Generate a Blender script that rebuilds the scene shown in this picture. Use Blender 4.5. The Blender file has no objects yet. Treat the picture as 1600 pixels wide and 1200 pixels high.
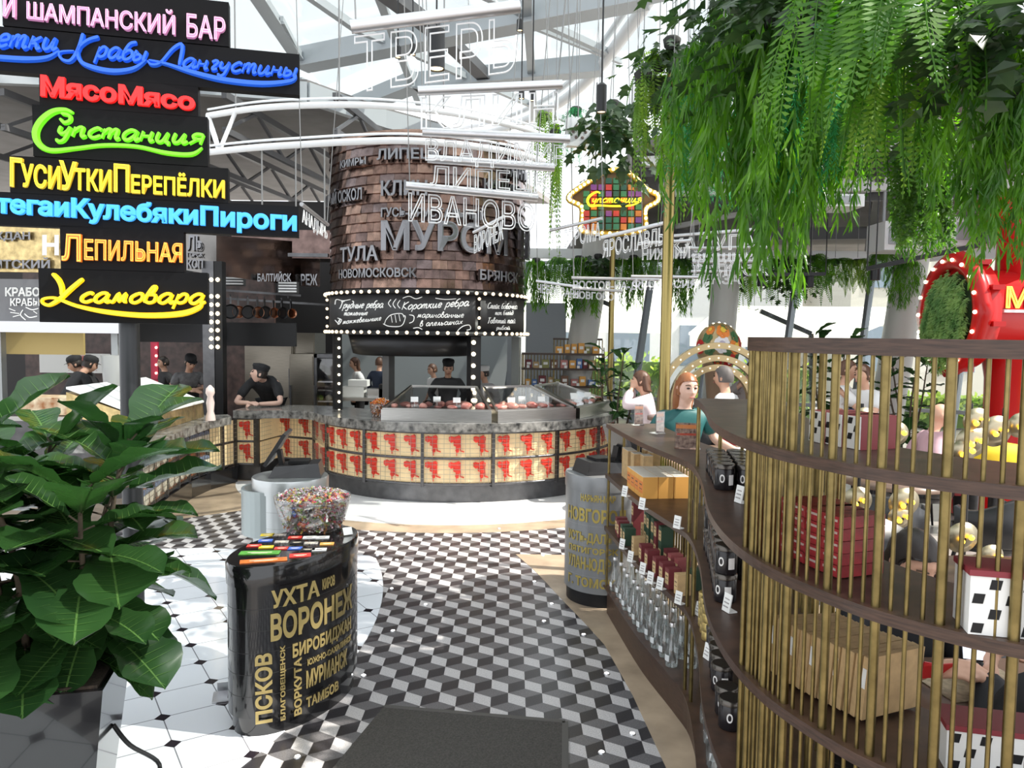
import bpy, bmesh, math, random
from mathutils import Vector, Matrix, noise
R = random.Random(7)
sc = bpy.context.scene
C = sc.collection
PI = math.pi
# ------------------------------------------------------------------ camera
FOC, PITCH, ROLL, CZ = 1200.0, math.atan(77/1200), 0.0125, 1.9
_r = Vector((1,0,0)); _u = Vector((0, math.sin(PITCH), math.cos(PITCH))); _f = Vector((0, math.cos(PITCH), -math.sin(PITCH)))
cam = bpy.data.objects.new('camera', bpy.data.cameras.new('camera'))
C.objects.link(cam); sc.camera = cam
cam.data.sensor_width = 36; cam.data.lens = 36*FOC/1600
cam.data.clip_start = 0.05; cam.data.clip_end = 300
_R = _r*math.cos(ROLL) + _u*math.sin(ROLL); _U = -_r*math.sin(ROLL) + _u*math.cos(ROLL)
_m = Matrix((_R, _U, -_f)).transposed().to_4x4(); _m.translation = (0,0,CZ)
cam.matrix_world = _m
# ------------------------------------------------------------------ light
w = bpy.data.worlds.new('world'); sc.world = w; w.use_nodes = True
bg = w.node_tree.nodes['Background']; bg.inputs[0].default_value = (0.93,0.96,1,1); bg.inputs[1].default_value = 1.55
sun = bpy.data.objects.new('sun', bpy.data.lights.new('sun', 'SUN')); C.objects.link(sun)
sun.data.energy = 7.0; sun.data.angle = 0.009; sun.data.color = (1,0.95,0.86)
SUNV = Vector((0.72,-0.14,0.85)).normalized()
sun.rotation_euler = SUNV.to_track_quat('Z','Y').to_euler()
sc.view_settings.view_transform = 'Standard'; sc.view_settings.look = 'None'
sc.view_settings.exposure = 0.35; sc.view_settings.gamma = 1; sc.view_settings.use_curve_mapping = False
# ------------------------------------------------------------------ geometry of the view: a pixel to a point in the place
def ray(px, py):
    X, Y = px-800, py-600
    x = X*math.cos(ROLL)+Y*math.sin(ROLL); y = -X*math.sin(ROLL)+Y*math.cos(ROLL)
    return _r*x - _u*y + _f*FOC
def at(px, py, d):
    v = ray(px, py); return Vector((0,0,CZ)) + v*(d/v.y)
def gp(px, py, z=0.0):
    v = ray(px, py); return Vector((0,0,CZ)) + v*((z-CZ)/v.z)
def pl(px, py, p0, n):
    v = ray(px, py); o = Vector((0,0,CZ)); return o + v*((Vector(p0)-o).dot(n)/v.dot(n))
# ------------------------------------------------------------------ materials
MAT = {}
def M(name, col, rough=.5, metal=0, emit=0, noise_=0, nscale=20, bump=0, trans=0, alpha=1, ecol=None, stretch=None, sheen=0, coat=0, col2=None):
    if name in MAT: return MAT[name]
    m = bpy.data.materials.new(name); m.use_nodes = True; MAT[name] = m
    nt = m.node_tree; b = nt.nodes['Principled BSDF']
    c = (*col,1); b.inputs['Base Color'].default_value = c
    b.inputs['Roughness'].default_value = rough; b.inputs['Metallic'].default_value = metal
    if emit:
        b.inputs['Emission Color'].default_value = (*(ecol or col),1); b.inputs['Emission Strength'].default_value = emit
    if trans: b.inputs['Transmission Weight'].default_value = trans; b.inputs['IOR'].default_value = 1.45
    if alpha < 1: b.inputs['Alpha'].default_value = alpha
    if sheen: b.inputs['Specular IOR Level'].default_value = sheen
    if coat: b.inputs['Coat Weight'].default_value = coat
    if noise_ or bump:
        tc = nt.nodes.new('ShaderNodeTexCoord'); mp = nt.nodes.new('ShaderNodeMapping')
        nt.links.new(tc.outputs['Object'], mp.inputs[0])
        if stretch: mp.inputs['Scale'].default_value = stretch
        n = nt.nodes.new('ShaderNodeTexNoise'); n.inputs['Scale'].default_value = nscale; n.inputs['Detail'].default_value = 5
        nt.links.new(mp.outputs[0], n.inputs['Vector'])
        if noise_:
            rp = nt.nodes.new('ShaderNodeValToRGB')
            rp.color_ramp.elements[0].position = .3; rp.color_ramp.elements[1].position = .7
            rp.color_ramp.elements[0].color = (*[max(0,v*(1-noise_)) for v in col],1)
            rp.color_ramp.elements[1].color = (*(col2 or [min(1,v*(1+noise_)) for v in col]),1)
            nt.links.new(n.outputs['Fac'], rp.inputs[0]); nt.links.new(rp.outputs[0], b.inputs['Base Color'])
        if bump:
            bp = nt.nodes.new('ShaderNodeBump'); bp.inputs['Strength'].default_value = bump; bp.inputs['Distance'].default_value = .01
            nt.links.new(n.outputs['Fac'], bp.inputs['Height']); nt.links.new(bp.outputs[0], b.inputs['Normal'])
    return m
def glassmat(name, tint=(1,1,1), gl=.08, rough=.03):
    if name in MAT: return MAT[name]
    m = bpy.data.materials.new(name); m.use_nodes = True; MAT[name] = m
    nt = m.node_tree; nt.nodes.clear()
    o = nt.nodes.new('ShaderNodeOutputMaterial'); t = nt.nodes.new('ShaderNodeBsdfTransparent'); g = nt.nodes.new('ShaderNodeBsdfGlossy')
    t.inputs[0].default_value = (*tint,1); g.inputs['Roughness'].default_value = rough
    lw = nt.nodes.new('ShaderNodeLayerWeight'); lw.inputs['Blend'].default_value = .35
    mm = nt.nodes.new('ShaderNodeMath'); mm.operation = 'MULTIPLY_ADD'; mm.inputs[1].default_value = .5; mm.inputs[2].default_value = gl*.5
    nt.links.new(lw.outputs['Fresnel'], mm.inputs[0])
    mx = nt.nodes.new('ShaderNodeMixShader'); nt.links.new(mm.outputs[0], mx.inputs[0])
    nt.links.new(t.outputs[0], mx.inputs[1]); nt.links.new(g.outputs[0], mx.inputs[2]); nt.links.new(mx.outputs[0], o.inputs[0])
    return m
def leafmat(name, col, tl=.45, rough=.4, col2=None, nscale=6):
    if name in MAT: return MAT[name]
    m = bpy.data.materials.new(name); m.use_nodes = True; MAT[name] = m
    nt = m.node_tree; b = nt.nodes['Principled BSDF']; o = nt.nodes['Material Output']
    b.inputs['Roughness'].default_value = rough
    n = nt.nodes.new('ShaderNodeTexNoise'); n.inputs['Scale'].default_value = nscale
    tc = nt.nodes.new('ShaderNodeTexCoord'); nt.links.new(tc.outputs['Object'], n.inputs['Vector'])
    rp = nt.nodes.new('ShaderNodeValToRGB'); rp.color_ramp.elements[0].position = .35; rp.color_ramp.elements[1].position = .65
    rp.color_ramp.elements[0].color = (*col,1); rp.color_ramp.elements[1].color = (*(col2 or [v*1.5 for v in col]),1)
    nt.links.new(n.outputs['Fac'], rp.inputs[0]); nt.links.new(rp.outputs[0], b.inputs['Base Color'])
    t = nt.nodes.new('ShaderNodeBsdfTranslucent')
    hs = nt.nodes.new('ShaderNodeHueSaturation'); hs.inputs['Value'].default_value = 1.9; hs.inputs['Saturation'].default_value = 1.1
    nt.links.new(rp.outputs[0], hs.inputs['Color']); nt.links.new(hs.outputs[0], t.inputs[0])
    mx = nt.nodes.new('ShaderNodeMixShader'); mx.inputs[0].default_value = tl
    nt.links.new(b.outputs[0], mx.inputs[1]); nt.links.new(t.outputs[0], mx.inputs[2]); nt.links.new(mx.outputs[0], o.inputs[0])
    return m
black = M('black_satin', (.012,.012,.013), .4, sheen=.25); blackgloss = M('black_gloss', (.008,.008,.009), .12, coat=.5)
blackmetal = M('black_metal', (.03,.03,.032), .4, .6)
steel = M('brushed_steel', (.44,.43,.41), .28, 1, noise_=.12, nscale=8, stretch=(1,1,30))
darksteel = M('dark_steel', (.12,.12,.125), .35, .9, noise_=.2, nscale=9)
alu = M('aluminium', (.62,.62,.64), .35, .9)
whitepaint = M('white_paint', (.78,.79,.8), .5); greypaint = M('grey_paint', (.36,.38,.4), .5, noise_=.08, nscale=3)
brass = M('brass', (.225,.172,.07), .36, 1, noise_=.25, nscale=25)
walnut = M('walnut', (.055,.029,.019), .4, noise_=.45, nscale=5, stretch=(3,3,40))
marble = M('dark_marble', (.05,.05,.05), .18, noise_=.5, nscale=14, col2=(.32,.31,.29))
glass = glassmat('clear_glass'); glassdim = glassmat('window_glass', (.93,.96,.96), .04)
acryl = glassmat('acrylic', (.97,.97,.98), .12)
bulbw = M('bulb_warm_white', (1,.86,.6), .3, emit=5); bulby = M('bulb_yellow', (1,.62,.05), .3, emit=3.5, ecol=(1,.55,.03))
chalk = M('chalk_white', (.9,.9,.88), .8); chalkb = M('chalkboard', (.028,.028,.03), .6, noise_=.3, nscale=4)
skin = M('skin', (.62,.36,.25), .5); skin2 = M('skin_fair', (.72,.46,.36), .5)
cardw = M('white_card', (.82,.82,.8), .6); paperred = M('red_print', (.55,.04,.03), .5)
orangep = M('orange_card', (.72,.36,.08), .6); kraft = M('kraft_card', (.52,.35,.17), .7, noise_=.15, nscale=30)
# ------------------------------------------------------------------ mesh collector
class B:
    def __init__(s, *mats): s.bm = bmesh.new(); s.mats = list(mats) or [whitepaint]; s.mi = 0
    def use(s, mat):
        if mat not in s.mats: s.mats.append(mat)
        s.mi = s.mats.index(mat); return s
    def vf(s, vs, fs, smooth=False):
        v = [s.bm.verts.new(p) for p in vs]
        for f in fs:
            try:
                q = s.bm.faces.new([v[i] for i in f]); q.material_index = s.mi; q.smooth = smooth
            except ValueError: pass
        return s
    def box(s, c, d, rz=0, rx=0, ry=0, taper=1):
        m = Matrix.Translation(c) @ Matrix.Rotation(rz,4,'Z') @ Matrix.Rotation(ry,4,'Y') @ Matrix.Rotation(rx,4,'X')
        x,y,z = d[0]/2, d[1]/2, d[2]/2; t = taper
        vs = [(-x*t,-y*t,-z),(x*t,-y*t,-z),(x*t,y*t,-z),(-x*t,y*t,-z),(-x,-y,z),(x,-y,z),(x,y,z),(-x,y,z)]
        return s.vf([m @ Vector(v) for v in vs], [(3,2,1,0),(4,5,6,7),(0,1,5,4),(1,2,6,5),(2,3,7,6),(3,0,4,7)])
    def rings(s, rs, caps=True, smooth=True, closed=True):
        n = len(rs[0]); vs = [p for r in rs for p in r]; fs = []
        for i in range(len(rs)-1):
            for j in range(n if closed else n-1):
                k = (j+1)%n; fs.append((i*n+j, i*n+k, (i+1)*n+k, (i+1)*n+j))
        s.vf(vs, fs, smooth)
        if caps and closed:
            s.vf(rs[0][::-1], [tuple(range(n))]); s.vf(rs[-1], [tuple(range(n))])
        return s
    def cyl(s, a, b, r, r2=None, seg=12, caps=True):
        a, b = Vector(a), Vector(b); r2 = r if r2 is None else r2
        d = (b-a).normalized(); q = d.to_track_quat('Z','Y')
        return s.rings([[p + q @ Vector((rr*math.cos(t), rr*math.sin(t), 0)) for t in [2*PI*i/seg for i in range(seg)]] for p, rr in ((a,r),(b,r2))], caps)
    def tube(s, pts, r, seg=8):
        pts = [Vector(p) for p in pts]; rs = []; n = len(pts)
        up = None
        for i,p in enumerate(pts):
            d = (pts[min(i+1,n-1)]-pts[max(i-1,0)]).normalized()
            if up is None: up = d.orthogonal().normalized()
            x = (up - d*up.dot(d)).normalized(); y = d.cross(x); up = x
            rr = r[i] if isinstance(r,(list,tuple)) else r
            rs.append([p + x*rr*math.cos(t) + y*rr*math.sin(t) for t in [2*PI*k/seg for k in range(seg)]])
        return s.rings(rs)
    def lathe(s, prof, c=(0,0,0), seg=24, caps=True, sx=1, sy=1, rz=0):
        c = Vector(c); q = Matrix.Rotation(rz,3,'Z')
        return s.rings([[c + q @ Vector((r*sx*math.cos(t), r*sy*math.sin(t), z)) for t in [2*PI*i/seg for i in range(seg)]] for r,z in prof], caps)
    def ball(s, c, r, seg=12, rg=8, sc_=(1,1,1)):
        c = Vector(c)
        return s.rings([[c + Vector((r*sc_[0]*math.sin(a)*math.cos(t), r*sc_[1]*math.sin(a)*math.sin(t), -r*sc_[2]*math.cos(a))) for t in [2*PI*i/seg for i in range(seg)]] for a in [.02+(PI-.04)*k/rg for k in range(rg+1)]])
    def prism(s, poly, z0, z1, side=None):
        n = len(poly); a = [Vector((p[0],p[1],z0)) for p in poly]; b = [Vector((p[0],p[1],z1)) for p in poly]
        return s.vf(a+b, [tuple(range(n-1,-1,-1)), tuple(range(n,2*n))] + [(i,(i+1)%n,n+(i+1)%n,n+i) for i in range(n)])
    def extr(s, poly3, v):
        n = len(poly3); a = [Vector(p) for p in poly3]; b = [p+Vector(v) for p in a]
        return s.vf(a+b, [tuple(range(n-1,-1,-1)), tuple(range(n,2*n))] + [(i,(i+1)%n,n+(i+1)%n,n+i) for i in range(n)])
    def bar(s, a, b, w_, h_):
        a, b = Vector(a), Vector(b); d = (b-a).normalized(); x = d.cross(Vector((0,0,1)))
        x = x.normalized() if x.length > 1e-4 else Vector((1,0,0)); y = x.cross(d)
        return s.rings([[p + x*i*w_/2 + y*j*h_/2 for i,j in ((-1,-1),(1,-1),(1,1),(-1,1))] for p in (a,b)], smooth=False)
    def mesh(s, name):
        me = bpy.data.meshes.new(name)
        if s.bm.faces: bmesh.ops.recalc_face_normals(s.bm, faces=s.bm.faces) if len(s.bm.faces) < 60000 else None
        s.bm.to_mesh(me); s.bm.free()
        for m in s.mats: me.materials.append(m)
        return me
    def build(s, name, parent=None, world=True, loc=None, rz=0, **tags):
        if parent is not None and world: s.bm.transform(base(parent).inverted())
        o = bpy.data.objects.new(name, s.mesh(name)); C.objects.link(o)
        if parent is not None: o.parent = parent
        if loc is not None: o.location = loc; o.rotation_euler = (0,0,rz)
        for k,v in tags.items(): o[k] = v
        return o
def base(o):
    m = Matrix.Translation(o.location) @ o.rotation_euler.to_matrix().to_4x4() @ Matrix.Diagonal((*o.scale,1))
    return (base(o.parent) @ m) if o.parent else m
def tag(o, label, cat, group=None, kind=None):
    o['label'] = label; o['category'] = cat
    if group: o['group'] = group
    if kind: o['kind'] = kind
    return o
def thing(name, label, cat, loc=(0,0,0), rz=0, group=None):
    o = bpy.data.objects.new(name, None); C.objects.link(o); o.empty_display_size = .05
    o.location = loc; o.rotation_euler = (0,0,rz)
    return tag(o, label, cat, group)
def group_part(name, parent, loc=(0,0,0)):
    o = bpy.data.objects.new(name, None); C.objects.link(o); o.parent = parent; o.empty_display_size = .05; o.location = loc; return o
def struct(b, name, **k):
    o = b.build(name, **k); o['kind'] = 'structure'; return o
def dup(o, loc=None, rz=None, label=None, group=None, scale=None, parent=None, rot=None):
    c = o.copy(); C.objects.link(c)
    if parent is not None: c.parent = parent
    if loc is not None: c.location = loc
    if rz is not None: c.rotation_euler = (0,0,rz)
    if rot is not None: c.rotation_euler = rot
    if scale is not None: c.scale = scale if not isinstance(scale,(int,float)) else (scale,)*3
    if label: c['label'] = label
    if group: c['group'] = group
    for ch in list(o.children): dup(ch, parent=c)
    return c
ORD = ['first','second','third','fourth','fifth','sixth','seventh','eighth','ninth','tenth','eleventh','twelfth','thirteenth','fourteenth','fifteenth','sixteenth','seventeenth','eighteenth','nineteenth','twentieth','twenty-first','twenty-second','twenty-third','twenty-fourth','twenty-fifth','twenty-sixth','twenty-seventh','twenty-eighth','twenty-ninth','thirtieth']
# ------------------------------------------------------------------ curves and lettering
def cat(pts, n=6, closed=False):
    P = [Vector(p) for p in pts]; out = []; k = len(P)
    if k < 3: return P
    for i in range(k if closed else k-1):
        if closed: a,b,c,d = P[(i-1)%k],P[i],P[(i+1)%k],P[(i+2)%k]
        else: a,b,c,d = P[max(i-1,0)],P[i],P[i+1],P[min(i+2,k-1)]
        for j in range(n):
            t = j/n
            out.append(.5*((2*b)+(c-a)*t+(2*a-5*b+4*c-d)*t*t+(3*b-a-3*c+d)*t**3))
    if not closed: out.append(P[-1])
    return out
def stroke(b, pts, wid, mp, dep, n=5, smooth=True):
    """a brush stroke: 2D points (u,v) and widths, mapped by mp(u,v,t) with t from 0 (back) to dep (front)"""
    P = cat([(p[0],p[1],0) for p in pts], n) if smooth else [Vector((p[0],p[1],0)) for p in pts]
    N = len(P); L = []; Rr = []
    for i,p in enumerate(P):
        d = P[min(i+1,N-1)]-P[max(i-1,0)]
        if d.length < 1e-9: d = Vector((1,0,0))
        nrm = Vector((-d.y,d.x,0)).normalized()
        f = i/(N-1)
        if isinstance(wid,(list,tuple)):
            g = f*(len(wid)-1); k = min(int(g),len(wid)-2); wv = wid[k]+(wid[k+1]-wid[k])*(g-k)
        else: wv = wid
        e = min(i,N-1-i); wv *= (.72 if e == 0 else 1)
        L.append(p+nrm*wv/2); Rr.append(p-nrm*wv/2)
    rs = [[mp(l.x,l.y,0),mp(r.x,r.y,0),mp(r.x*.85+l.x*.15,r.y*.85+l.y*.15,dep),mp(l.x*.85+r.x*.15,l.y*.85+r.y*.15,dep)] for l,r in zip(L,Rr)]
    b.rings(rs, smooth=False)
_tc = {}
def text_data(body, bold=0.0, ext=.5, wire=0, shear=0, spacing=1.0):
    key = (body,bold,ext,wire,shear,spacing)
    if key in _tc: return _tc[key]
    cu = bpy.data.curves.new('t','FONT'); cu.body = body; cu.size = 1;  cu.shear = shear; cu.space_character = spacing
    cu.resolution_u = 2
    if wire: cu.fill_mode = 'NONE'; cu.bevel_depth = wire; cu.bevel_resolution = 0; cu.resolution_u = 3
    else:
        cu.extrude = max(.02,ext-max(0,bold)); cu.bevel_depth = max(0,bold); cu.bevel_resolution = 0
    o = bpy.data.objects.new('t', cu); C.objects.link(o)
    dg = bpy.context.evaluated_depsgraph_get(); me = bpy.data.meshes.new_from_object(o.evaluated_get(dg))
    vs = [v.co.copy() for v in me.vertices]; fs = [tuple(p.vertices) for p in me.polygons]
    bpy.data.objects.remove(o); bpy.data.curves.remove(cu); bpy.data.meshes.remove(me)
    x0 = min(v.x for v in vs); x1 = max(v.x for v in vs); y0 = min(v.y for v in vs); y1 = max(v.y for v in vs)
    vs = [Vector(((v.x-x0)/(x1-x0),(v.y-y0)/(y1-y0),v.z)) for v in vs]
    _tc[key] = (vs,fs); return _tc[key]
def text(b, body, mp, **k):
    """letters filling the unit square of mp(u,v,t); t runs -ext..ext (or the wire's own radius)"""
    vs, fs = text_data(body, **k); b.vf([mp(v.x,v.y,v.z) for v in vs], fs)
GL = {
'а':(1.0,[[(.75,.9),(.4,1),(.08,.6),(.1,.12),(.4,0),(.72,.5),(.8,.95)],[(.8,.95),(.75,.3),(.85,0),(1.05,.2)]]),
'и':(.88,[[(.05,.95),(0,.3),(.15,0),(.4,.15),(.62,.95)],[(.62,.95),(.58,.2),(.7,0),(.9,.2)]]),
'п':(.82,[[(.05,.95),(0,0)],[(.02,.5),(.3,.95),(.5,.9),(.5,.3),(.6,0),(.8,.15)]]),
'т':(1.1,[[(.05,.95),(0,0)],[(.02,.5),(.25,.95),(.42,.85),(.4,0)],[(.42,.5),(.65,.95),(.82,.85),(.8,.2),(.9,0),(1.05,.15)]]),
'с':(.76,[[(.7,.8),(.45,1),(.08,.6),(.1,.15),(.4,0),(.75,.25)]]),
'у':(.78,[[(.05,.95),(.02,.4),(.25,.2),(.5,.5),(.6,.95)],[(.6,.95),(.55,.1),(.4,-.5),(.1,-.6),(.03,-.35)]]),
'н':(.85,[[(.05,.95),(0,0)],[(.02,.5),(.55,.5)],[(.6,.95),(.55,.2),(.65,0),(.8,.15)]]),
'ц':(.9,[[(.05,.95),(0,.3),(.15,0),(.4,.1),(.6,.95)],[(.6,.95),(.55,.1),(.75,0),(.8,-.35)]]),
'я':(.85,[[(.75,.95),(.7,0)],[(.74,.95),(.35,1),(.15,.75),(.35,.5),(.7,.5)],[(.45,.48),(.05,0)]]),
'м':(1.08,[[(0,.05),(.15,.1),(.35,.95),(.5,.1),(.8,.95),(.82,.15),(1.0,.1)]]),
'о':(.8,[[(.4,1),(.05,.6),(.1,.1),(.4,0),(.72,.4),(.65,.9),(.38,1)]]),
'в':(.78,[[(.1,.0),(.05,.6),(.3,1.7),(.5,1.6),(.35,1.0),(.15,.85)],[(.2,.9),(.6,.8),(.65,.2),(.35,0),(.08,.15)]]),
'р':(.78,[[(.1,.95),(0,-.6)],[(.06,.5),(.35,.98),(.65,.8),(.6,.2),(.3,.02),(.08,.2)]]),
'к':(.76,[[(.08,1.0),(0,0)],[(.6,.95),(.05,.45),(.35,.4),(.5,0),(.7,.1)]]),
'б':(.8,[[(.75,1.7),(.3,1.5),(.05,.7),(.1,.1),(.4,0),(.7,.35),(.6,.8),(.3,.85),(.1,.6)]]),
'ы':(1.0,[[(.05,.95),(0,.1),(.25,0),(.5,.25),(.35,.55),(.03,.5)],[(.8,.95),(.75,.15),(.85,0)]]),
'г':(.62,[[(.05,.8),(.3,1),(.5,.8),(.2,.2),(.3,0),(.55,.15)]]),
'е':(.72,[[(.1,.45),(.6,.6),(.5,.98),(.2,.9),(.05,.4),(.25,0),(.65,.2)]]),
'л':(.85,[[(0,.05),(.15,.1),(.45,.95),(.5,.2),(.6,0),(.8,.15)]]),
'д':(.9,[[(.7,.9),(.4,1),(.08,.6),(.1,.12),(.4,0),(.7,.5),(.6,1.5),(.2,1.7)]]),
'ш':(1.2,[[(.05,.95),(0,.2),(.15,0),(.4,.2),(.45,.95)],[(.45,.95),(.42,.2),(.6,0),(.8,.2),(.85,.95)],[(.85,.95),(.82,.2),(.95,0),(1.1,.2)]]),
'ж':(1.1,[[(.05,.95),(.35,.5),(0,0)],[(.5,1),(.5,0)],[(.95,.95),(.65,.5),(1,0)]]),
'х':(.75,[[(.05,.95),(.35,.5),(.65,.05)],[(.65,.95),(.35,.5),(0,0)]]),
'С':(1.1,[[(1.0,1.6),(.6,1.8),(.1,1.1),(.15,.2),(.6,0),(1.05,.35)]]),
'Г':(1.0,[[(.15,1.5),(.3,1.7),(1.0,1.7)],[(.5,1.7),(.35,.2),(.1,0)]]),
'К':(1.1,[[(.2,1.7),(.1,0)],[(1.0,1.7),(.15,.85),(1.05,0)]]),
'Т':(1.1,[[(0,1.6),(1.1,1.7)],[(.6,1.65),(.45,0)]]),
'Б':(1.0,[[(1,1.75),(.2,1.65),(.1,0),(.6,0),(.85,.4),(.6,.85),(.15,.85)]]),
' ':(.6,[])}
def cursive(b, word, mp, dep, u0, u1, v0, xh, wid, slant=.3, rise=0):
    tot = sum(GL[c][0]+.1 for c in word); k = (u1-u0)/tot; x = 0
    for c in word:
        wd, sts = GL[c]
        for s in sts:
            stroke(b, [(u0+k*(x+p[0])+slant*p[1]*xh, v0+p[1]*xh+rise*(x+p[0])*k) for p in s], wid, mp, dep, 4)
        x += wd+.1
# ================================================================== the setting
def shader_floor_white():
    m = M('white_octagon_tile', (.80,.82,.86), .12); nt = m.node_tree; b = nt.nodes['Principled BSDF']
    tc = nt.nodes.new('ShaderNodeTexCoord'); mp = nt.nodes.new('ShaderNodeMapping'); nt.links.new(tc.outputs['Object'], mp.inputs[0])
    mp.inputs['Rotation'].default_value = (0,0,math.radians(-33)); mp.inputs['Scale'].default_value = (1/.285,1/.285,1)
    sp = nt.nodes.new('ShaderNodeSeparateXYZ'); nt.links.new(mp.outputs[0], sp.inputs[0])
    def mth(op, a, c=None, cl=False):
        n = nt.nodes.new('ShaderNodeMath'); n.operation = op
        for i,v in enumerate((a,c)):
            if v is None: continue
            if isinstance(v,(int,float)): n.inputs[i].default_value = v
            else: nt.links.new(v, n.inputs[i])
        return n.outputs[0]
    def dist(x): return mth('ABSOLUTE', mth('SUBTRACT', mth('FRACT', mth('ADD', x, 100.5)), .5))
    fx, fy = dist(sp.outputs[0]), dist(sp.outputs[1])
    dia = mth('LESS_THAN', mth('ADD', fx, fy), .14)
    line = mth('LESS_THAN', mth('MINIMUM', fx, fy), .010)
    mx = nt.nodes.new('ShaderNodeMix'); mx.data_type = 'RGBA'; mx.inputs[6].default_value = (.80,.82,.86,1); mx.inputs[7].default_value = (.2,.2,.22,1)
    nt.links.new(line, mx.inputs[0])
    m2 = nt.nodes.new('ShaderNodeMix'); m2.data_type = 'RGBA'; m2.inputs[7].default_value = (.02,.015,.02,1)
    nt.links.new(dia, m2.inputs[0]); nt.links.new(mx.outputs[2], m2.inputs[6]); nt.links.new(m2.outputs[2], b.inputs['Base Color'])
    return m
CTR = Vector((-.75,10.35,0))          # centre of the round counter
def arc(c, r, a0, a1, n=40): return [(c[0]+r*math.cos(math.radians(a0+(a1-a0)*i/n)), c[1]+r*math.sin(math.radians(a0+(a1-a0)*i/n))) for i in range(n+1)]
b = B(M('dining_floor', (.30,.27,.25), .35, noise_=.2, nscale=2)); b.box((2,12,-.06),(40,40,.1)); struct(b,'floor')
terr = M('terrazzo_pale', (.50,.48,.48), .3, noise_=.25, nscale=160); terd = M('terrazzo_black', (.03,.028,.032), .3, noise_=.4, nscale=160); terg = M('terrazzo_grey', (.13,.125,.13), .3, noise_=.35, nscale=160)
b = B(terr, terd, terg); a = .104; hx = a*math.sqrt(3)
for j in range(-2, 48):
    for i in range(-30, 16):
        cx = i*hx + (hx/2 if j%2 else 0); cy = 2.2 + j*1.5*a
        if cx > .9 + max(0,(cy-6.3))*.5: continue
        v = [Vector((cx+a*math.sin(t), cy+a*math.cos(t), 0)) for t in [k*PI/3 for k in range(6)]]; c = Vector((cx,cy,0))
        for mi, q in ((0,(c,v[4],v[3]*1,None)),):
            pass
        b.mi = 0; b.vf([c, v[3], v[4], v[5]][:4], [(0,1,2,3)]) if False else None
        # hexagon corners: v0 far, v1 far right, v2 near right, v3 near, v4 near left, v5 far left
        b.mi = 0; b.vf([c, v[5], v[4], v[3]], [(0,1,2,3)])
        b.mi = 1; b.vf([c, v[3], v[2], v[1]], [(0,1,2,3)])
        b.mi = 2; b.vf([c, v[1], v[0], v[5]], [(0,1,2,3)])
fl = struct(b,'floor_aisle')
beige = M('beige_stone', (.40,.31,.22), .25, noise_=.3, nscale=3); whitestone = M('white_stone', (.78,.78,.78), .25)
b = B(beige); b.prism([(.05,6.55),(.2,6.1),(.38,5.42),(.5,4.98),(.59,4.62),(.66,3.96),(.70,3.3),(.74,2.2),(.6,1.0),(3,1.0),(3,4),(1.6,6.4),(.9,6.55)], -.005, .002); struct(b,'floor_border')
b = B(beige); b.prism(arc(CTR,3.12,232,300,30)+arc(CTR,2.7,300,232,30), -.005, .002); b.prism([(-6,7.0),(-3.6,7.45),(-2.75,8.15),(-2.4,8.2),(-2.6,10),(-4,11),(-9,11),(-9,7)], -.005, .003); struct(b,'floor_stone')
b = B(whitestone); b.prism(arc(CTR,2.82,195,340,60)+arc(CTR,1.2,340,195,60), -.004, .005); struct(b,'floor_counter_ring')
b = B(shader_floor_white()); c5 = (-5.63,4.85); pts = [p for p in arc(c5,4.75,-40,24,60) if p[1] < 6.45]
b.prism([(-7,1.5)]+pts+[(-1.2,6.45),(-2.65,6.62),(-7,6.1)], -.004, .004); struct(b,'floor_tiles')
led = M('floor_led', (1,.97,.95), .3, emit=4)
for i,(px,py) in enumerate([(620,875),(612,920),(665,945),(614,986),(568,1056),(465,1183),(835,909),(862,944),(850,971),(912,992),(948,1053),(988,1147),(940,1176),(848,868),(590,868),(780,826)]):
    p = gp(px,py,.001); t = thing('floor_light', ORD[i]+' small round light set flush into the cube patterned floor', 'floor light', p, 0, 'lights in the cube patterned floor')
    t['label'] = 'small round white light in the cube patterned aisle floor, %s' % ('beside the black oval pedestal' if i==5 else 'nearest the dark mat' if i==12 else 'near the bottle shelf' if i==11 else '%s counting from the white tiles' % ORD[i])
    b = B(led); b.lathe([(.012,.003),(.0119,.006)], (0,0,0), 12); b.build('lens', t, world=False)
    b = B(alu); b.lathe([(.0125,.001),(.0125,.0055),(.018,.002),(.018,.0)], (0,0,0), 12, caps=False); b.build('rim', t, world=False)
# the mat
mq = [gp(600,1107),gp(883,1131),gp(883,1240),gp(490,1240)]
b = B(M('mat_pile', (.058,.053,.047), .95, noise_=.35, nscale=120, bump=.6)); b.prism([(p.x,p.y) for p in mq], .001, .012)
mt = b.build('entrance_mat'); tag(mt, 'dark brown entrance mat on the cube patterned floor', 'mat')
b = B(M('mat_edge', (.07,.065,.06), .5)); 
for i in (0,1): b.bar(mq[i]+Vector((0,0,.007)), mq[i+1]+Vector((0,0,.007)), .03, .013)
b.build('rubber_edge', mt)
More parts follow.
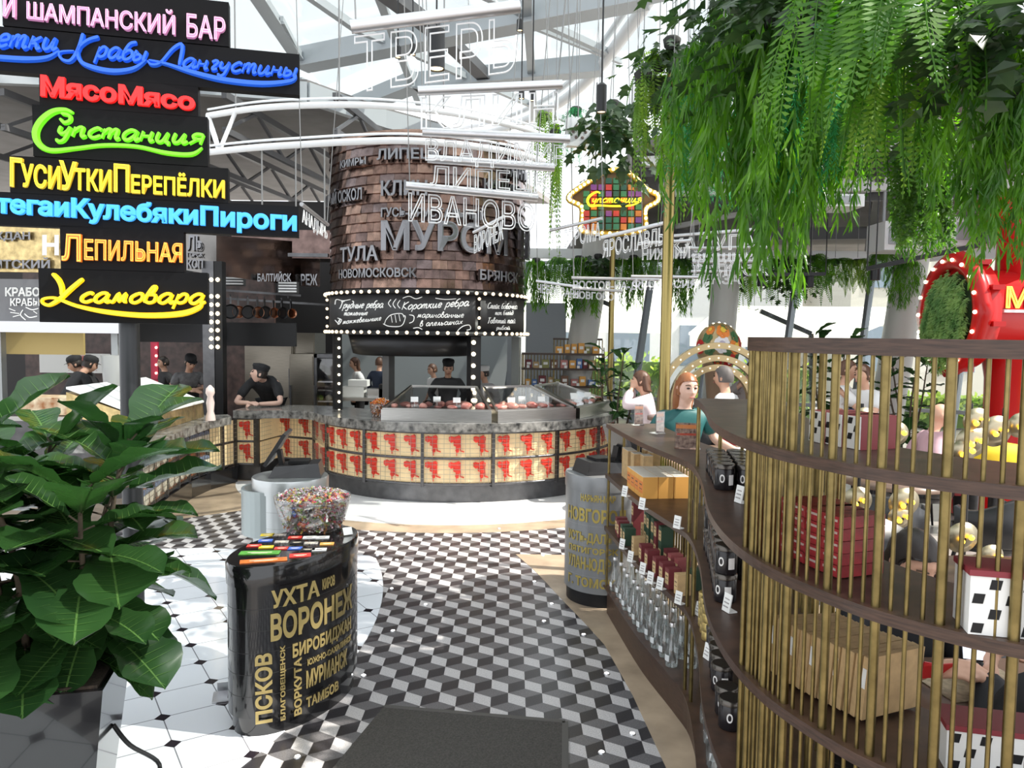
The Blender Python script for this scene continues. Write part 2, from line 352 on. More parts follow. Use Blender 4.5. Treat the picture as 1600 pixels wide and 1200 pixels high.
# ------------------------------------------------------------------ roof: glazing, steel and the solid decks
roofgrey = M('roof_steel', (.42,.45,.47), .45); roofdark = M('roof_steel_dark', (.10,.10,.105), .5); deckm = M('roof_deck', (.20,.19,.185), .7, noise_=.15, nscale=2)
ZR = 6.6
def roofp(px,py,z=ZR): return gp(px,py,z)
n = 0
for (x0,x1) in ((-12,-4),(-4,0),(0,4.5)):
    for (y0,y1) in ((-1,5.5),(5.5,11),(11,17.5)):
        n += 1; b = B(glassdim); b.box(((x0+x1)/2,(y0+y1)/2,ZR+.35),(x1-x0-.04,y1-y0-.04,.02)); struct(b,'window_%d'%n)
beams = [((470,92),(1010,-14),.22,.34,roofgrey),((500,185),(650,125),.22,.3,roofgrey),((650,128),(940,100),.2,.3,roofgrey),((440,-40),(560,45),.06,.12,roofgrey),((560,45),(950,215),.05,.1,roofgrey),((596,-20),(700,60),.14,.2,roofdark),((700,60),(757,116),.14,.2,roofdark),((822,-30),(835,185),.08,.14,roofgrey),((585,-30),(655,160),.07,.14,roofgrey),((400,-20),(472,92),.08,.14,roofgrey),((380,-30),(462,92),.05,.1,roofgrey),((440,30),(472,92),.05,.1,roofgrey),((470,125),(600,185),.05,.1,roofgrey),((690,-40),(960,85),.06,.1,roofgrey),((822,35),(970,95),.04,.08,roofgrey),((1010,-10),(1240,-60),.12,.2,roofgrey),((1150,60),(1330,20),.1,.2,roofdark),((1230,-20),(1420,120),.06,.12,roofdark),((0,112),(190,120),.1,.2,roofgrey)]
for (p,q,w_,h_,mm) in beams:
    b = B(mm); b.bar(roofp(*p), roofp(*q), w_, h_); b.bar(roofp(*p)+Vector((0,0,-h_/2)), roofp(*q)+Vector((0,0,-h_/2)), w_*1.7, .03); struct(b,'trim_roof_beam')
# round ring of the skylight
rp = [roofp(*p) for p in ((1040,-45),(1000,20),(960,75),(930,113),(890,150),(850,175),(800,196),(740,210),(660,212))]
b = B(whitepaint); b.tube(cat(rp,5), .1, 8); b.tube([p+Vector((-.1,.1,.22)) for p in cat(rp,5)], .06, 6); struct(b,'trim_skylight_ring')
# solid decks, left and right
b = B(deckm)
dl = [gp(-120,104,5.6),gp(200,118,5.6),gp(480,140,5.6),gp(600,182,5.6),gp(690,205,5.6)]
b.prism([(p.x,p.y) for p in dl]+[(1,22),(-22,22),(-22,9)], 5.6, 5.75); struct(b,'ceiling_left')
b = B(roofgrey)
for i in range(4): b.bar(dl[i]+Vector((0,0,-.05)), dl[i+1]+Vector((0,0,-.05)), .12, .3)
struct(b,'trim_deck_edge_left')
b = B(roofdark)
for x in (-9,-7.4,-5.8,-4.2,-2.6):
    b.bar((x,11.3,5.3),(x+1.2,19,5.3), .08,.1); b.bar((x,11.3,4.8),(x+1.2,19,4.8),.07,.09)
    for k in range(8):
        f = k/8; g = (k+1)/8; b.bar((x+1.2*f,11.3+7.7*f,5.3 if k%2 else 4.8),(x+1.2*g,11.3+7.7*g,4.8 if k%2 else 5.3),.045,.045)
struct(b,'trim_truss_left')
b = B(deckm); DR = [(1.1,13.9),(1.6,9.6),(3.2,8.0),(9,6.6)]
v = [(1.0,14.6,3.42),(1.5,9.8,4.2),(3.2,8.3,4.45),(10,6.9,4.6),(12,12,3.42),(6,14.6,3.42)]
b.vf(v+[(x,y,z+.12) for x,y,z in v], [(0,1,2,3,4,5),(11,10,9,8,7,6)]+[(i,(i+1)%6,6+(i+1)%6,6+i) for i in range(6)]); struct(b,'ceiling_right')
b = B(deckm); b.box((6.7,2.1,4.95),(6.4,3.2,.12)); struct(b,'ceiling_sun_blocker')  # unseen slab added overhead to keep direct sun off the tall shelving
b = B(roofdark)
for (p,q) in (((1.7,9.9,4.0),(3.2,14.2,3.3)),((2.8,8.9,4.2),(4.6,14,3.3)),((4.0,8.4,4.25),(6.2,13.6,3.3)),((5.2,8,4.3),(8,13,3.35))):
    b.bar(p,q,.1,.16)
b.bar((1.4,11,3.82),(9,9.5,3.82),.12,.18); b.bar((1.3,12.6,3.5),(9.5,11,3.52),.12,.18)
struct(b,'trim_truss_right')
b = B(whitepaint); b.bar((-1.2,13.2,3.28),(6.5,12.7,3.25),.16,.16); b.bar((6.5,12.7,3.25),(12,9.0,3.25),.16,.16)
b.bar((1.1,10.6,3.85),(8.5,9.3,3.9),.12,.16); b.bar((1.6,9.8,4.08),(8.5,7.9,4.2),.10,.12); b.bar((2.4,12.2,3.6),(5.4,9.6,3.95),.07,.07); struct(b,'trim_ceiling_ring')
# ventilation boxes under the right ceiling
for (px,py,d,sx,sz,lab) in ((1397,372,10,.48,.36,'pale grey ventilation box under the right ceiling beside the willow tips'),(1508,366,9,.62,.32,'long pale ventilation box under the ceiling left of the red grinder top'),(1295,318,9.2,.62,.14,'flat slotted air grille under the dark ceiling above the wire letters')):
    p = at(px,py,d); t = thing('ventilation_box', lab, 'ventilation box', p)
    b = B(whitepaint); b.box((0,0,0),(sx,.5,sz)); b.build('casing', t, world=False)
    b = B(greypaint); b.box((0,-.26,0),(sx*.8,.02,sz*.6)); b.build('panel', t, world=False)
    b = B(greypaint); b.bar((-sx*.3,0,sz/2),(-sx*.3,0,4.3-p.z),.03,.03); b.build('hanger', t, world=False)
# ------------------------------------------------------------------ glazed wall on the right, and the street outside
GW = [(-.2,15.0),(.95,14.3),(2.15,14.1),(3.35,13.9),(4.6,13.4),(5.7,12.9),(7.0,12.2),(8.6,10.6),(10.2,8.4)]
TOPZ = 3.35
def lean(p, z): return Vector((p[0]+.14*z*1.0, p[1]+.10*z, z))
for i,p in enumerate(GW):
    b = B(M('mullion', (.22,.24,.26), .35, .5)); b.bar(lean(p,0), lean(p,TOPZ), .065, .13); struct(b,'trim_mullion')
for i in range(len(GW)-1):
    p,q = GW[i],GW[i+1]; n += 1; b = B(glassdim); o = Vector((0,.012,0)); vs = [lean(p,0.0),lean(q,0.0),lean(q,TOPZ),lean(p,TOPZ)]
    b.extr(vs, (0,.015,0)); struct(b,'window_%d'%n)
    b = B(greypaint)
    for z in (.06,.75,TOPZ-.04): b.bar(lean(p,z), lean(q,z), .05,.06)
    struct(b,'trim_transom')
colm = M('pale_column', (.50,.50,.47), .4)
for (p,q,r) in ((at(893,640,12.6),at(932,395,12.6),.24),(at(1118,640,11.8),at(1137,395,11.8),.21),(at(1378,690,10.8),at(1428,385,10.8),.22)):
    d = (q-p)/(q.z-p.z); b = B(colm); b.cyl(p-d*p.z, p+d*(3.45-p.z), r, seg=24); struct(b,'column')
pav = M('street_paving', (.72,.70,.66), .8); b = B(pav); b.box((8,40,-.25),(90,50,.2)); struct(b,'ground_street')
# white canopies outside
canv = leafmat('awning_canvas', (.80,.79,.76), .55, .8, (.86,.85,.82))
for k,(x0,x1,y,z0,z1) in enumerate(((.2,3.9,16.4,2.25,3.05),(4.3,8.2,15.9,1.95,2.5),(8.6,13,14.6,1.9,2.4))):
    t = thing('street_awning', ['white street awning outside the windows behind the brass pole','white street awning outside behind the floral ball and tall shelf','white street awning outside at the far right windows'][k], 'awning', (x0,y,0))
    b = B(canv); b.vf([(x0,y,z1),(x1,y-.3,z1),(x1,y+2.6,z0),(x0,y+2.9,z0)]+[(x0,y,z1+.05),(x1,y-.3,z1+.05),(x1,y+2.6,z0+.05),(x0,y+2.9,z0+.05)], [(0,1,2,3),(7,6,5,4),(0,4,5,1),(1,5,6,2),(2,6,7,3),(3,7,4,0)]); b.build('canopy', t)
    b = B(blackmetal); b.bar((x0+.8,y,z1-.05),(x0+1.9,y+.1,z1-.5),.07,.09); b.bar((x0+1.9,y+.1,z1-.5),(x0+2.0,y+.1,0),.08,.08); b.build('folding_arm', t)
    b = B(canv); b.box(((x0+x1)/2,y+2.75,z0-.12),(x1-x0,.03,.3)); b.build('valance', t)
# a low white building across the street
bld = M('street_wall', (.80,.79,.77), .8); bwin = M('street_window', (.25,.3,.36), .2)
def house(name,label,x0,x1,y,z1,rows,cols,mat):
    t = thing(name,label,'building',((x0+x1)/2,y,0)); b = B(mat); b.box(((x0+x1)/2,y+2,z1/2),(x1-x0,4,z1)); b.build('wall', t)
    for r_ in range(rows):
        for c_ in range(cols):
            b = B(bwin); b.box((x0+(c_+.5)*(x1-x0)/cols,y-.02,1.6+r_*2.6),((x1-x0)/cols*.55,.06,1.4)); b.build('window', t)
    b = B(greypaint); b.box(((x0+x1)/2,y+1.9,z1+.1),(x1-x0+.4,4.3,.2)); b.build('cornice', t)
house('street_building','long white building across the street behind the awnings',-4,10,27,4.1,1,6,bld)
house('street_building','tall pale building with many windows at far right across the street',10.5,26,24,6.6,2,7,M('street_wall_beige',(.62,.58,.5),.8))
# hedges outside
hedg = leafmat('hedge_leaf', (.18,.30,.05), .5, .6, (.45,.55,.15), 3)
def hedge(x0,x1,y,z1,label):
    b = B(hedg); rr = random.Random(int(x0*10))
    for i in range(int((x1-x0)*260)):
        c = Vector((rr.uniform(x0,x1), y+rr.uniform(-.25,.25), rr.uniform(.3,z1)*rr.uniform(.8,1.05))); d = Vector((rr.gauss(0,1),rr.gauss(0,1),rr.gauss(0,1))).normalized(); s = rr.uniform(.06,.12)
        x = d.orthogonal().normalized()*s; y_ = d.cross(x)
        b.vf([c-x, c+y_*.5, c+x, c-y_*.5], [(0,1,2,3)])
    b.use(M('hedge_core',(.10,.17,.04),.8)); b.box(((x0+x1)/2,y,z1*.45),(x1-x0,.3,z1*.85)); o = b.build('hedge'); tag(o,label,'hedge')
hedge(1.4,3.6,17.8,1.5,'sunlit clipped hedge outside the window left of the brass pole')
hedge(4.2,6.8,17.5,1.35,'sunlit hedge outside behind the round bulb arches')
hedge(7.2,11,16.5,.75,'long low hedge outside the far right windows')
# ------------------------------------------------------------------ kitchen back walls on the left
b = B(M('kitchen_wall', (.035,.032,.032), .6)); b.box((-8.2,15.6,2.2),(11,.15,4.6)); struct(b,'wall_back')
b = B(M('kitchen_tile', (.06,.035,.03), .4, noise_=.6, nscale=7)); b.box((-6.4,13.6,1.6),(4.4,.1,3.2)); struct(b,'wall_kitchen')
b = B(M('grey_wall', (.30,.33,.34), .6)); b.box((-1.7,15.4,1.7),(3.4,.15,3.4)); struct(b,'wall_passage')
b = B(M('grey_door', (.28,.30,.32), .5)); b.box((.62,14.4,1.25),(.75,.06,2.5)); b.box((-.05,14.5,1.25),(.1,.1,2.5)); struct(b,'door_1')
# ================================================================== stack of neon sign boards on a pole
GL['ь'] = (.7,[[(.08,.95),(.03,.1),(.3,0),(.55,.25),(.4,.5),(.03,.48)]]); GL['й'] = (.88, GL['и'][1]+[[(.15,1.25),(.3,1.15),(.5,1.3)]])
GL['ч'] = (.8,[[(.05,.95),(.1,.5),(.5,.5)],[(.6,.95),(.55,.2),(.75,.1)]]); GL['М'] = (1.3,[[(0,0),(.3,1.7),(.6,.4),(1.0,1.7),(1.15,0)]]); GL['П'] = (1,[[(0,0),(.1,1.6),(.9,1.6),(.8,0)]])
SA = math.radians(13.5); SP = Vector((-2.15,4.26,0)); SN = Vector((math.sin(SA),-math.cos(SA),0)); SU = Vector((math.cos(SA),math.sin(SA),0))
def sp_(px,py,t=0): return pl(px,py,SP,SN) + SN*t
def neon(name, c, e, face=None): return M(name, face or c, .3, 0, emit=e, ecol=c)
def board(label, xl, yl0, yl1, xr, yr0, yr1):
    q = [sp_(xl,yl1),sp_(xr,yr1),sp_(xr,yr0),sp_(xl,yl0)]
    s0 = (q[0].xy-SP.xy).dot(SU.xy); s1 = (q[1].xy-SP.xy).dot(SU.xy); z0 = (q[0].z+q[1].z)/2; z1 = (q[2].z+q[3].z)/2
    t = thing('sign_board', label, 'sign', SP+SU*((s0+s1)/2)+Vector((0,0,(z0+z1)/2)), 0, 'lettered boards stacked on the sign pole')
    b = B(M('sign_black',(.010,.010,.011),.5,sheen=.08)); b.extr([SP+SU*s+Vector((0,0,z)) for s,z in ((s0,z0),(s1,z0),(s1,z1),(s0,z1))], -SN*.07); b.build('panel', t)
    return t
def boxmap(x0,y0a,y0b,x1,y1a,y1b,pt=sp_,dep=.03,off=.002):
    def f(u,v,t):
        xx = x0+(x1-x0)*u; ya = y0a+(y1a-y0a)*u; yb = y0b+(y1b-y0b)*u
        return pt(xx, yb+(ya-yb)*v, off+(t+.5)*dep)
    return f
def deco(t, cfill, cline, pieces, lw=.022, bold=-.004):
    """two-tone letters: a filled body and a brighter outline"""
    b = B(cfill); l = B(cline)
    for (s,bx) in pieces:
        text(b, s, boxmap(*bx), bold=bold); text(l, s, boxmap(*bx,dep=.30,off=-.12), wire=lw)
    b.build('lettering', t); l.build('letter_outline', t)
pk = neon('neon_pink',(.75,.32,.55),.35,(.5,.2,.35)); pkl = neon('neon_pink_line',(1,.55,.78),.55)
t = board('topmost black sign board with narrow pink capital letters', 4,-52,34,358,20,78)
deco(t, pk, pkl, [('И',(8,-4,29,27,-2,31)),('ШАМПАНСКИЙ',(45,-2,33,275,19,58)),('БАР',(293,24,61,353,31,66))])
bl = neon('neon_blue',(.015,.10,.62),.5); 
t = board('long black sign board with deep blue cursive lettering', -60,32,104,468,88,150); b = B(bl)
cursive(b,'етки',sp_,.03,-2,93,75,-19,6.5,-.3,.06); stroke(b,[(-20,90),(40,94),(75,92),(95,82)],[9,9,7,3],sp_,.03)
stroke(b,[(132,55),(124,80),(112,97),(98,94),(96,84),(118,82)],[7,7,6,5,4,3],sp_,.03); stroke(b,[(156,60),(138,66),(124,80),(128,98),(150,108),(180,113),(210,109),(230,96)],[7,6,5,7,9,9,7,3],sp_,.03)
cursive(b,'рабы',sp_,.03,152,232,91,-16,6,-.3,.09)
stroke(b,[(232,97),(238,103),(252,100),(272,78),(286,73),(281,104)],[3,5,5,6,7,6],sp_,.03); stroke(b,[(234,96),(262,102),(300,114),(350,126),(410,132),(455,128),(463,119)],[3,5,8,9,9,7,3],sp_,.03)
cursive(b,'ангустины',sp_,.03,286,466,107,-14,5.5,-.3,.085); b.build('lettering', t)
t = board('short black sign board with bubbly red lettering', 62,112,165,310,138,183); b = B(neon('neon_red',(.85,.015,.015),.6))
text(b,'МясоМясо',boxmap(66,119,153,306,148,175),bold=.045); b.build('lettering', t)
t = board('black sign board with lime green cursive lettering and swash', 52,162,241,325,184,263); b = B(neon('neon_green',(.17,.75,.02),.6))
stroke(b,[(116,178),(104,173),(84,176),(66,190),(57,208),(62,226),(82,236),(120,233),(165,228),(215,230),(262,240),(300,242),(317,232)],[4,7,10,12,12,10,8,6,6,6,7,7,3],sp_,.03)
stroke(b,[(98,179),(110,182),(111,190),(102,193),(96,187)],[5,6,6,6,5],sp_,.03)
cursive(b,'упстанция',sp_,.03,92,320,213,-15,5.8,-.3,.062); b.build('lettering', t)
ye = neon('neon_gold',(.75,.5,.03),.5,(.4,.25,.03)); yel = neon('neon_gold_line',(1,.78,.06),.6)
t = board('black sign board with narrow golden yellow capitals', 16,242,301,357,264,319)
deco(t, ye, yel, [('Г',(19,247,293,38,249,294)),('УСИ',(36,256,294,97,261,298)),('У',(95,252,298,123,255,300)),('ТКИ',(118,264,298,176,267,302)),('П',(180,257,301,204,259,302)),('ЕРЕПЁЛКИ',(207,266,303,352,276,311))], .028)
t = board('long black sign board with rounded light blue lettering', -60,294,346,467,325,373); b = B(neon('neon_lightblue',(.05,.36,.9),.65))
text(b,'тегаиКулебякиПироги',boxmap(-3,303,342,464,331,370),bold=.04); b.build('lettering', t)
orr = neon('neon_orange',(.8,.22,.02),.5,(.5,.12,.02)); orl = neon('neon_orange_line',(1,.42,.08),.9)
t = board('small black sign board with narrow orange capitals', 95,350,419,288,362,428)
deco(t, orr, orl, [('Л',(99,366,408,129,367,410)),('ЕПИЛЬНАЯ',(134,374,407,286,381,411))], .028)
t = board('lowest black sign board with bright yellow cursive lettering', 62,418,503,325,427,507); b = B(neon('neon_yellow',(1,.62,.01),.6))
stroke(b,[(84,428),(93,438),(98,450),(98,461)],[6,8,8,6],sp_,.03)
stroke(b,[(131,436),(114,450),(94,468),(78,477),(68,473),(70,467),(88,466),(120,478),(170,488),(230,493),(285,490),(312,480),(316,471)],[7,8,8,6,4,4,5,6,8,9,10,9,3],sp_,.03)
cursive(b,'самовара',sp_,.03,126,322,472,-14.5,5.6,-.32,.012); b.build('lettering', t)
pp = gp(203,1035,0); PB = SP+SU*((pp.xy-SP.xy).dot(SU.xy))-SN*.16
t = thing('sign_pole','black sign pole on a round floor plate behind the fig plant','sign pole',(PB.x,PB.y,0))
b = B(M('pole_dark',(.05,.052,.055),.35,.6)); b.cyl((PB.x,PB.y,.0),(PB.x,PB.y,4.1),.055,seg=20); b.build('pole', t)
b = B(blackmetal); b.lathe([(.24,0),(.24,.012),(.06,.03),(.06,.1)],(PB.x,PB.y,0),32); b.build('base_plate', t)
b = B(blackmetal)
for z in (1.98,2.25,2.47,2.7,2.95,3.15,3.35,3.6): b.box(PB+Vector((0,0,z))+SN*.06,(.5,.05,.03),SA)
b.build('bracket', t)
# ================================================================== counters
def offs(path, o):
    out = []
    for i,p in enumerate(path):
        a = Vector(path[max(i-1,0)]).to_2d(); c = Vector(path[min(i+1,len(path)-1)]).to_2d(); d = (c-a).normalized()
        out.append(Vector((p[0]-d.y*o, p[1]+d.x*o)))
    return out
def band(b, path, o0, o1, z0, z1):
    A = offs(path,o0); D = offs(path,o1)
    b.rings([[Vector((*a_,z0)),Vector((*a_,z1)),Vector((*d_,z1)),Vector((*d_,z0))] for a_,d_ in zip(A,D)], smooth=False); return b
# path left to right: the inside of the counter lies to the left of travel
panelm = M('backlit_panel', (.66,.52,.30), .5, emit=.12, ecol=(1,.75,.4), noise_=.12, nscale=6)
redg = M('grinder_red', (.62,.035,.02), .35)
def wiregrid(b, p, q, z0, z1, o, step=.05):
    L = (q-p).length; d = (q-p)/L; nn = Vector((d.y,-d.x,0)); k = int(L/step)
    for i in range(1,k): 
        c = p+d*(L*i/k)+nn*o; b.box((c.x,c.y,(z0+z1)/2),(.0035,.0035,z1-z0), math.atan2(d.y,d.x))
    k = int((z1-z0)/step)
    for i in range(1,k):
        c = (p+q)/2+nn*o; b.box((c.x,c.y,z0+(z1-z0)*i/k),(L,.0035,.0035), math.atan2(d.y,d.x))
def grinder_relief(b, c, d, h):
    """a little hand-crank mincer seen from the side, facing out of the panel"""
    nn = Vector((d.y,-d.x,0)); P = lambda x,z: c+d*x*h+Vector((0,0,z*h))
    def poly(pts,t0=.006,t1=.03): b.extr([P(*p)+nn*t0 for p in pts], nn*(t1-t0))
    poly([(-.32,.36),(-.22,.40),(-.1,.36),(.12,.44),(.2,.36),(.2,.22),(.02,.12),(-.08,.18),(-.22,.12),(-.32,.2)],.006,.04)   # hopper, body and mouth
    poly([(-.12,.15),(.14,.2),(.16,-.02),(.1,-.22),(-.02,-.22),(-.02,-.05),(-.12,.0)])                                   # stand
    poly([(-.05,-.2),(.12,-.2),(.1,-.3),(.0,-.3)]); poly([(.0,-.3),(.04,-.3),(.03,-.46),(.01,-.46)],.006,.02)                # clamp and screw
    poly([(.14,.3),(.18,.3),(.2,-.22),(.16,-.22)],.01,.03); poly([(.16,-.2),(.34,-.26),(.34,-.3),(.16,-.25)],.01,.03)      # crank
def cup_relief(b, c, d, h):
    nn = Vector((d.y,-d.x,0)); P = lambda x,z: c+d*x*h+Vector((0,0,z*h))
    b.extr([P(.3*math.cos(a_),.05-.42*abs(math.sin(a_))**.7) + nn*.006 for a_ in [PI*k/10 for k in range(11)]], nn*.03)
arc_ = lambda r,a0,a1,n_: [(CTR.x+(x-CTR.x)*(1.13 if x > CTR.x else 1),y) for x,y in arc(CTR,r,a0,a1,n_)]
t = thing('counter','round meat counter clad with lit panels of red hand mincers','counter',CTR); main = t
segs = [Vector((*p,0)) for p in [(-3.48,9.65),(-3.22,9.65),(-3.12,10.2),(-2.56,9.95)]] + [Vector((*p,0)) for p in arc_(1.85,217.5,352.5,6)]
curve = [(-3.5,9.6),(-3.2,9.58),(-2.9,9.66),(-2.62,9.6)]+[tuple(p) for p in arc_(1.92,207,360,60)]
b = B(marble); band(b, curve, 0, .75, .81,.91); b.build('worktop', t)
b = B(darksteel); band(b, [(-3.5,9.72),(-3.2,9.72),(-3.08,10.2),(-2.6,10.02)]+[tuple(p) for p in arc_(1.80,210,356,60)], 0,.12,0,.2); b.build('plinth', t)
fb = B(darksteel); wg = B(M('wire_mesh',(.35,.33,.28),.4,.8)); gn = 0
for i in range(len(segs)-1):
    p,q = segs[i],segs[i+1]; N = 4 if i >= 3 else 1; pts = []
    if i >= 4:
        a0 = 217.5+(i-4)*22.5; pts = [Vector((*v,0)) for v in arc_(1.85,a0,a0+22.5,4)]
    else: pts = [p,q]
    for r_ in range(2):
        z0,z1 = (.235,.50) if r_ == 0 else (.525,.79)
        pb = B(panelm)
        A = pts; D = [v+(CTR-v).to_2d().to_3d().normalized()*.05 for v in pts]
        pb.rings([[Vector((a_.x,a_.y,z0)),Vector((a_.x,a_.y,z1)),Vector((e.x,e.y,z1)),Vector((e.x,e.y,z0))] for a_,e in zip(A,D)], smooth=False); pb.build('lit_panel', t)
        for u,v in zip(pts[:-1],pts[1:]): wiregrid(wg,u,v,z0,z1,.045)
        L = sum((v-u).length for u,v in zip(pts[:-1],pts[1:])); k = max(1,round(L/.29))
        if i == 3: k = 2
        for g in range(k):
            f = ((g+.5)/k)*(len(pts)-1); s = min(int(f),len(pts)-2); c = pts[s].lerp(pts[s+1], f-s); d = (pts[s+1]-pts[s]).normalized()
            gb = B(redg); grinder_relief(gb, c+Vector((0,0,(z0+z1)/2+.005)), d, .26); gb.build('red_mincer', t, label='red hand crank mincer relief')
    fb.box((p.x,p.y,.5),(.035,.07,.62), math.atan2((q-p).y,(q-p).x))
for z in (.222,.512,.80):
    fl_ = []
    for i in range(len(segs)-1): fl_.append((segs[i].x,segs[i].y))
    fb.tube([(x,y,z) for x,y in fl_[:4]], .016, 6); fb.tube([(x,y,z) for x,y in arc_(1.86,217.5,352.5,48)], .016, 6)
fb.build('frame', t); wg.build('wire_mesh', t)
# left station: counter with bowls motif
cp = [(-3.38,6.9),(-3.55,7.8),(-3.66,8.6),(-3.64,9.1),(-3.5,9.6)]
t = thing('counter','marble topped counter with arched bowl panels behind the fig plant','counter',(-4,8,0)); left = t
b = B(marble); band(b, [(-3.18,6.9),(-3.35,7.8),(-3.4,8.6),(-3.32,9.05),(-3.45,9.3)], 0, .9, .80,.89); b.build('worktop', t)
b = B(blackgloss); band(b, [(x+.05,y) for x,y in cp], 0,.15,0,.2); b.build('plinth', t)
fb = B(darksteel); wg = B(MAT['wire_mesh']); terra = M('terracotta_panel',(.32,.12,.05),.5,emit=.05); cupm = M('cup_cream',(.75,.68,.55),.5); cupb = M('cup_blue',(.18,.22,.32),.5); CP = [Vector((*p,0)) for p in cat([(x,y,0) for x,y in cp],2)]; CP = [Vector((p.x,p.y,0)) for p in CP]
for p,q in zip(CP[:-1],CP[1:]):
    d = (q-p).normalized(); nn = Vector((d.y,-d.x,0))
    for r_ in range(2):
        z0,z1 = (.235,.50) if r_ == 0 else (.525,.79)
        pb = B(terra if q.y < 9.3 else panelm); pb.extr([Vector((*p.xy,z0)),Vector((*q.xy,z0)),Vector((*q.xy,z1)),Vector((*p.xy,z1))], -nn*.05); pb.build('lit_panel', t)
        wiregrid(wg,p,q,z0,z1,.045)
        if q.y < 9.3:
            for f in (.28,.74):
                gb = B(cupm); cup_relief(gb, p.lerp(q,f)+Vector((0,0,(z0+z1)/2+.0)), d, .26); gb.use(cupb); c = p.lerp(q,f)+Vector((0,0,(z0+z1)/2+.012)); gb.extr([c+d*.078*math.cos(a_)+Vector((0,0,.05*math.sin(a_)))+nn*.006 for a_ in [PI*k/8 for k in range(9)]], nn*.03); gb.build('bowl_relief', t)
    fb.box((p.x,p.y,.5),(.035,.07,.62), math.atan2(d.y,d.x))
for z in (.222,.512,.80): fb.tube([(p.x,p.y,z) for p in CP], .016, 6)
fb.build('frame', t); wg.build('wire_mesh', t)
# ================================================================== the copper tower
TC = Vector((-1.14,10.4,0)); TR = 1.28
def cyl_hit(px,py,c,r):
    v = ray(px,py); o = Vector((0,0,CZ))-c; A = v.x*v.x+v.y*v.y; Bq = 2*(o.x*v.x+o.y*v.y); Cq = o.x**2+o.y**2-r*r
    D = max(0,Bq*Bq-4*A*Cq); return Vector((0,0,CZ))+v*((-Bq-math.sqrt(D))/(2*A))
def onc(c,r,z,a): return Vector((c.x+r*math.cos(a),c.y+r*math.sin(a),z))
def tow(px,py,t=0):
    p = cyl_hit(px,py,TC,TR); a = math.atan2(p.y-TC.y,p.x-TC.x); return onc(TC,TR+.02+t,p.z,a)
cop = [M('copper_%d'%i, c, .24, 1, noise_=.35, nscale=9, bump=.25) for i,c in enumerate(((.20,.125,.10),(.145,.10,.09),(.28,.18,.14),(.18,.135,.13)))]
TZ0,TZ1 = 2.44,4.22
t = thing('copper_tower','round tower clad in dark copper shingles with steel city names','tower',TC); tower = t
b = B(*cop); rows = 16; nb = 44; rh = (TZ1-TZ0)/rows
for j in range(rows):
    for i in range(nb):
        a0 = 2*PI*(i+(.5 if j%2 else 0))/nb; a1 = a0+2*PI/nb*.985; b.mi = R.choice((0,0,1,1,2,3)); z0 = TZ0+j*rh; z1 = z0+rh*1.12; k0,k1 = R.uniform(-.004,.006),R.uniform(-.004,.006)
        am = (a0+a1)/2; bul = R.uniform(-.006,.008)
        vs = [onc(TC,TR+.012+k0,z0,a0),onc(TC,TR+.014+bul,z0,am),onc(TC,TR+.012+k1,z0,a1),onc(TC,TR-.012,z1,a1),onc(TC,TR-.008+bul*.5,z1,am),onc(TC,TR-.012,z1,a0)]
        b.vf(vs+[onc(TC,TR-.02,z0,a0),onc(TC,TR-.02,z0,a1)], [(0,1,4,5),(1,2,3,4),(0,6,7,2,1)])
b.build('copper_cladding', t)
b = B(M('tower_core',(.06,.04,.035),.6)); b.lathe([(TR-.025,TZ0-.5),(TR-.025,TZ1),(TR-.1,TZ1+.02)],TC,64); b.build('core', t)
b = B(cop[2]); b.lathe([(TR+.02,TZ1),(TR+.03,TZ1+.05),(TR-.02,TZ1+.06),(TR-.02,TZ1-.02)],TC,64,caps=False); b.build('top_rim', t)
letm = M('letter_steel',(.21,.21,.22),.25,1)
def wrap(body, x0,x1,y0,y1, c=TC, r=TR, dep=.05, parent=None, mat=None, bold=.03, name='lettering', tilt=0):
    ym = (y0+y1)/2; a = cyl_hit(x0,ym,c,r); e = cyl_hit(x1,ym,c,r); aa = math.atan2(a.y-c.y,a.x-c.x); ae = math.atan2(e.y-c.y,e.x-c.x)
    zt = cyl_hit((x0+x1)/2,y0,c,r).z; zb = cyl_hit((x0+x1)/2,y1,c,r).z
    b = B(mat or letm); text(b, body, lambda u,v,t: onc(c, r+.03+(t+.5)*dep, zb+(zt-zb)*v+tilt*u, aa+(ae-aa)*u), bold=bold); return b.build(name, parent or tower)
for s in (('ЛИПЕЦК',594,690,233,254),('КЛИН',600,668,283,307),('СТАРЫЙ ОСКОЛ',517,572,293,317),('ГУСЬ-ХРУСТАЛЬНЫЙ',600,753,322,341),('МУРОМ',600,786,346,394),('ТУЛА',540,596,385,409),('НОВОМОСКОВСК',538,652,419,434),('БРЯНСК',745,801,423,440),('КАШИРА',751,806,285,302),('РЯЗАНЬ',784,814,252,280),('КИМРЫ',540,578,249,261)): wrap(*s)
b = B(letm); text(b,'ТВ',lambda u,v,t_: onc(TC,TR+.03+(t_+.5)*.05, 2.89+.42*v, -.55+.62*u), bold=.03); b.build('lettering', tower)
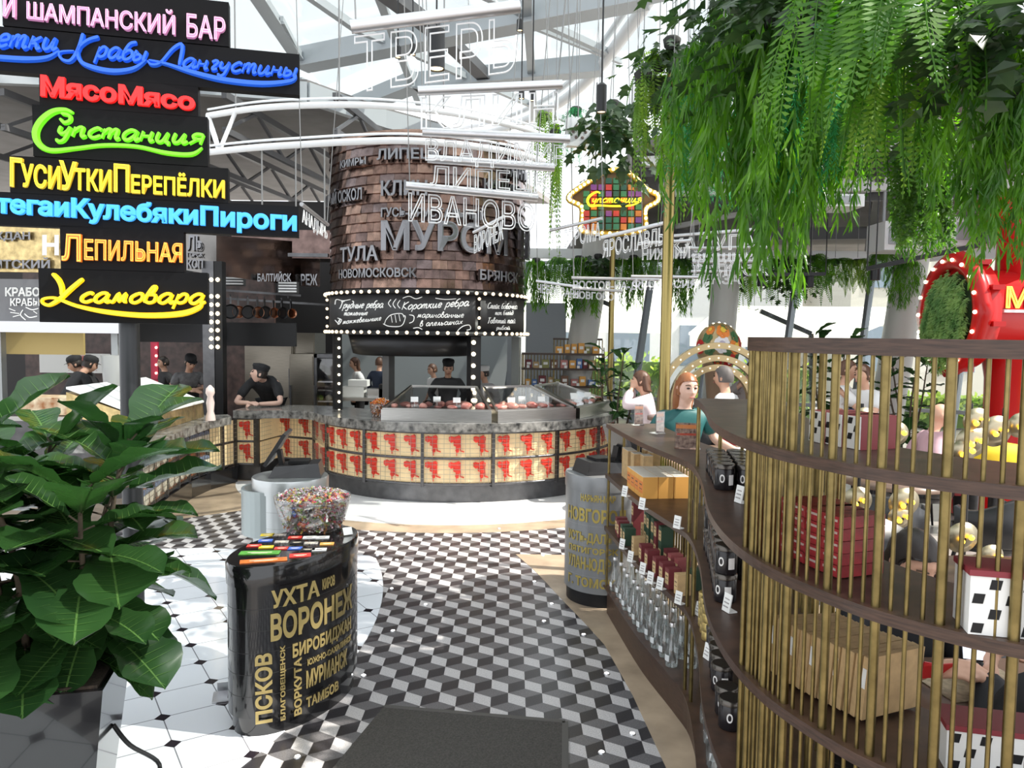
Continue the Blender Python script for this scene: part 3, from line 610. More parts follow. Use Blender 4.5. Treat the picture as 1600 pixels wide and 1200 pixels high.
# sign ring with bulbs and chalk menu below the copper
t = group_part('menu_ring',tower,(0,0,1.9)); ring = t
ZB0,ZB1 = 1.88,2.42
b = B(black); b.lathe([(TR+.06,ZB0),(TR+.06,ZB0+.05),(TR,ZB0+.05),(TR,ZB1-.05),(TR+.06,ZB1-.05),(TR+.06,ZB1),(TR-.05,ZB1),(TR-.05,ZB0)],TC,64,caps=False); b.build('rim', t)
def chalk_sector(a0,a1):
    b = B(chalkb); n_ = 20; b.rings([[onc(TC,r_,z_,math.radians(a0+(a1-a0)*i/n_)) for r_,z_ in ((TR+.02,ZB0+.055),(TR+.02,ZB1-.055),(TR+.005,ZB1-.055),(TR+.005,ZB0+.055))] for i in range(n_+1)]); return b.build('chalkboard', t)
chalk_sector(190,302); chalk_sector(305,352)
bw = M('bulb_soft',(1,.8,.55),.25,emit=1.2); br = 0
for i in range(34):
    for z in (ZB0+.03,ZB1-.03):
        a = math.radians(184+i*5.1); b = B(bw); p = onc(TC,TR+.075,z,a); b.ball(p,.022,8,5); b.build('bulb', t)
for k in range(4):
    for a in (303.5,191):
        b = B(bw); b.ball(onc(TC,TR+.05,ZB0+.1+k*.115,math.radians(a)),.02,8,5); b.build('bulb', t)
b = B(chalk)
cursive(b,'Грудные ребра',tow,.004,532,600,482,-6.5,1.5,-.3,-.02); cursive(b,'томленные',tow,.004,540,576,493,-4.5,1.1,-.2,-.02); cursive(b,'в можжевельнике',tow,.004,530,597,507,-4.5,1.1,-.2,-.1)
cursive(b,'Короткие ребра',tow,.004,628,732,484,-7,1.7,-.3,-.06); cursive(b,'маринованные',tow,.004,652,724,496,-5,1.2,-.2,.0); cursive(b,'в апельсинах',tow,.004,656,722,510,-5,1.2,-.2,-.06)
for s in ([(526,476),(528,468),(538,470),(550,468)],[(526,500),(532,506),(536,500),(530,497)],[(630,466),(640,463),(650,467),(660,464)],[(680,466),(695,468),(712,467)],[(714,517),(722,510),(732,508),(734,514),(728,516)],[(612,480),(608,474),(612,468)],[(619,482),(615,475),(620,467)],[(626,482),(622,476),(626,469)],[(600,506),(610,510),(628,509),(634,496),(632,493)],[(604,500),(612,492),(628,490),(632,496)],[(604,500),(602,506)],[(612,493),(614,504)],[(618,492),(620,504)],[(624,491),(626,502)],[(640,492),(647,494),(646,502),(640,505)],[(646,513),(654,512),(660,515)]): stroke(b,s,1.3,tow,.004,4)
cursive(b,'Стейк бабочка',tow,.004,760,806,482,-5,1.2,-.2,.02); cursive(b,'топ блейд',tow,.004,772,800,492,-4,1,-.1,0); cursive(b,'Говяжий пай',tow,.004,760,803,505,-5,1.2,-.2,0); cursive(b,'рибай',tow,.004,774,795,515,-3.6,1,-.1,0)
b.build('chalk_writing', t)
# posts and hood below the ring
t = group_part('tower_support',tower)
def post(px,py,w_,r_=TR,mat=black,name='post'):
    p = cyl_hit(px,py,TC,r_-.06); b = B(mat); a = math.atan2(p.y-TC.y,p.x-TC.x); b.box((p.x,p.y,.99),(w_,.1,1.76),a+PI/2); return b.build(name,t),p
o_,p1 = post(527,600,.12); o_,p2 = post(740,600,.14); post(607,600,.12,TR-.5,M('post_grey',(.10,.10,.10),.4,.5)); post(806,600,.13,TR,M('post_green_grey',(.16,.17,.16),.4))
for i in range(11):
    b = B(bulbw); b.ball(p1+Vector((.04,-.075,1.82-i*.115-p1.z)),.017,8,5); b.build('bulb', t)
    if i < 8: b = B(bulbw); b.ball(p2+Vector((.0,-.085,1.8-i*.14-p2.z)),.026,8,5); b.build('bulb', t)
b = B(blackmetal); b.lathe([(.72,1.62),(.80,1.64),(.86,1.88),(.80,1.88),(.72,1.64)],(TC.x-.13,TC.y-.35,0),40,caps=False); b.build('smoke_hood', t)
# ================================================================== glass display cases on the counter
meat = [M('meat_%d'%i,c,.35,noise_=.35,nscale=14,col2=(.62,.34,.28)) for i,c in enumerate(((.45,.06,.05),(.55,.12,.10),(.62,.25,.2)))]
def case(label, a0, a1, seed, meatword):
    rr = random.Random(seed); A,D = [Vector((*arc_(1.86,a_,a_,1)[0],0)) for a_ in (a0,a1)]
    ia,id_ = [Vector((*arc_(1.22,a_,a_,1)[0],0)) for a_ in (a0+1,a1-1)]
    t = thing('display_case',label,'display case',(A+D)/2+Vector((0,0,.91)),0,'glass display cases on the meat counter')
    b = B(steel); b.vf([Vector((*v.xy,z)) for z in (.912,1.04) for v in (A,D,id_,ia)], [(3,2,1,0),(4,5,6,7),(0,1,5,4),(1,2,6,5),(2,3,7,6),(3,0,4,7)]); b.build('steel_base', t)
    up = lambda v,z: Vector((*v.xy,z)); g0,g1,g2,g3 = up(A.lerp(ia,.06),1.045),up(D.lerp(id_,.06),1.045),up(id_,1.27),up(ia,1.27)
    b = B(glass); nn = (g1-g0).cross(g3-g0).normalized(); b.extr([g0,g1,g2,g3], nn*.006); b.build('front_glass', t)
    b = B(glass); b.extr([g0,g3,up(ia,1.045)], (D-A).normalized()*.006); b.build('side_glass', t); b = B(glass); b.extr([g1,g2,up(id_,1.045)], (A-D).normalized()*.006); b.build('side_glass', t)
    b = B(steel)
    for p,q in ((g0,g1),(g1,g2),(g2,g3),(g3,g0)): b.bar(p,q,.028,.024)
    for p,q in ((g2,id_),(g3,ia)): b.bar(p,up(q,1.04),.025,.025)
    b.build('steel_frame', t)
    for i in range(14):
        f = (i%7+.5)/7; g = .22+.34*(i//7)+rr.uniform(-.05,.05); c = A.lerp(D,f).lerp(ia.lerp(id_,f),g); b = B(meat[rr.randrange(3)]); r_ = rr.uniform(.042,.078); h = rr.uniform(.35,.65)
        b.ball((0,0,r_*h),r_,10,6,(1.2,.8,h))
        for v in b.bm.verts: v.co += Vector((noise.noise(v.co*22+Vector((i,seed,0))),noise.noise(v.co*22+Vector((0,i,seed))),0))*.022
        o = b.build('meat_cut', world=False, loc=(c.x,c.y,1.042), rz=rr.uniform(0,3)); tag(o, 'raw red meat cut lying under glass in the %s' % meatword,'meat','meat cuts in the '+meatword)
    for i in range(3):
        c = A.lerp(D,.25+.22*i).lerp(ia.lerp(id_,.25+.22*i),.3+.15*(i%2)); b = B(cardw); b.box((0,0,.07),(.085,.006,.06),0,-.25); b.box((0,.01,.02),(.01,.006,.06)); o = b.build('price_card', world=False, loc=(c.x,c.y,1.075), rz=.1)
        tag(o,'white price card standing %s in the %s' % (('at left','near the middle','at right')[i], meatword),'price card','price cards in the '+meatword)
case('leftmost glass display case with sloped top beside the candy bowl',247,284.5,3,'leftmost glass case')
case('middle glass display case with sloped top on the counter',286.5,316,4,'middle glass case')
case('rightmost glass display case nearest the back shop shelf',318,352,5,'rightmost glass case')
# ================================================================== the S-curved walnut and brass shelving
SC = [(.64,5.16),(.72,4.3),(.81,3.76),(.835,3.51),(.78,3.1),(.68,2.6),(.645,2.25),(.665,1.98),(.735,1.77),(.82,1.62),(.98,1.47),(1.25,1.35),(1.55,1.28)]
SF = [(p.x,p.y) for p in cat([(x,y,0) for x,y in SC],8)]
def cum(path):
    o = [0]
    for a,c in zip(path[:-1],path[1:]): o.append(o[-1]+math.hypot(c[0]-a[0],c[1]-a[1]))
    return o
SL = cum(SF)
def s_at(s, off=0):
    s = max(0,min(SL[-1]-1e-6,s)); k = 0
    while SL[k+1] < s: k += 1
    f = (s-SL[k])/(SL[k+1]-SL[k]); a,c = Vector(SF[k]),Vector(SF[k+1]); d = (c-a).normalized(); p = a.lerp(c,f)
    return Vector((p.x-d.y*off, p.y+d.x*off, 0)), math.atan2(d.y,d.x)
def s_of_y(y):
    return min(range(len(SF)), key=lambda k: abs(SF[k][1]-y) + (0 if k < 80 else 9))
DEP = .34
S4 = SL[s_of_y(3.51)]; SRL = SL[min(range(len(SF)), key=lambda k: abs(SF[k][0]/SF[k][1]-.311)+(9 if SF[k][1] > 2.2 else 0))]
LV = [.2,.61,.97,1.31,1.62]; TH = .028
t = thing('display_shelf','long S-curved walnut shelving with brass rods along the aisle','shelf',(1.1,2.6,0)); shelf = t
def sboard(s0,s1,z0,z1,o0,o1,name,n_=90):
    rs = []
    for i in range(n_+1):
        s = s0+(s1-s0)*i/n_; a,_ = s_at(s,o0); d,_ = s_at(s,o1)
        rs.append([Vector((a.x,a.y,z0)),Vector((a.x,a.y,z1)),Vector((d.x,d.y,z1)),Vector((d.x,d.y,z0))])
    b = B(walnut); b.rings(rs, smooth=False); return b.build(name, t)
sboard(0,SL[-1],.0,.19,.03,DEP,'plinth'); sboard(0,SL[-1],.19,.20,0,DEP,'shelf_board')
for z in LV[1:4]: sboard(0,SL[-1],z-TH,z,0,DEP,'shelf_board')
sboard(S4,SL[-1],LV[4]-TH,LV[4],0,DEP,'shelf_board'); sboard(SRL,SL[-1],1.865,1.902,-.005,.05,'top_rail')
def rod(s,off,z0,z1,r,name='brass_rod'):
    p,_ = s_at(s,off); b = B(brass); b.cyl((p.x,p.y,z0),(p.x,p.y,z1),r,seg=8,caps=False); return b.build(name, t)
extra = B(brass); nrod = 0
for s in [.025+k*.052 for k in range(int(SL[-1]/.052))]:            # the back rods
    z1 = LV[3]-.01 if s < S4 else LV[4]-.01
    if s > SRL-.05: break
    if nrod < 62: rod(s,DEP-.02,.2,z1,.0065)
    else:
        p,_ = s_at(s,DEP-.02); extra.cyl((p.x,p.y,.2),(p.x,p.y,z1),.0065,seg=8,caps=False)
    nrod += 1
extra.build('rear_brass_rods', t, kind='stuff')
s = SRL+.015; k = 0
while s < SL[-1]-.5:                                                    # the front rods of the tall end
    rod(s,.022,.2,1.87,.005 if k%4 else .011); s += .024 if k < 8 else .034; k += 1
for s,o in ((.02,.02),(.02,.12),(.02,.22),(S4-.1,.02),(S4-.04,.03),(S4-.04,.09),(S4-.1,.1),(S4+.02,.02),(S4+.02,.12),(S4+.02,.22),(SRL-.03,.02),(SRL-.03,.06),(SRL,.1),(SRL-.03,.14),(SRL+.02,.2)):
    rod(s,o,.2,LV[3]-.01 if s < S4 else (LV[4] if s < SRL-.1 else 1.87),.009,'brass_post')
# ------------------------------------------------------------------ goods
def tagcard(px,py,z,label,rz=None,h=.062,w_=.042):
    p = gp(px,py,z); b = B(cardw); b.box((0,0,h/2+.001),(w_,.004,h),0,-.18); b.box((0,.012,.003),(w_,.028,.004)); b.use(M('print_grey',(.35,.33,.33),.7))
    for k in range(3): b.box((0,-.0035+.0045*(k-1)*-1*.9,h*(.72-.2*k)),(w_*.6,.002,.004),0,-.18)
    o = b.build('price_tag', world=False, loc=(p.x,p.y,z), rz=-.95 if rz is None else rz)
    return tag(o,label,'price tag','price tags on the curved shelf')
for px,py,z,l in ((976,772,.97,'at the far end of the second board'),(1003,792,.97,'in front of the orange cartons'),(1058,822,.97,'right of the orange cartons'),(972,854,.61,'at the far end of the kraft box shelf'),(985,874,.61,'second from the far end of the kraft box shelf'),(1004,893,.61,'below the dark green topped boxes'),(1016,908,.61,'third from the near end of the kraft box shelf'),(1031,917,.61,'second from the near end of the kraft box shelf'),(1060,940,.61,'at the near end of the kraft box shelf')):
    tagcard(px,py+4,z,'white price tag '+l)
for px,py,z,l in ((1155,782,1.31,'on the third board beside the dark jars'),(1107,845,.97,'by the bend in front of stacked jars'),(1120,886,.97,'second from the bend before stacked jars'),(1136,952,.97,'below the tall jar stacks on the second board'),(1091,958,.61,'left of the golden tins'),(1103,990,.61,'below the golden tins'),(1105,1026,.61,'near the dark jars on the lower board'),(1134,1120,.61,'nearest the camera on the lower board')):
    tagcard(px,py+4,z,'white price tag '+l,-1.25)
def carton(name, sz, cm, front, top=None):
    """a carton with printed label faces; returns mesh data built once"""
    b = B(cm); b.box((0,0,sz[2]/2),sz); b.use(front); b.box((0,-sz[1]/2-.0006,sz[2]*.5),(sz[0]*.86,.0012,sz[2]*.55))
    b.use(M('print_dark',(.12,.08,.05),.7)); b.box((0,-sz[1]/2-.0014,sz[2]*.62),(sz[0]*.5,.0008,sz[2]*.06)); b.box((0,-sz[1]/2-.0014,sz[2]*.42),(sz[0]*.6,.0008,sz[2]*.03))
    if top: b.use(top); b.box((0,0,sz[2]+.001),(sz[0]*.99,sz[1]*.99,.002))
    return b.mesh(name)
def put(name,me,p,rz,label,cat_,group):
    o = bpy.data.objects.new(name,me); C.objects.link(o); o.location = p; o.rotation_euler = (0,0,rz); return tag(o,label,cat_,group)
paperw = M('paper_white',(.75,.70,.6),.7); greenp = M('green_print',(.16,.42,.05),.6); darkred = M('dark_red_card',(.16,.025,.03),.6); darkgreen = M('dark_green_card',(.03,.07,.04),.6); bluep = M('blue_print',(.06,.14,.45),.6)
greyc = M('grey_card',(.2,.2,.21),.7)
# second board: tall green sided cartons at the far end and a block of orange cartons
m1 = carton('tall_carton',(.085,.06,.19),kraft,greenp,paperw); m2 = carton('orange_carton',(.088,.088,.125),orangep,M('orange_print',(.68,.22,.05),.6),paperw)
def along(s,off): p,a = s_at(s,off); return p,a
side = -PI/2+PI
i = 0
for j,(s,off) in enumerate(((.14,.12),(.22,.12),(.34,.13),(.42,.17),(.30,.25),(.19,.24))):
    p,a = s_at(s,off); put('tea_carton',m1,(p.x,p.y,.971),a+PI,'tall green and cream carton, %s of six at the far end of the second board' % ORD[j],'carton','green sided cartons')
for i in range(4):
    for j in range(3):
        p,a = s_at(.50+.093*i,.085+.092*j); put('cookie_carton',m2,(p.x,p.y,.971),a,'orange carton on the second board, %s row back, %s from far end' % (ORD[j],ORD[i]),'carton','block of orange cartons')
# third board: small kraft boxes, some stacked
cols = ((darkred,paperred),(darkgreen,kraft),(kraft,kraft),(darkred,kraft),(M('rose_card',(.35,.09,.09),.6),kraft))
ms = [carton('small_box',(.05,.07,.105),cols[k][0],M('kraft_label',(.60,.43,.22),.7)) for k in range(5)]
spec = [(.10,.07,3,0),(.16,.06,3,0),(.22,.06,1,0),(.275,.055,1,0),(.12,.17,3,1),(.20,.2,2,0),(.27,.19,1,1),(.33,.18,1,1),(.39,.18,1,1),(.45,.17,0,1),(.51,.17,1,1),(.57,.17,0,0),(.63,.16,4,0),(.69,.16,4,0),(.50,.06,3,0),(.57,.06,3,0),(.66,.055,0,0),(.72,.055,0,0),(.78,.05,3,0),(.80,.16,1,0),(.84,.06,2,0),(.40,.06,2,0)]
for k,(s,off,c_,up_) in enumerate(spec):
    p,a = s_at(.04+s*1.62,off)
    for u in range(up_+1):
        put('small_box',ms[c_],(p.x,p.y,.611+u*.1055),a,'small %s box on the third board, %s from far end%s' % (('dark red','dark green','kraft','red sided kraft','rose')[c_],ORD[k],', stacked on top' if u else ''),'box','small kraft boxes on the third board')
# bottles on the plinth
botg = glassmat('bottle_glass',(.93,.96,.96),.25,.06); silver = M('silver_cap',(.7,.7,.7),.3,.9)
bb = B(botg); bb.lathe([(.030,0),(.034,.01),(.034,.075),(.028,.10),(.016,.15),(.0125,.19),(.0125,.215)],(0,0,0),14); bme = bb.mesh('bottle')
cb = B(silver); cb.lathe([(.0145,.205),(.0145,.222),(.012,.226)],(0,0,0),12); cme = cb.mesh('cap')
wl = B(M('bottle_label',(.72,.74,.75),.6)); wl.rings([[Vector((.0346*math.cos(a_),.0346*math.sin(a_),z)) for a_ in [-2.4+1.6*k/6 for k in range(7)]] for z in (.03,.062)],closed=False); lme = wl.mesh('label')
nbt = 0
for r_ in range(3):
    for k in range(11):
        s = .12+.118*k+.03*(r_%2); 
        if s > S4-.22: continue
        p,a = s_at(s,.06+.082*r_+R.uniform(-.008,.008)); nbt += 1
        bt = tag(bpy.data.objects.new('bottle',bme),'clear glass bottle with silver cap, %s row from aisle, %s from far end' % (ORD[r_],ORD[k]),'bottle','clear bottles on the shelf plinth'); C.objects.link(bt); bt.location = (p.x,p.y,.2005); bt.rotation_euler = (0,0,a)
        for nm,me in (('cap',cme),('label',lme)):
            o = bpy.data.objects.new(nm,me); C.objects.link(o); o.parent = bt
for k in range(10):
    s = S4+.12+.085*k; p,a = s_at(s,.07 if k%2 else .15); bt = tag(bpy.data.objects.new('bottle',bme),'clear bottle on the plinth past the bend, %s toward the camera' % ORD[k],'bottle','bottles past the bend'); C.objects.link(bt); bt.location = (p.x,p.y,.2005)
    for nm,me in (('cap',cme),('label',lme)):
        o = bpy.data.objects.new(nm,me); C.objects.link(o); o.parent = bt
# jars of the bend
jb = B(M('jar_dark',(.012,.010,.012),.25)); jb.lathe([(.036,0),(.039,.005),(.039,.078),(.036,.083)],(0,0,0),18); jme = jb.mesh('jar')
jl = B(M('jar_lid',(.10,.09,.08),.25,.8)); jl.lathe([(.041,.083),(.041,.098),(.037,.101)],(0,0,0),18); jlm = jl.mesh('lid')
jp = B(M('jar_print',(.8,.78,.76),.5)); text(jp,'О',lambda u,v,t_: Vector(((.0395+.0003*t_)*math.cos(-2.4+.5*u),(.0395+.0003*t_)*math.sin(-2.4+.5*u),.03+.032*v)),bold=.03)
jp.rings([[Vector((.0396*math.cos(a_),.0396*math.sin(a_),z)) for a_ in [-1.5+.6*k/5 for k in range(6)]] for z in (.02,.06)],closed=False); jpm = jp.mesh('print')
gt = B(M('gold_tin',(.55,.42,.16),.35,.7,noise_=.3,nscale=60)); gt.lathe([(.034,0),(.036,.004),(.036,.034),(.034,.038)],(0,0,0),16); gtm = gt.mesh('tin')
def jar(s,off,z,label,grp):
    p,a = s_at(s,off); o = tag(bpy.data.objects.new('jar',jme),label,'jar',grp); C.objects.link(o); o.location = (p.x,p.y,z); o.rotation_euler = (0,0,R.uniform(-.4,.4))
    for nm,me in (('lid',jlm),('printed_letters',jpm)):
        c_ = bpy.data.objects.new(nm,me); C.objects.link(c_); c_.parent = o
for k in range(5):
    for r_ in range(3):
        s = S4+.17+.092*k; jar(s,.075+.088*r_,1.311,'dark jar on the third board past the bend, %s row, %s from far' % (('aisle','middle','back')[r_],ORD[k]),'dark jars on the third board')
for k in range(8):
    for u in range(1 if k in (1,) else 2):
        jar(S4+.20+.092*k,.07,.971+.102*u,'dark jar on the second board past the bend, %s column, %s' % (ORD[k],('at the bottom','stacked on top')[u]),'stacked dark jars on the second board')
    if k < 5: jar(S4+.20+.092*k,.165,.971,'dark jar in the back row of the second board, %s from far' % ORD[k],'stacked dark jars on the second board')
for k in range(3):
    for u in range(4):
        p,a = s_at(S4+.14+.078*k,.06); put('golden_tin',gtm,(p.x,p.y,.611+.0385*u),0,'flat golden tin on the lower board, %s stack, %s from below' % (ORD[k],ORD[u]),'tin','golden tins on the lower board')
for k in range(8):
    if k == 5: continue
    jar(S4+.40+.092*k,.075,.611,'dark jar on the lower board past the golden tins, %s toward the camera' % ORD[k],'dark jars on the lower board')
# the tall end: striped gift boxes, red packs, craft tray
stripe = M('stripe_white',(.72,.72,.70),.6)
def striped(px0,px1,py,z,lab,w_,h,dp,rz):
    p = gp((px0+px1)/2,py,z); t2 = thing('gift_box',lab,'gift box',(p.x,p.y,z+.001),rz)
    b = B(stripe); b.box((0,0,h/2),(w_,dp,h)); b.use(black)
    for i in range(int(w_/.03)):
        for k in range(int(h/.03)):
            if (i*2+k*3)%5 < 2: x = -w_/2+.016+i*.03; b.extr([(x-.012,-dp/2-.0008,k*.03+.004),(x+.008,-dp/2-.0008,k*.03+.004),(x+.012,-dp/2-.0008,k*.03+.024),(x-.008,-dp/2-.0008,k*.03+.024)],(0,.0007,0))
    b.build('body', t2, world=False)
    b = B(M('gift_red',(.20,.02,.03),.5)); b.box((0,0,h+.006),(w_+.006,dp+.006,.012)); b.build('lid', t2, world=False); return t2
S0 = SRL
for k,(ds,l) in enumerate(((.30,'first'),)): pass
pa,aa = s_at(SRL+.26,.19)
for k in range(3):
    p,a = s_at(SRL+.07+.075*k,.2+.01*k); t2 = thing('gift_box','striped gift box with red sides behind the rods, %s from the left' % ORD[k],'gift box',(p.x,p.y,1.621),a,'striped gift boxes on the upper board')
    b = B(M('gift_red_side',(.22,.03,.035),.5)); b.box((0,.03,.042),(.068,.12,.085)); b.build('body', t2, world=False)
    b = B(stripe,black); b.box((0,-.032,.042),(.066,.004,.083)); b.use(black)
    for i in range(3):
        for q in range(4):
            if (i*2+q*3)%5 < 2: b.extr([(-.031+i*.021,-.0345,.004+q*.020),(-.016+i*.021,-.0345,.004+q*.020),(-.012+i*.021,-.0345,.02+q*.020),(-.027+i*.021,-.0345,.02+q*.020)],(0,.0007,0))
    b.build('patterned_front', t2, world=False)
redpk = M('red_pack',(.33,.025,.03),.4,noise_=.3,nscale=40)
for k in range(4):
    for u in range(5):
        p,a = s_at(SRL+.05+.072*k,.17); b = B(redpk); b.box((0,0,.016),(.064,.14,.029)); b.use(M('red_pack_line',(.6,.45,.4),.5)); b.box((0,-.0705,.02),(.045,.001,.006)); o = b.build('red_pack', world=False, loc=(p.x,p.y,1.311+.0305*u), rz=a+R.uniform(-.06,.06)); tag(o,'flat red pack behind the rods, %s pile, %s from below' % (ORD[k],ORD[u]),'pack','piles of red packs')
pa,a = s_at(SRL+.20,.19)
for k in range(17):
    p,a = s_at(SRL+.04+.02*k,.17+.003*k); b = B(kraft); b.box((0,0,.085),(.015,.19,.16)); b.use(cardw); b.box((0,-.0957,.11),(.011,.001,.05)) if k%4 == 0 else None
    o = b.build('craft_booklet', world=False, loc=(p.x,p.y,.975), rz=a); o.rotation_euler = (0,.09,a); tag(o,'slim kraft booklet in a row behind the rods, %s from the left' % ORD[k],'booklet','kraft booklets on the second board')
pR = at(1548,930,1.75); striped(1530,1640,985,1.31,'large white box with black squares at the right picture edge',.2,.12,.1,-.25)
striped(1490,1600,1195,.97,'white and black checked box with dark red top at lower right',.2,.09,.1,-.25)
# leaflet stands on the low top
for k,(px,py,rz,lab) in enumerate(((998,665,.2,'leftmost clear leaflet stand on the low walnut top'),(1031,678,.6,'middle clear leaflet stand with triangular foot on the low walnut top'),(1074,702,-.15,'nearest leaflet stand with red print beside the brass posts'))):
    p = gp(px,py,1.31); h = (.135,.13,.135)[k]; w_ = (.058,.06,.125)[k]; t2 = thing('leaflet_stand',lab,'leaflet stand',(p.x,p.y,1.3105),rz)
    b = B(acryl); b.box((0,.02,.003),(w_+.01,.07,.005)); b.box((0,-.003,h/2+.005),(w_+.008,.003,h)); b.box((0,.004,h/2+.005),(w_+.008,.003,h)); b.build('acrylic_stand', t2, world=False)
    rr = random.Random(k); b = B(M('leaflet_photo',(.34,.11,.09),.6,noise_=.8,nscale=50,col2=(.55,.40,.30))); b.box((0,.0005,h/2+.005),(w_,.002,h*.97)); b.use(M('leaflet_band',(.55,.08,.04),.5)); b.box((0,-.0008,h*.58),(w_*.9,.0008,h*.08)); b.use(M('leaflet_top',(.75,.28,.08),.5)); b.box((0,-.0008,h*.88),(w_*.98,.0008,h*.15))
    b.build('leaflet', t2, world=False)
# ================================================================== kiosks
gold = M('gold_letter',(.46,.36,.15),.35,.6)
def oval(c,a_,b_,rz,n_=48): 
    return [Vector((c[0]+a_*math.cos(t_)*math.cos(rz)-b_*math.sin(t_)*math.sin(rz), c[1]+a_*math.cos(t_)*math.sin(rz)+b_*math.sin(t_)*math.cos(rz))) for t_ in [2*PI*k/n_ for k in range(n_)]]
def kiosk(label,c,a_,b_,rz,h,body,basem,top):
    t = thing('kiosk',label,'kiosk',(c[0],c[1],0))
    P = lambda s,z: [Vector((*p,z)) for p in oval(c,a_*s,b_*s,rz)]
    b = B(body); b.rings([P(1,.1),P(1,h-.03)]); b.build('body', t)
    b = B(basem); b.rings([P(.94,0),P(.95,.1)]); b.build('base_ring', t)
    b = B(top); b.rings([P(1.015,h-.1),P(1.02,h-.01),P(1.0,h)]); b.build('top', t)
    b = B(M('seam',(.02,.02,.02),.4) if body is blackgloss else M('seam_grey',(.3,.3,.3),.4))
    for k in range(1,6): z = .1+(h-.2)*k/6; b.rings([P(1.0015,z-.0012),P(1.0015,z+.0012)],caps=False)
    b.build('panel_seam', t)
    return t
def ovalmap(c,a_,b_,rz,zoff=.003):
    Q = [Vector((c[0]+(a_)*math.cos(t_)*math.cos(rz)-(b_)*math.sin(t_)*math.sin(rz), c[1]+a_*math.cos(t_)*math.sin(rz)+b_*math.sin(t_)*math.cos(rz))) for t_ in [2*PI*k/720 for k in range(721)]]
    Lq = cum([(p.x,p.y) for p in Q])
    def f(px,py,t=0):
        # where the sight line meets the oval wall
        v = ray(px,py); o = Vector((0,0,CZ)); ca,sa = math.cos(-rz),math.sin(-rz)
        def loc(w_,tr): x,y = (w_.x-(c[0] if tr else 0)),(w_.y-(c[1] if tr else 0)); return ((x*ca-y*sa)/a_,(x*sa+y*ca)/b_)
        ox,oy = loc(o,True); vx,vy = loc(v,False); A = vx*vx+vy*vy; Bq = 2*(ox*vx+oy*vy); D = max(0,Bq*Bq-4*A*(ox*ox+oy*oy-1)); p = o+v*((-Bq-math.sqrt(D))/(2*A))
        n_ = Vector((p.x-c[0],p.y-c[1],0)).normalized(); return p+n_*(zoff+t)
    def ang(px,py):
        p = f(px,py); x,y = p.x-c[0],p.y-c[1]; return math.atan2((-x*math.sin(rz)+y*math.cos(rz))/b_,(x*math.cos(rz)+y*math.sin(rz))/a_), p.z
    def g(a,z,o=0): 
        x,y = (a_+zoff+o)*math.cos(a),(b_+zoff+o)*math.sin(a); return Vector((c[0]+x*math.cos(rz)-y*math.sin(rz),c[1]+x*math.sin(rz)+y*math.cos(rz),z))
    return f,ang,g
def ovaltext(t,mp,items,mat):
    f,ang,g = mp
    for it in items:
        s,x0,y0,x1,y1 = it[:5]; vert = len(it) > 5; a0,z0 = ang(x0,y0 if not vert else (y0+y1)/2); a1,_ = ang(x1,(y0+y1)/2); ext_ = it[5] if vert and it[5] else None
        if it[-1] == 'v': _,zt = ang((x0+x1)/2,y0); _,zb = ang((x0+x1)/2,y1)
        else: _,zt = ang(x0,y0); _,zb = ang(x0,y1)
        if a1 < a0-PI: a1 += 2*PI
        b = B(mat)
        if it[-1] == 'v': text(b,s,lambda u,v,t_: g(a0+(a1-a0)*(1-v),zb+(zt-zb)*u,(t_+.5)*.002),bold=.035)
        else:
            wd = (a1-a0)*(it[5] if len(it) > 5 else 1); text(b,s,lambda u,v,t_: g(a0+wd*u,zb+(zt-zb)*v,(t_+.5)*.002),bold=.035)
        b.build('gold_lettering', t)
KC,KA,KB,KR,KH = (-1.09,3.86),.42,.225,math.radians(66),.82
t = kiosk('black oval pedestal with gold city names in the foreground',KC,KA,KB,KR,KH,blackgloss,blackgloss,blackgloss)
ovaltext(t,ovalmap(KC,KA,KB,KR),[('УХТА',424,923,499,951),('ВОРОНЕЖ',423,959,520,1003,1.5),('БИРОБИДЖАН',457,1006,522,1032,1.6),('ЮЖНО-САХАЛИНСК',480,1030,524,1040,1.8),('МУРМАНСК',478,1048,522,1076,1.6),('ТАМБОВ',478,1090,518,1106,1.3),('ПСКОВ',399,1021,426,1130,'v'),('БЛАГОВЕЩЕНСК',438,1008,447,1125,'v'),('ВОРКУТА',459,1028,471,1117,'v'),('КИРОВ',503,905,522,922)],gold)
# cards laid out on it
def oncard(px,py,w_,d_,mat,lab,cat_,rz,name,grp=None,th=.003):
    p = gp(px,py,KH+.001); w_ *= 1.12; d_ *= 1.15; b = B(mat); b.box((0,0,th/2),(w_,d_,th)); b.use(M('print_dark',(.12,.08,.05),.7)) if mat is cardw else b.use(M('print_pale',(.8,.7,.55),.7)); b.box((0,0,th+.0003),(w_*.6,d_*.12,.0006)); b.box((0,-d_*.2,th+.0003),(w_*.4,d_*.08,.0006))
    o = b.build(name, world=False, loc=p, rz=rz); return tag(o,lab,cat_,grp)
yel_ = M('yellow_card',(.75,.55,.03),.5); redc = M('red_card',(.60,.04,.03),.5); bluec = M('blue_card',(.07,.15,.55),.5); phot = M('photo_card',(.30,.22,.18),.5,noise_=.8,nscale=90,col2=(.7,.65,.6)); blk = M('black_card',(.02,.02,.022),.4)
cards = [(418,836,yel_,'yellow'),(437,836,phot,'photo printed'),(461,840,redc,'red'),(484,840,cardw,'white'),(504,840,cardw,'white'),(415,845,bluec,'blue'),(440,847,phot,'photo printed'),(464,848,blk,'black'),(486,849,phot,'photo printed'),(511,850,orangep,'orange'),(397,853,redc,'red'),(416,855,yel_,'yellow'),(440,857,redc,'red'),(461,857,bluec,'blue'),(481,859,blk,'black'),(499,859,cardw,'white')]
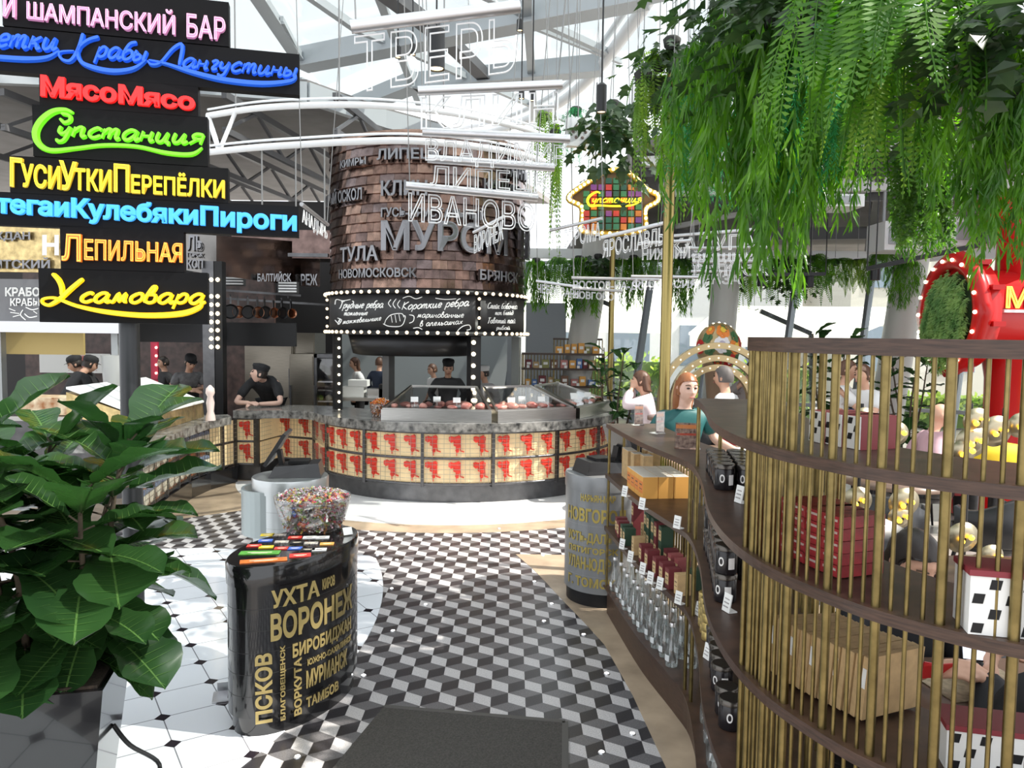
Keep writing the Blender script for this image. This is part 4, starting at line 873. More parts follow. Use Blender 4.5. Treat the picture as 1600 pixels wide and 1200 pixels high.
for k,(px,py,mt_,l) in enumerate(cards):
    row = 'back' if k < 5 else 'middle' if k < 10 else 'front'; idx = k if k < 5 else k-5 if k < 10 else k-10
    oncard(px,py,.062,.04,mt_,'small %s card on the black pedestal, %s row, %s from left' % (l,row,ORD[idx]),'card',.16,'visiting_card','cards on the black pedestal')
oncard(406,864,.17,.055,M('leaflet_green',(.10,.35,.05),.4,noise_=.3,nscale=30),'long green leaflet lying on the black pedestal','leaflet',.12,'leaflet')
oncard(412,876,.19,.05,M('leaflet_orange',(.68,.17,.03),.4,noise_=.3,nscale=30),'long orange leaflet at the front edge of the pedestal','leaflet',.3,'leaflet')
oncard(469,868,.09,.055,redc,'red leaflet lying right of the orange leaflet','leaflet',.25,'leaflet')
# bowl of wrapped sweets
wrapm = [M('wrap_%d'%i,c,.25,.1) for i,c in enumerate(((.50,.07,.13),(.55,.42,.12),(.62,.60,.58),(.22,.33,.12),(.50,.20,.07),(.40,.38,.39),(.13,.08,.07),(.55,.36,.42),(.60,.55,.55),(.30,.27,.27)))]
def sweets(name,label,p,r,h,n_,seed,mats,up=1.0):
    t = thing(name,label,'bowl',p); rr = random.Random(seed)
    b = B(glass); b.rings([[Vector((q*math.cos(a_),q*math.sin(a_),z)) for a_ in [2*PI*k/40 for k in range(40)]] for q,z in ((r*.6,0.001),(r*.72,.004),(r*.86,h*.4),(r*.97,h*.8),(r,h),(r*.985,h),(r*.95,h*.8),(r*.84,h*.4),(r*.7,.012),(r*.3,.01))],caps=False); b.build('glass_bowl', t, world=False)
    b = B(*mats)
    for i in range(n_):
        z = rr.random(); rad = (r*.76+(r*.18)*z)*.94; a_ = rr.uniform(0,2*PI)
        if i%5 < 2: q = rad*math.sqrt(rr.random()); zz = h*.97+(1-(q/rad)**2)*h*.22*up+rr.uniform(-.006,.008)
        else: q = rad*rr.uniform(.9,1.0); zz = .018+z*h*.92
        c = Vector((q*math.cos(a_),q*math.sin(a_),zz)); d = Vector((rr.gauss(0,1),rr.gauss(0,1),rr.gauss(0,.6))).normalized(); L = rr.uniform(.014,.022); w_ = L*.42; x = d.orthogonal().normalized(); y = d.cross(x); b.mi = rr.randrange(len(mats))
        b.rings([[c+d*L*f+(x*math.cos(k)+y*math.sin(k))*w_*s for k in (0,1.57,3.14,4.71)] for f,s in ((-1,.75),(-.62,.22),(-.4,.8),(.4,.8),(.62,.22),(1,.75))],smooth=False)
    o = b.build('sweets', t, world=False); o['kind'] = 'stuff'; o['label'] = 'heap of small wrapped sweets'; return t
pb = gp(489,826,KH); sweets('sweets_bowl','large glass bowl of wrapped sweets on the black pedestal',(pb.x,pb.y,KH+.001),.208,.185,1700,5,wrapm,.55)
pc = gp(593,652,.912); sweets('sweets_bowl','glass bowl of orange wrapped sweets on the meat counter',(pc.x,pc.y+.1,.911),.14,.16,500,6,[M('wrap_or%d'%i,c,.25) for i,c in enumerate(((.6,.18,.02),(.5,.10,.03),(.7,.6,.55),(.55,.22,.04)))],1.6)
b = B(cardw); p = gp(542,838,KH); b.box((0,0,.02),(.05,.004,.04),0,-.5); o = b.build('paper_card',world=False,loc=(p.x,p.y+.02,KH+.003),rz=.6); tag(o,'small pale paper card leaning beside the sweets bowl','card')
o.rotation_euler = (0,0,.6)
# left grey kiosk with terminal
alg = M('kiosk_aluminium',(.50,.52,.52),.3,.75)
GC = (-1.57,5.42); t = kiosk('round grey metal kiosk with a till behind the sweets bowl',GC,.26,.26,0,.88,alg,black,alg)
b = B(M('kiosk_door',(.36,.40,.40),.4,.5)); b.rings([[Vector((GC[0]+q*math.cos(a_)-.10,GC[1]+q*math.sin(a_),z)) for q,z in ((.24,.48),(.24,.80),(.22,.80),(.22,.48))] for a_ in [math.radians(150+10*k) for k in range(13)]],smooth=False); b.build('curved_door', t)
def till(name,label,p,rz,tilt):
    t = thing(name,label,'till',p,rz); b = B(M('till_black',(.025,.025,.027),.3)); b.vf([(-.17,-.13,0),(.19,-.13,0),(.19,.13,0),(-.17,.13,0),(-.13,-.10,.075),(.17,-.10,.095),(.17,.12,.095),(-.13,.12,.075)],[(3,2,1,0),(4,5,6,7),(0,1,5,4),(1,2,6,5),(2,3,7,6),(3,0,4,7)]); b.build('base', t, world=False)
    b = B(black); b.box((.03,0,.10),(.14,.16,.02)); b.build('printer_cover', t, world=False)
    b = B(M('till_black',(.025,.025,.027),.3)); m = Matrix.Translation((-.12,0,.2)) @ Matrix.Rotation(tilt,4,'Y'); k = len(b.bm.verts); b.box((0,0,0),(.024,.33,.26)); b.bm.transform(m); b.build('screen', t, world=False)
    b = B(M('screen_face',(.05,.06,.07),.1)); b.box((-.013,0,0),(.002,.30,.23)); b.bm.transform(m); b.build('screen_glass', t, world=False)
    b = B(blackmetal); b.bar((-.09,0,.06),(-.11,0,.18),.08,.03); b.build('neck', t, world=False); return t
till('till_terminal','black till terminal with tilted screen on the round grey kiosk',(GC[0]+.03,GC[1]+.02,.881),math.radians(8),math.radians(32))
b = B(black); b.box((0,0,.006),(.14,.02,.012)); p = gp(463,745,.88); o = b.build('card_reader',world=False,loc=(p.x,p.y,.881),rz=.1); tag(o,'slim black card slot on the round grey kiosk rim','card reader')
RC = (.69,5.52); t = kiosk('grey oval pedestal with gold lettering beside the bottle shelf',RC,.29,.29,.9,.92,M('kiosk_grey',(.23,.235,.24),.35,.3),black,M('kiosk_grey',(.23,.235,.24),.35,.3))
ovaltext(t,ovalmap(RC,.29,.29,.9),[('НАРЬЯН-МАР',908,771,949,782,1.3),('НОВГОРОД',889,787,950,812,1.4),('УСТЬ-ДАЛЬ',889,824,949,842,1.1),('ПЯТИГОРСК',890,847,946,857,1.3),('УЛАН-ЮДЭ',889,862,948,885,1.1),('Г. ТОМСК',889,893,948,908,1.2)],M('gold_letter_pale',(.45,.35,.10),.4,.6))
till('till_terminal','black till terminal with tilted screen on the grey pedestal by the shelf',(RC[0]-.02,RC[1]-.02,.921),math.radians(200),math.radians(20))
# ================================================================== hanging plants
fernm = leafmat('fern_leaf',(.05,.15,.02),.5,.45,(.13,.29,.03),5); ferny = leafmat('fern_leaf_pale',(.10,.22,.03),.5,.45,(.22,.34,.05),5)
willm = leafmat('willow_leaf',(.05,.15,.02),.5,.32,(.15,.32,.035),4); ivym = leafmat('ivy_leaf',(.02,.05,.018),.3,.35,(.05,.09,.03),5); aspm = leafmat('asparagus_leaf',(.03,.20,.08),.45,.5,(.07,.34,.14),5); boxm = leafmat('box_leaf',(.04,.11,.02),.4,.4,(.12,.24,.04),9)
twig = M('twig',(.07,.06,.03),.7)
def fern_mesh(seed, mat, nf=20, spread=.5, wide=.10):
    rr = random.Random(seed); b = B(mat)
    for k in range(nf):
        a = 2*PI*k/nf+rr.uniform(-.2,.2); L = rr.uniform(.55,1.05); rad = spread*rr.uniform(.35,1.0); o = Vector((math.cos(a),math.sin(a),0)); sd = Vector((-o.y,o.x,0)); tw = rr.uniform(-.7,.7)
        P = []
        for i in range(31):
            t = i/30; P.append(o*rad*(1-math.exp(-2.6*t))/.926 + Vector((0,0,.10*math.sin(PI*min(1,t*1.8)) - L*t**1.35)) + sd*.06*math.sin(3*t+k))
        for i in range(2,30):
            t = i/30; d = (P[min(i+1,30)]-P[i-1]).normalized(); s = (sd*math.cos(tw)+d.cross(sd)*math.sin(tw)).normalized(); w_ = wide*max(.12,math.sin(PI*min(1,.12+t*.88))**.7)*rr.uniform(.9,1.05); h = .017
            for sg in (1,-1):
                tip = P[i]+s*sg*w_+d*w_*.25; b.vf([P[i]-d*h*.7, P[i]+s*sg*w_*.55-d*h*.5+d*w_*.1, tip, P[i]+s*sg*w_*.5+d*h*.9+d*w_*.1], [(0,1,2,3)])
        b.tube(P[::5],.004,4)
    return b.mesh('fern')
def strand_mesh(seed, mat, ns, spread, leafL, leafW, gap, jit=.5, up=.08, minL=.45):
    rr = random.Random(seed); b = B(mat)
    for k in range(ns):
        a = rr.uniform(0,2*PI); L = rr.uniform(minL,1.0); rad = spread*math.sqrt(rr.random()); o = Vector((math.cos(a),math.sin(a),0)); P = []
        n_ = int(L/gap); ph = rr.uniform(0,6)
        for i in range(n_+1):
            t = i/n_; P.append(o*rad*(.25+.75*min(1,t*2.5)**.7)+Vector((.03*math.sin(5*t+ph),.03*math.cos(4*t+ph),up*math.sin(PI*min(1,t*2))-L*t)))
        for i in range(1,n_+1):
            for q in range(2):
                d = Vector((rr.gauss(0,jit),rr.gauss(0,jit),-1)).normalized(); s = d.orthogonal().normalized(); s.rotate(Matrix.Rotation(rr.uniform(0,6.3),3,d)); l_ = leafL*rr.uniform(.7,1.2); w_ = leafW*rr.uniform(.8,1.2); p = P[i]; bend = d.cross(s)*l_*.12
                b.vf([p,p+d*l_*.35+s*w_/2,p+d*l_*.75+s*w_*.33+bend*.6,p+d*l_+bend*1.5,p+d*l_*.75-s*w_*.33+bend*.6,p+d*l_*.35-s*w_/2],[(0,1,2,3,4,5)])
    return b.mesh('strands')
def ivy_mesh(seed, mat, n_, size):
    rr = random.Random(seed); b = B(mat)
    for k in range(n_):
        c = Vector((rr.gauss(0,.25),rr.gauss(0,.25),-abs(rr.gauss(.30,.28)))); d = Vector((c.x*1.5+rr.gauss(0,.3),c.y*1.5+rr.gauss(0,.3),-.6+rr.gauss(0,.3))).normalized(); s = d.cross(Vector((0,0,1))).normalized(); n2 = d.cross(s); L = size*rr.uniform(.7,1.3)
        pts = [(0,0),(.25,-.42),(.35,-.2),(.62,-.38),(.68,-.14),(1,0),(.68,.14),(.62,.38),(.35,.2),(.25,.42)]
        b.vf([c+d*x*L+s*y*L+n2*L*.12*abs(y)*2 for x,y in pts],[(0,1,2,5,8,9),(2,3,4,5),(5,6,7,8)])
    return b.mesh('ivy')
PM = {'fern':[fern_mesh(i,fernm) for i in (1,2)],'pale':[fern_mesh(3,ferny,16,.42,.085)],'long':[fern_mesh(4,ferny,12,.22,.07)],'willow':[strand_mesh(i,willm,46,.42,.13,.02,.035,.38) for i in (5,6)],
 'asp':[strand_mesh(7,aspm,40,.34,.05,.006,.014,.8)],'ivy':[ivy_mesh(8,ivym,190,.16),ivy_mesh(9,ivym,150,.2)],'box':[strand_mesh(10,boxm,60,.24,.035,.022,.016,1.0,.05,.6)]}
for me in [m for l in PM.values() for m in l]: pass
NAMES = {'fern':'hanging_fern','pale':'hanging_fern','long':'hanging_fern','willow':'hanging_willow','asp':'hanging_asparagus_fern','ivy':'hanging_ivy','box':'hanging_vine'}
CATS = {'fern':'fern','pale':'fern','long':'fern','willow':'hanging plant','asp':'hanging plant','ivy':'ivy','box':'vine'}
basket = B(M('basket_dark',(.03,.03,.028),.8)); basket.lathe([(.03,-.08),(.06,-.05),(.07,.0),(.05,.02)],(0,0,0),12); bme_ = basket.mesh('basket')
cordm = M('cord_grey',(.25,.25,.25),.5,.5)
def hang(kind, px, y0, y1, d, wide, label, grp, idx=0):
    p = at(px,y0,d); L = (y1-y0)*d/1200; t = thing(NAMES[kind],label,CATS[kind],p,0,grp)
    o = bpy.data.objects.new('foliage', PM[kind][idx%len(PM[kind])]); C.objects.link(o); o.parent = t; o.scale = (wide,wide,L); o.rotation_euler = (0,0,R.uniform(0,6.28))
    o = bpy.data.objects.new('basket', bme_); C.objects.link(o); o.parent = t
    top = ZR+.3 if d < 9.3 else (3.2 if d > 11.5 else 3.9); 
    if top > p.z+.1:
        b = B(cordm); b.cyl((p.x,p.y,p.z+.04),(p.x,p.y,top),.004,seg=5); b.build('hanging_cord', t)
    return t
G1,G2,G3 = 'plants hanging over the shelving','plants hanging around the brass pole','plants hanging in the row below the white ring beam'
for a_ in [
 ('ivy',1050,62,215,6.0,.62,'dark leafy clump at the top of the brass pole',G2,0),('long',1005,115,305,5.9,.55,'long pale fern fronds left of the brass pole',G2,0),('long',1052,150,345,5.8,.6,'long fern fronds hanging over the top of the brass pole',G2,0),('asp',1082,130,285,5.9,.62,'teal feathery plant right of the brass pole top',G2,0),('pale',1030,95,225,6.1,.7,'pale spreading fern at the upper left of the pole clump',G2,0),
 ('ivy',958,160,300,8.2,.85,'dark glossy ivy clump above the neon pot sign',G2,1),('long',868,205,400,9.2,.62,'narrow fern strip hanging beside the copper tower',G2,0),('pale',850,180,300,9.4,.6,'small fern near the copper tower top',G2,0),('asp',900,170,260,9.0,.6,'light feathery plant between tower and ivy clump',G2,0),
 ('ivy',1150,-60,150,4.9,.85,'dark lobed ivy at the top, left of the bright willow',G1,0),('willow',1130,60,330,5.2,.95,'willow like strands just right of the brass pole',G1,0),('willow',1210,30,425,4.6,.95,'longest bright willow strands hanging lowest in the middle',G1,1),('asp',1265,60,300,4.5,.75,'teal feathery plant right of the bright willow',G1,0),('asp',1105,150,330,5.4,.8,'teal feathery plant behind the first willow',G1,0),('ivy',1230,-60,120,4.4,.8,'dark lobed ivy above the bright willow',G1,1),
 ('fern',1300,60,330,4.6,.8,'green fern between the teal plant and the big ferns',G1,0),('willow',1290,120,345,4.9,.7,'dark willow strands behind the middle fern',G1,0),('fern',1340,-40,240,3.7,.95,'big sword fern at top centre right',G1,1),('fern',1430,-50,215,3.5,1.0,'largest bright sword fern near the top edge',G1,0),('pale',1380,60,290,3.9,.8,'yellowish fern below the big sword ferns',G1,0),('fern',1400,120,310,4.3,.7,'dark fern with long drooping fronds above the wire letters',G1,1),
 ('box',1450,190,385,4.4,.85,'small leaved vine trailing toward the red grinder',G1,0),('willow',1440,300,400,4.8,.45,'short bright willow tip hanging left of the red grinder',G1,1),('ivy',1500,-20,200,3.8,.8,'dark ivy right of the largest fern',G1,0),('willow',1545,80,340,3.6,.75,'green willow strands over the top of the red grinder',G1,0),('ivy',1590,-30,180,3.2,.75,'dark lobed ivy at the upper right picture corner',G1,1),('willow',1600,150,425,3.4,.55,'yellow green willow strands at the right picture edge',G1,1),('asp',1350,-50,120,4.6,.8,'feathery plant behind the big sword ferns',G1,0),('willow',1180,-40,190,5.6,.9,'willow strands high up behind the lobed ivy',G1,0)]: hang(*a_)
row = [('willow',838,.55),('fern',872,.75),('willow',905,.8),('ivy',935,.7),('fern',968,.8),('willow',990,.55),('fern',1022,.85),('willow',1066,.6),('fern',1100,.75),('ivy',1135,.8),('pale',1165,.8),('fern',1200,.8),('ivy',1232,.8),('fern',1268,.9),('fern',1305,.9),('pale',1340,.9),('fern',1378,.8),('willow',1415,.6)]
for k,(kd,px,wd) in enumerate(row):
    d = 12.3 if px < 1200 else 11.6-(px-1200)/220
    hang(kd,px,402+R.uniform(-4,6),R.uniform(452,490)+(20 if kd=='willow' else 0),d,wd*.95,'%s below the white ring beam, %s from the copper tower' % ({'willow':'willow like plant','fern':'fern','ivy':'dark ivy','pale':'pale fern'}[kd],ORD[k]),G3,k)
# ================================================================== fiddle leaf figs
figm = leafmat('fig_leaf',(.017,.050,.016),.26,.2,(.036,.095,.024),2.5); figv = leafmat('fig_leaf_rib',(.10,.20,.05),.3,.35)
def fig_leaf(b, p, d, up, L, W, bend=.25):
    d = d.normalized(); s = d.cross(up).normalized(); n_ = s.cross(d).normalized(); N = 12
    prof = [.08,.30,.46,.55,.60,.66,.76,.88,.97,1.0,.92,.68,.06]; rows = []
    for i in range(N+1):
        t = i/N; c = p+d*L*t*(1-.06*t)-n_*(bend*L*t*t); w_ = W/2*prof[i]; wav = .022*L*math.sin(t*19+p.x*40)
        rows.append([c-s*w_+n_*(w_*.28+wav),c-s*w_*.5+n_*w_*.06,c-n_*W*.035,c+s*w_*.5+n_*w_*.06,c+s*w_+n_*(w_*.28-wav)])
    b.mi = 0; b.rings(rows,caps=False,closed=False,smooth=True)
    b.mi = 1
    for i in range(N):
        a_,c_ = rows[i][2]+n_*.003,rows[i+1][2]+n_*.003; b.vf([a_-s*.004,a_+s*.004,c_+s*.003,c_-s*.003],[(0,1,2,3)])
    for i in range(1,N):
        for q in (0,4): a_,e_ = rows[i][2]+n_*.003, (rows[min(i+1,N)][q]*.85+rows[min(i+1,N)][2]*.15)+n_*.003; u = (e_-a_).normalized().cross(n_)*.0016; b.vf([a_-u,a_+u,e_],[(0,1,2)])
def fig(label, loc, H, spread, seed, potr=.22, poth=.56, stems=4, nl=15, Ls=.30, rzp=.3, droop=.2, z0f=.12):
    rr = random.Random(seed); t = thing('potted_fig',label,'potted plant',loc,rzp)
    b = B(blackgloss); b.box((0,0,poth/2),(potr*2,potr*2,poth),taper=.72); b.build('pot', t, world=False)
    b = B(M('soil',(.05,.035,.025),.95,noise_=.5,nscale=60,bump=.5)); b.box((0,0,poth+.002),(potr*1.8,potr*1.8,.02)); b.build('soil', t, world=False)
    st = B(M('fig_bark',(.10,.075,.05),.8,noise_=.4,nscale=30)); lf = B(figm,figv)
    for k in range(stems):
        a = 2*PI*k/stems+rr.uniform(-.4,.4); top = Vector((spread*.5*math.cos(a),spread*.5*math.sin(a),H*rr.uniform(.82,1.0))); b0 = Vector((.06*math.cos(a),.06*math.sin(a),poth)); P = [b0.lerp(top,f)+Vector((.03*math.sin(f*5+k),.03*math.cos(f*4+k),0)) for f in [i/8 for i in range(9)]]
        st.tube(P,[.016-.009*i/8 for i in range(9)],7)
        for i in range(nl):
            f = z0f+(1-z0f)*(i+.5)/nl; j = min(int(f*8),7); p = P[j].lerp(P[j+1],f*8-j); a2 = i*2.4+k+rr.uniform(-.3,.3); el = -.55+1.35*f**1.3+rr.uniform(-.25,.25)
            d = Vector((math.cos(a2)*math.cos(el),math.sin(a2)*math.cos(el),math.sin(el))); u = Vector((-d.x*math.sin(el),-d.y*math.sin(el),1)); L = Ls*rr.uniform(.75,1.2); e = p+d*.05; st.tube([p,e],.004,5)
            fig_leaf(lf,e,d,u,L,L*.72,rr.uniform(.05,.35))
    st.build('stems', t, world=False); lf.build('foliage', t, world=False); return t
fig('large potted fiddle leaf fig in a glossy black pot beside the sign pole',(-1.80,2.95,0),1.60,.66,11,.24,.56,7,22,.35,.25)
fig('second fiddle leaf fig at the left picture edge in front of the kitchen',(-2.40,2.78,0),1.62,.6,23,.24,.56,6,20,.34,.1)
fig('potted fig in the background between the glass cases and the seated diner',(1.38,10.0,0),1.75,.5,31,.2,.5,4,12,.22)
fig('tall dark fig in the background behind the brass rods beside the dining servers',(3.95,9.6,0),2.1,.6,37,.2,.5,4,13,.25)
fig('second dark fig in the background right of the dining servers',(4.85,9.4,0),1.85,.55,41,.2,.5,4,12,.25)
b = B(black); p0 = gp(182,1060,0); b.tube(cat([(-1.60,3.02,.3),(-1.55,3.05,.2),(-1.50,3.2,.03),(-1.46,3.0,.012),(-1.52,2.8,.012)],6),.009,8); o = b.build('power_cable'); tag(o,'black power cable looping beside the black plant pot','cable')
# floor socket by the pedestal
p = gp(358,1088,0.005); t = thing('floor_socket','open metal floor socket beside the black oval pedestal','floor socket',p)
b = B(alu); b.box((0,0,.004),(.16,.12,.006),.3); b.build('plate', t, world=False); b = B(alu); b.box((-.02,.06,.03),(.12,.004,.06),.3,.4); b.build('lid', t, world=False); b = B(black); b.box((.02,0,.008),(.05,.05,.006),.3); b.build('outlet', t, world=False)
# ================================================================== brass poles
for (px0,px1,d,r,lab) in ((1037,1049,6.0,.042,'tall brass pole rising into the hanging plants behind the low shelf'),(952,958,11.0,.04,'thin brass pole in the background by the back shop shelf')):
    p = at(px0,650,d); t = thing('brass_pole',lab,'pole',(p.x,p.y,0)); b = B(M('brass_pole',(.33,.26,.10),.32,1)); b.cyl((p.x,p.y,.02),(p.x,p.y,3.9 if d < 8 else 3.4),r,seg=24); b.build('pole', t); b = B(M('brass_pole',(0,0,0))); b.lathe([(r*2.4,0),(r*2.4,.015),(r*1.1,.025)],(p.x,p.y,0),24); b.build('foot', t)
# ================================================================== hanging wire letters on aluminium tubes
wirem = M('letter_wire',(.80,.81,.83),.35,.3)
def wiresign(word, x0,y0,x1,y1,h,d0,d1,label,rad=.03,wires=None,top=6.5):
    """tube from (x0,y0) to (x1,y1); letters h pixels high below it"""
    p,q = at(x0,y0,d0),at(x1,y1,d1); dv = q-p; L = dv.length; t = thing('wire_letter_sign',label,'hanging sign',(p+q)/2,0,'wire city names hanging from aluminium tubes')
    b = B(alu); b.cyl(p,q,rad,seg=14); b.build('tube', t)
    hh = h*(d0+d1)/2/1200; nn = Vector((dv.y,-dv.x,0)).normalized(); b = B(wirem); wr = .0042*(d0+d1)/2/6
    text(b,word,lambda u,v,t_: p+dv*(.02+.96*u)+Vector((0,0,-rad-.012-hh+hh*v))+nn*t_*hh*.8, wire=min(.026,max(.012,wr/hh))); b.build('wire_letters', t)
    for f in (.03,.97): b = B(cordm); a_ = p+dv*f; b.cyl(a_,(a_.x+(.25 if f > .5 else -.15),a_.y+.2,top),.004,seg=5); b.build('suspension_wire', t)
    return t
for a_ in (('ТВЕРЬ',548,42,812,10,84,3.6,3.7,'nearest and thickest aluminium tube with large wire letters at the top'),('КЛИН',653,142,878,132,48,5.0,5.1,'second aluminium tube from the top with wire letters'),('ВЛАДИМИР',660,206,890,217,40,5.2,5.3,'third aluminium tube from the top with wire letters'),('ЛИПЕЦК',668,248,866,262,38,5.5,5.6,'fourth tube from the top with wire letters before the copper tower'),('ИВАНОВО',634,290,840,309,45,5.6,5.8,'lowest of the tubes with wire letters before the copper tower')): wiresign(*a_)
for a_ in (('АНАДЫРЬ',471,319,512,351,24,6.6,7.6,'tilted wire letters hanging left of the copper tower'),('ВОРОНЕЖ',740,363,788,338,30,8.3,8.0,'small rising wire letters in front of the tower lettering'),('КОСТРОМА',860,360,941,341,28,8.8,8.2,'rising wire letters left of the brass pole beneath the neon pot'),('ЯРОСЛАВЛЬ',940,371,1040,348,28,7.4,7.0,'boldest bright wire letters crossing just left of the brass pole'),('НИЖНИЙ',1002,380,1080,376,22,8.2,8.0,'wire letters partly behind the brass pole at ceiling height'),('ЧЕБОКСАРЫ',838,439,908,449,14,9.5,9.3,'falling wire letters right of the tower menu board'),('РОСТОВ-НА-ДОНУ',893,434,1030,437,15,9.0,9.0,'long wire letters level with the tower bulbs left of the pole'),('НОВГОРОД',894,450,972,455,14,9.2,9.2,'wire letters hung below the long level ones left of the pole'),('ФЕОДОСИЯ',986,432,1090,433,15,8.6,8.6,'bright wire letters crossing behind the brass pole'),('КАЛУГА',1046,369,1185,358,24,8.8,8.2,'topmost wire letters in the dense stack right of the pole'),('ВЫШНИЙ',1080,388,1202,386,16,8.6,8.4,'second wire letters in the dense stack right of the pole'),('ТОРЖОК',1080,400,1204,399,16,8.8,8.6,'third wire letters in the dense stack right of the pole'),('БРЯНСК',1082,410,1205,408,18,9.0,8.8,'fourth wire letters in the dense stack right of the pole'),('ПЕНЗА',1080,424,1160,424,16,9.2,9.0,'lowest wire letters in the dense stack right of the pole')):
    wiresign(*a_,rad=.018,top=6.9)
# ring truss of light pipes
t = thing('light_ring','round white pipe truss hanging around the copper tower','light ring',(-1.5,9.5,4))
def ringpts(pxs, z): return [gp(px,py,z) for px,py in pxs]
A_ = cat(ringpts([(325,181),(395,170),(470,165),(560,164),(640,169),(720,179),(800,196),(850,212)],4.05),6); D_ = cat(ringpts([(325,238),(395,231),(470,226),(560,221),(640,220),(720,226),(800,238),(850,252)],3.62),6)
b = B(whitepaint); b.tube(A_,.032,8); b.build('pipe', t); b = B(whitepaint); b.tube(D_,.032,8); b.build('pipe', t)
b = B(whitepaint); b.cyl(A_[0],D_[0],.02); b.cyl(A_[0],D_[2],.025); b.cyl(A_[4],D_[2],.02); b.build('end_strut', t)
b = B(wirem); b.tube([p+Vector((0,0,.06)) for p in A_],.012,5); b.tube([p+Vector((0,0,.06)) for p in D_],.012,5); b.build('cable', t)
b = B(cordm)
for k in (4,16,28): b.cyl(A_[k],A_[k]+Vector((0,0,2.6)),.008,seg=5)
for px,yb in ((409,325),(462,330),(507,345)): p = gp(px,232,3.62); b.cyl(p,(p.x,p.y,at(px,yb,p.y).z),.008,seg=5)
b.build('suspension_wire', t)
# ceiling spotlights
lampm = M('lamp_glow',(1,.75,.4),.3,emit=3)
def spot(px,py,d,h,r,label,down=True,top=None,tilt=None):
    p = at(px,py,d); t = thing('spotlight',label,'spotlight',p); b = B(blackmetal); b.cyl((p.x,p.y,p.z-h/2),(p.x,p.y,p.z+h/2),r,seg=18,caps=False); b.cyl((p.x,p.y,p.z+h/2),(p.x,p.y,p.z+h/2+.02),r,r*.5,seg=18); b.build('housing', t)
    b = B(lampm); b.lathe([(r*.8,p.z-h/2+.01),(r*.78,p.z-h/2+.02)],(p.x,p.y,0),16); b.build('lens', t)
    b = B(blackmetal); b.cyl((p.x,p.y,p.z+h/2),(p.x,p.y,top or 6.5),.008,seg=6); b.build('stem', t)
spot(682,78,7.0,.34,.075,'large black cylinder spotlight hanging under the glass roof'); spot(940,155,6.5,.22,.042,'black cylinder spotlight hanging left of the pole plants')
for k,(px,py,d,l) in enumerate(((812,40,9,'small black spotlight below the top tube end'),(622,82,9,'small black spotlight between the roof beams left'),(645,78,9.3,'small black spotlight right of the twin roof lights'),(832,150,9.5,'small black spotlight at the skylight ring'),(815,147,9.6,'small black spotlight beside another at the skylight ring'))): spot(px,py,d,.12,.035,l)
for k,(px,py,d,l) in enumerate(((1190,438,10.5,'black track spotlight before the fern row, left one'),(1265,440,10.5,'black track spotlight before the fern row, middle one'),(1368,427,9,'black track spotlight left of the grinder mouth'),(1536,366,7,'black spotlight above the red grinder body'))): spot(px,py,d,.16,.055,l,top=4.9 if d < 7.5 else 4.45 if d < 10 else 4.0)
for p_,q_,l_ in ((at(1355,420,8.6),at(1530,383,7.6),'slanted black light track just above the grinder mouth'),(at(1150,430,10.6),at(1290,428,10.4),'level black light track before the fern row')):
    b = B(blackmetal); b.bar(p_,q_,.035,.045); b.cyl(p_,(p_.x,p_.y,3.85),.008,seg=5); b.cyl(q_,(q_.x,q_.y,3.85),.008,seg=5); o = b.build('light_track'); tag(o,l_,'light track')
# perforated white speaker box under the skylight ring
p = at(903,208,8.5); t = thing('ceiling_speaker','white perforated speaker box beside the hanging fern strip','speaker',p); b = B(whitepaint); b.box((0,0,0),(.26,.10,.30),.2); b.build('casing', t, world=False); b = B(M('speaker_hole',(.2,.15,.13),.6))
for i in range(7): a_ = 2*PI*i/6; q = Vector((.07*math.cos(a_),-.055,.07*math.sin(a_))) if i < 6 else Vector((0,-.055,0)); q.rotate(Matrix.Rotation(.2,3,'Z')); b.ball(q,.018,8,5,(1,.3,1))
b.build('perforation', t, world=False); b = B(cordm); b.cyl((0,0,.15),(0,0,3),.005); b.build('hanger', t, world=False)
# ================================================================== kitchen on the left
def quadbox(b, px0,py0,px1,py1,d,depth):
    p,q = at(px0,py1,d),at(px1,py0,d); b.box(((p.x+q.x)/2,d+depth/2,(p.z+q.z)/2),(q.x-p.x,depth,q.z-p.z)); return b
def pxmap(x0,y0,x1,y1,d,dep=.03,off=.0):
    return lambda u,v,t: at(x0+(x1-x0)*u, y1+(y0-y1)*v, d-off-(t+.5)*dep)
# marquee post with two columns of bulbs
p = at(334,640,10.0); t = thing('marquee_post','steel marquee post with two columns of round bulbs','post',(p.x,10,0))
b = B(darksteel); b.box((p.x-.05,10.05,1.4),(.15,.14,2.8)); b.build('steel_face', t); b = B(black); b.box((p.x+.08,10.06,1.4),(.1,.14,2.8)); b.build('black_side', t)
for (x_,y_) in [(x,y) for x in (330,340) for y in (437,463,476,490,503,516,529,542)]:
    b = B(bulbw); b.ball(at(x_,y_,9.975),.026,8,5); b.build('bulb', t)
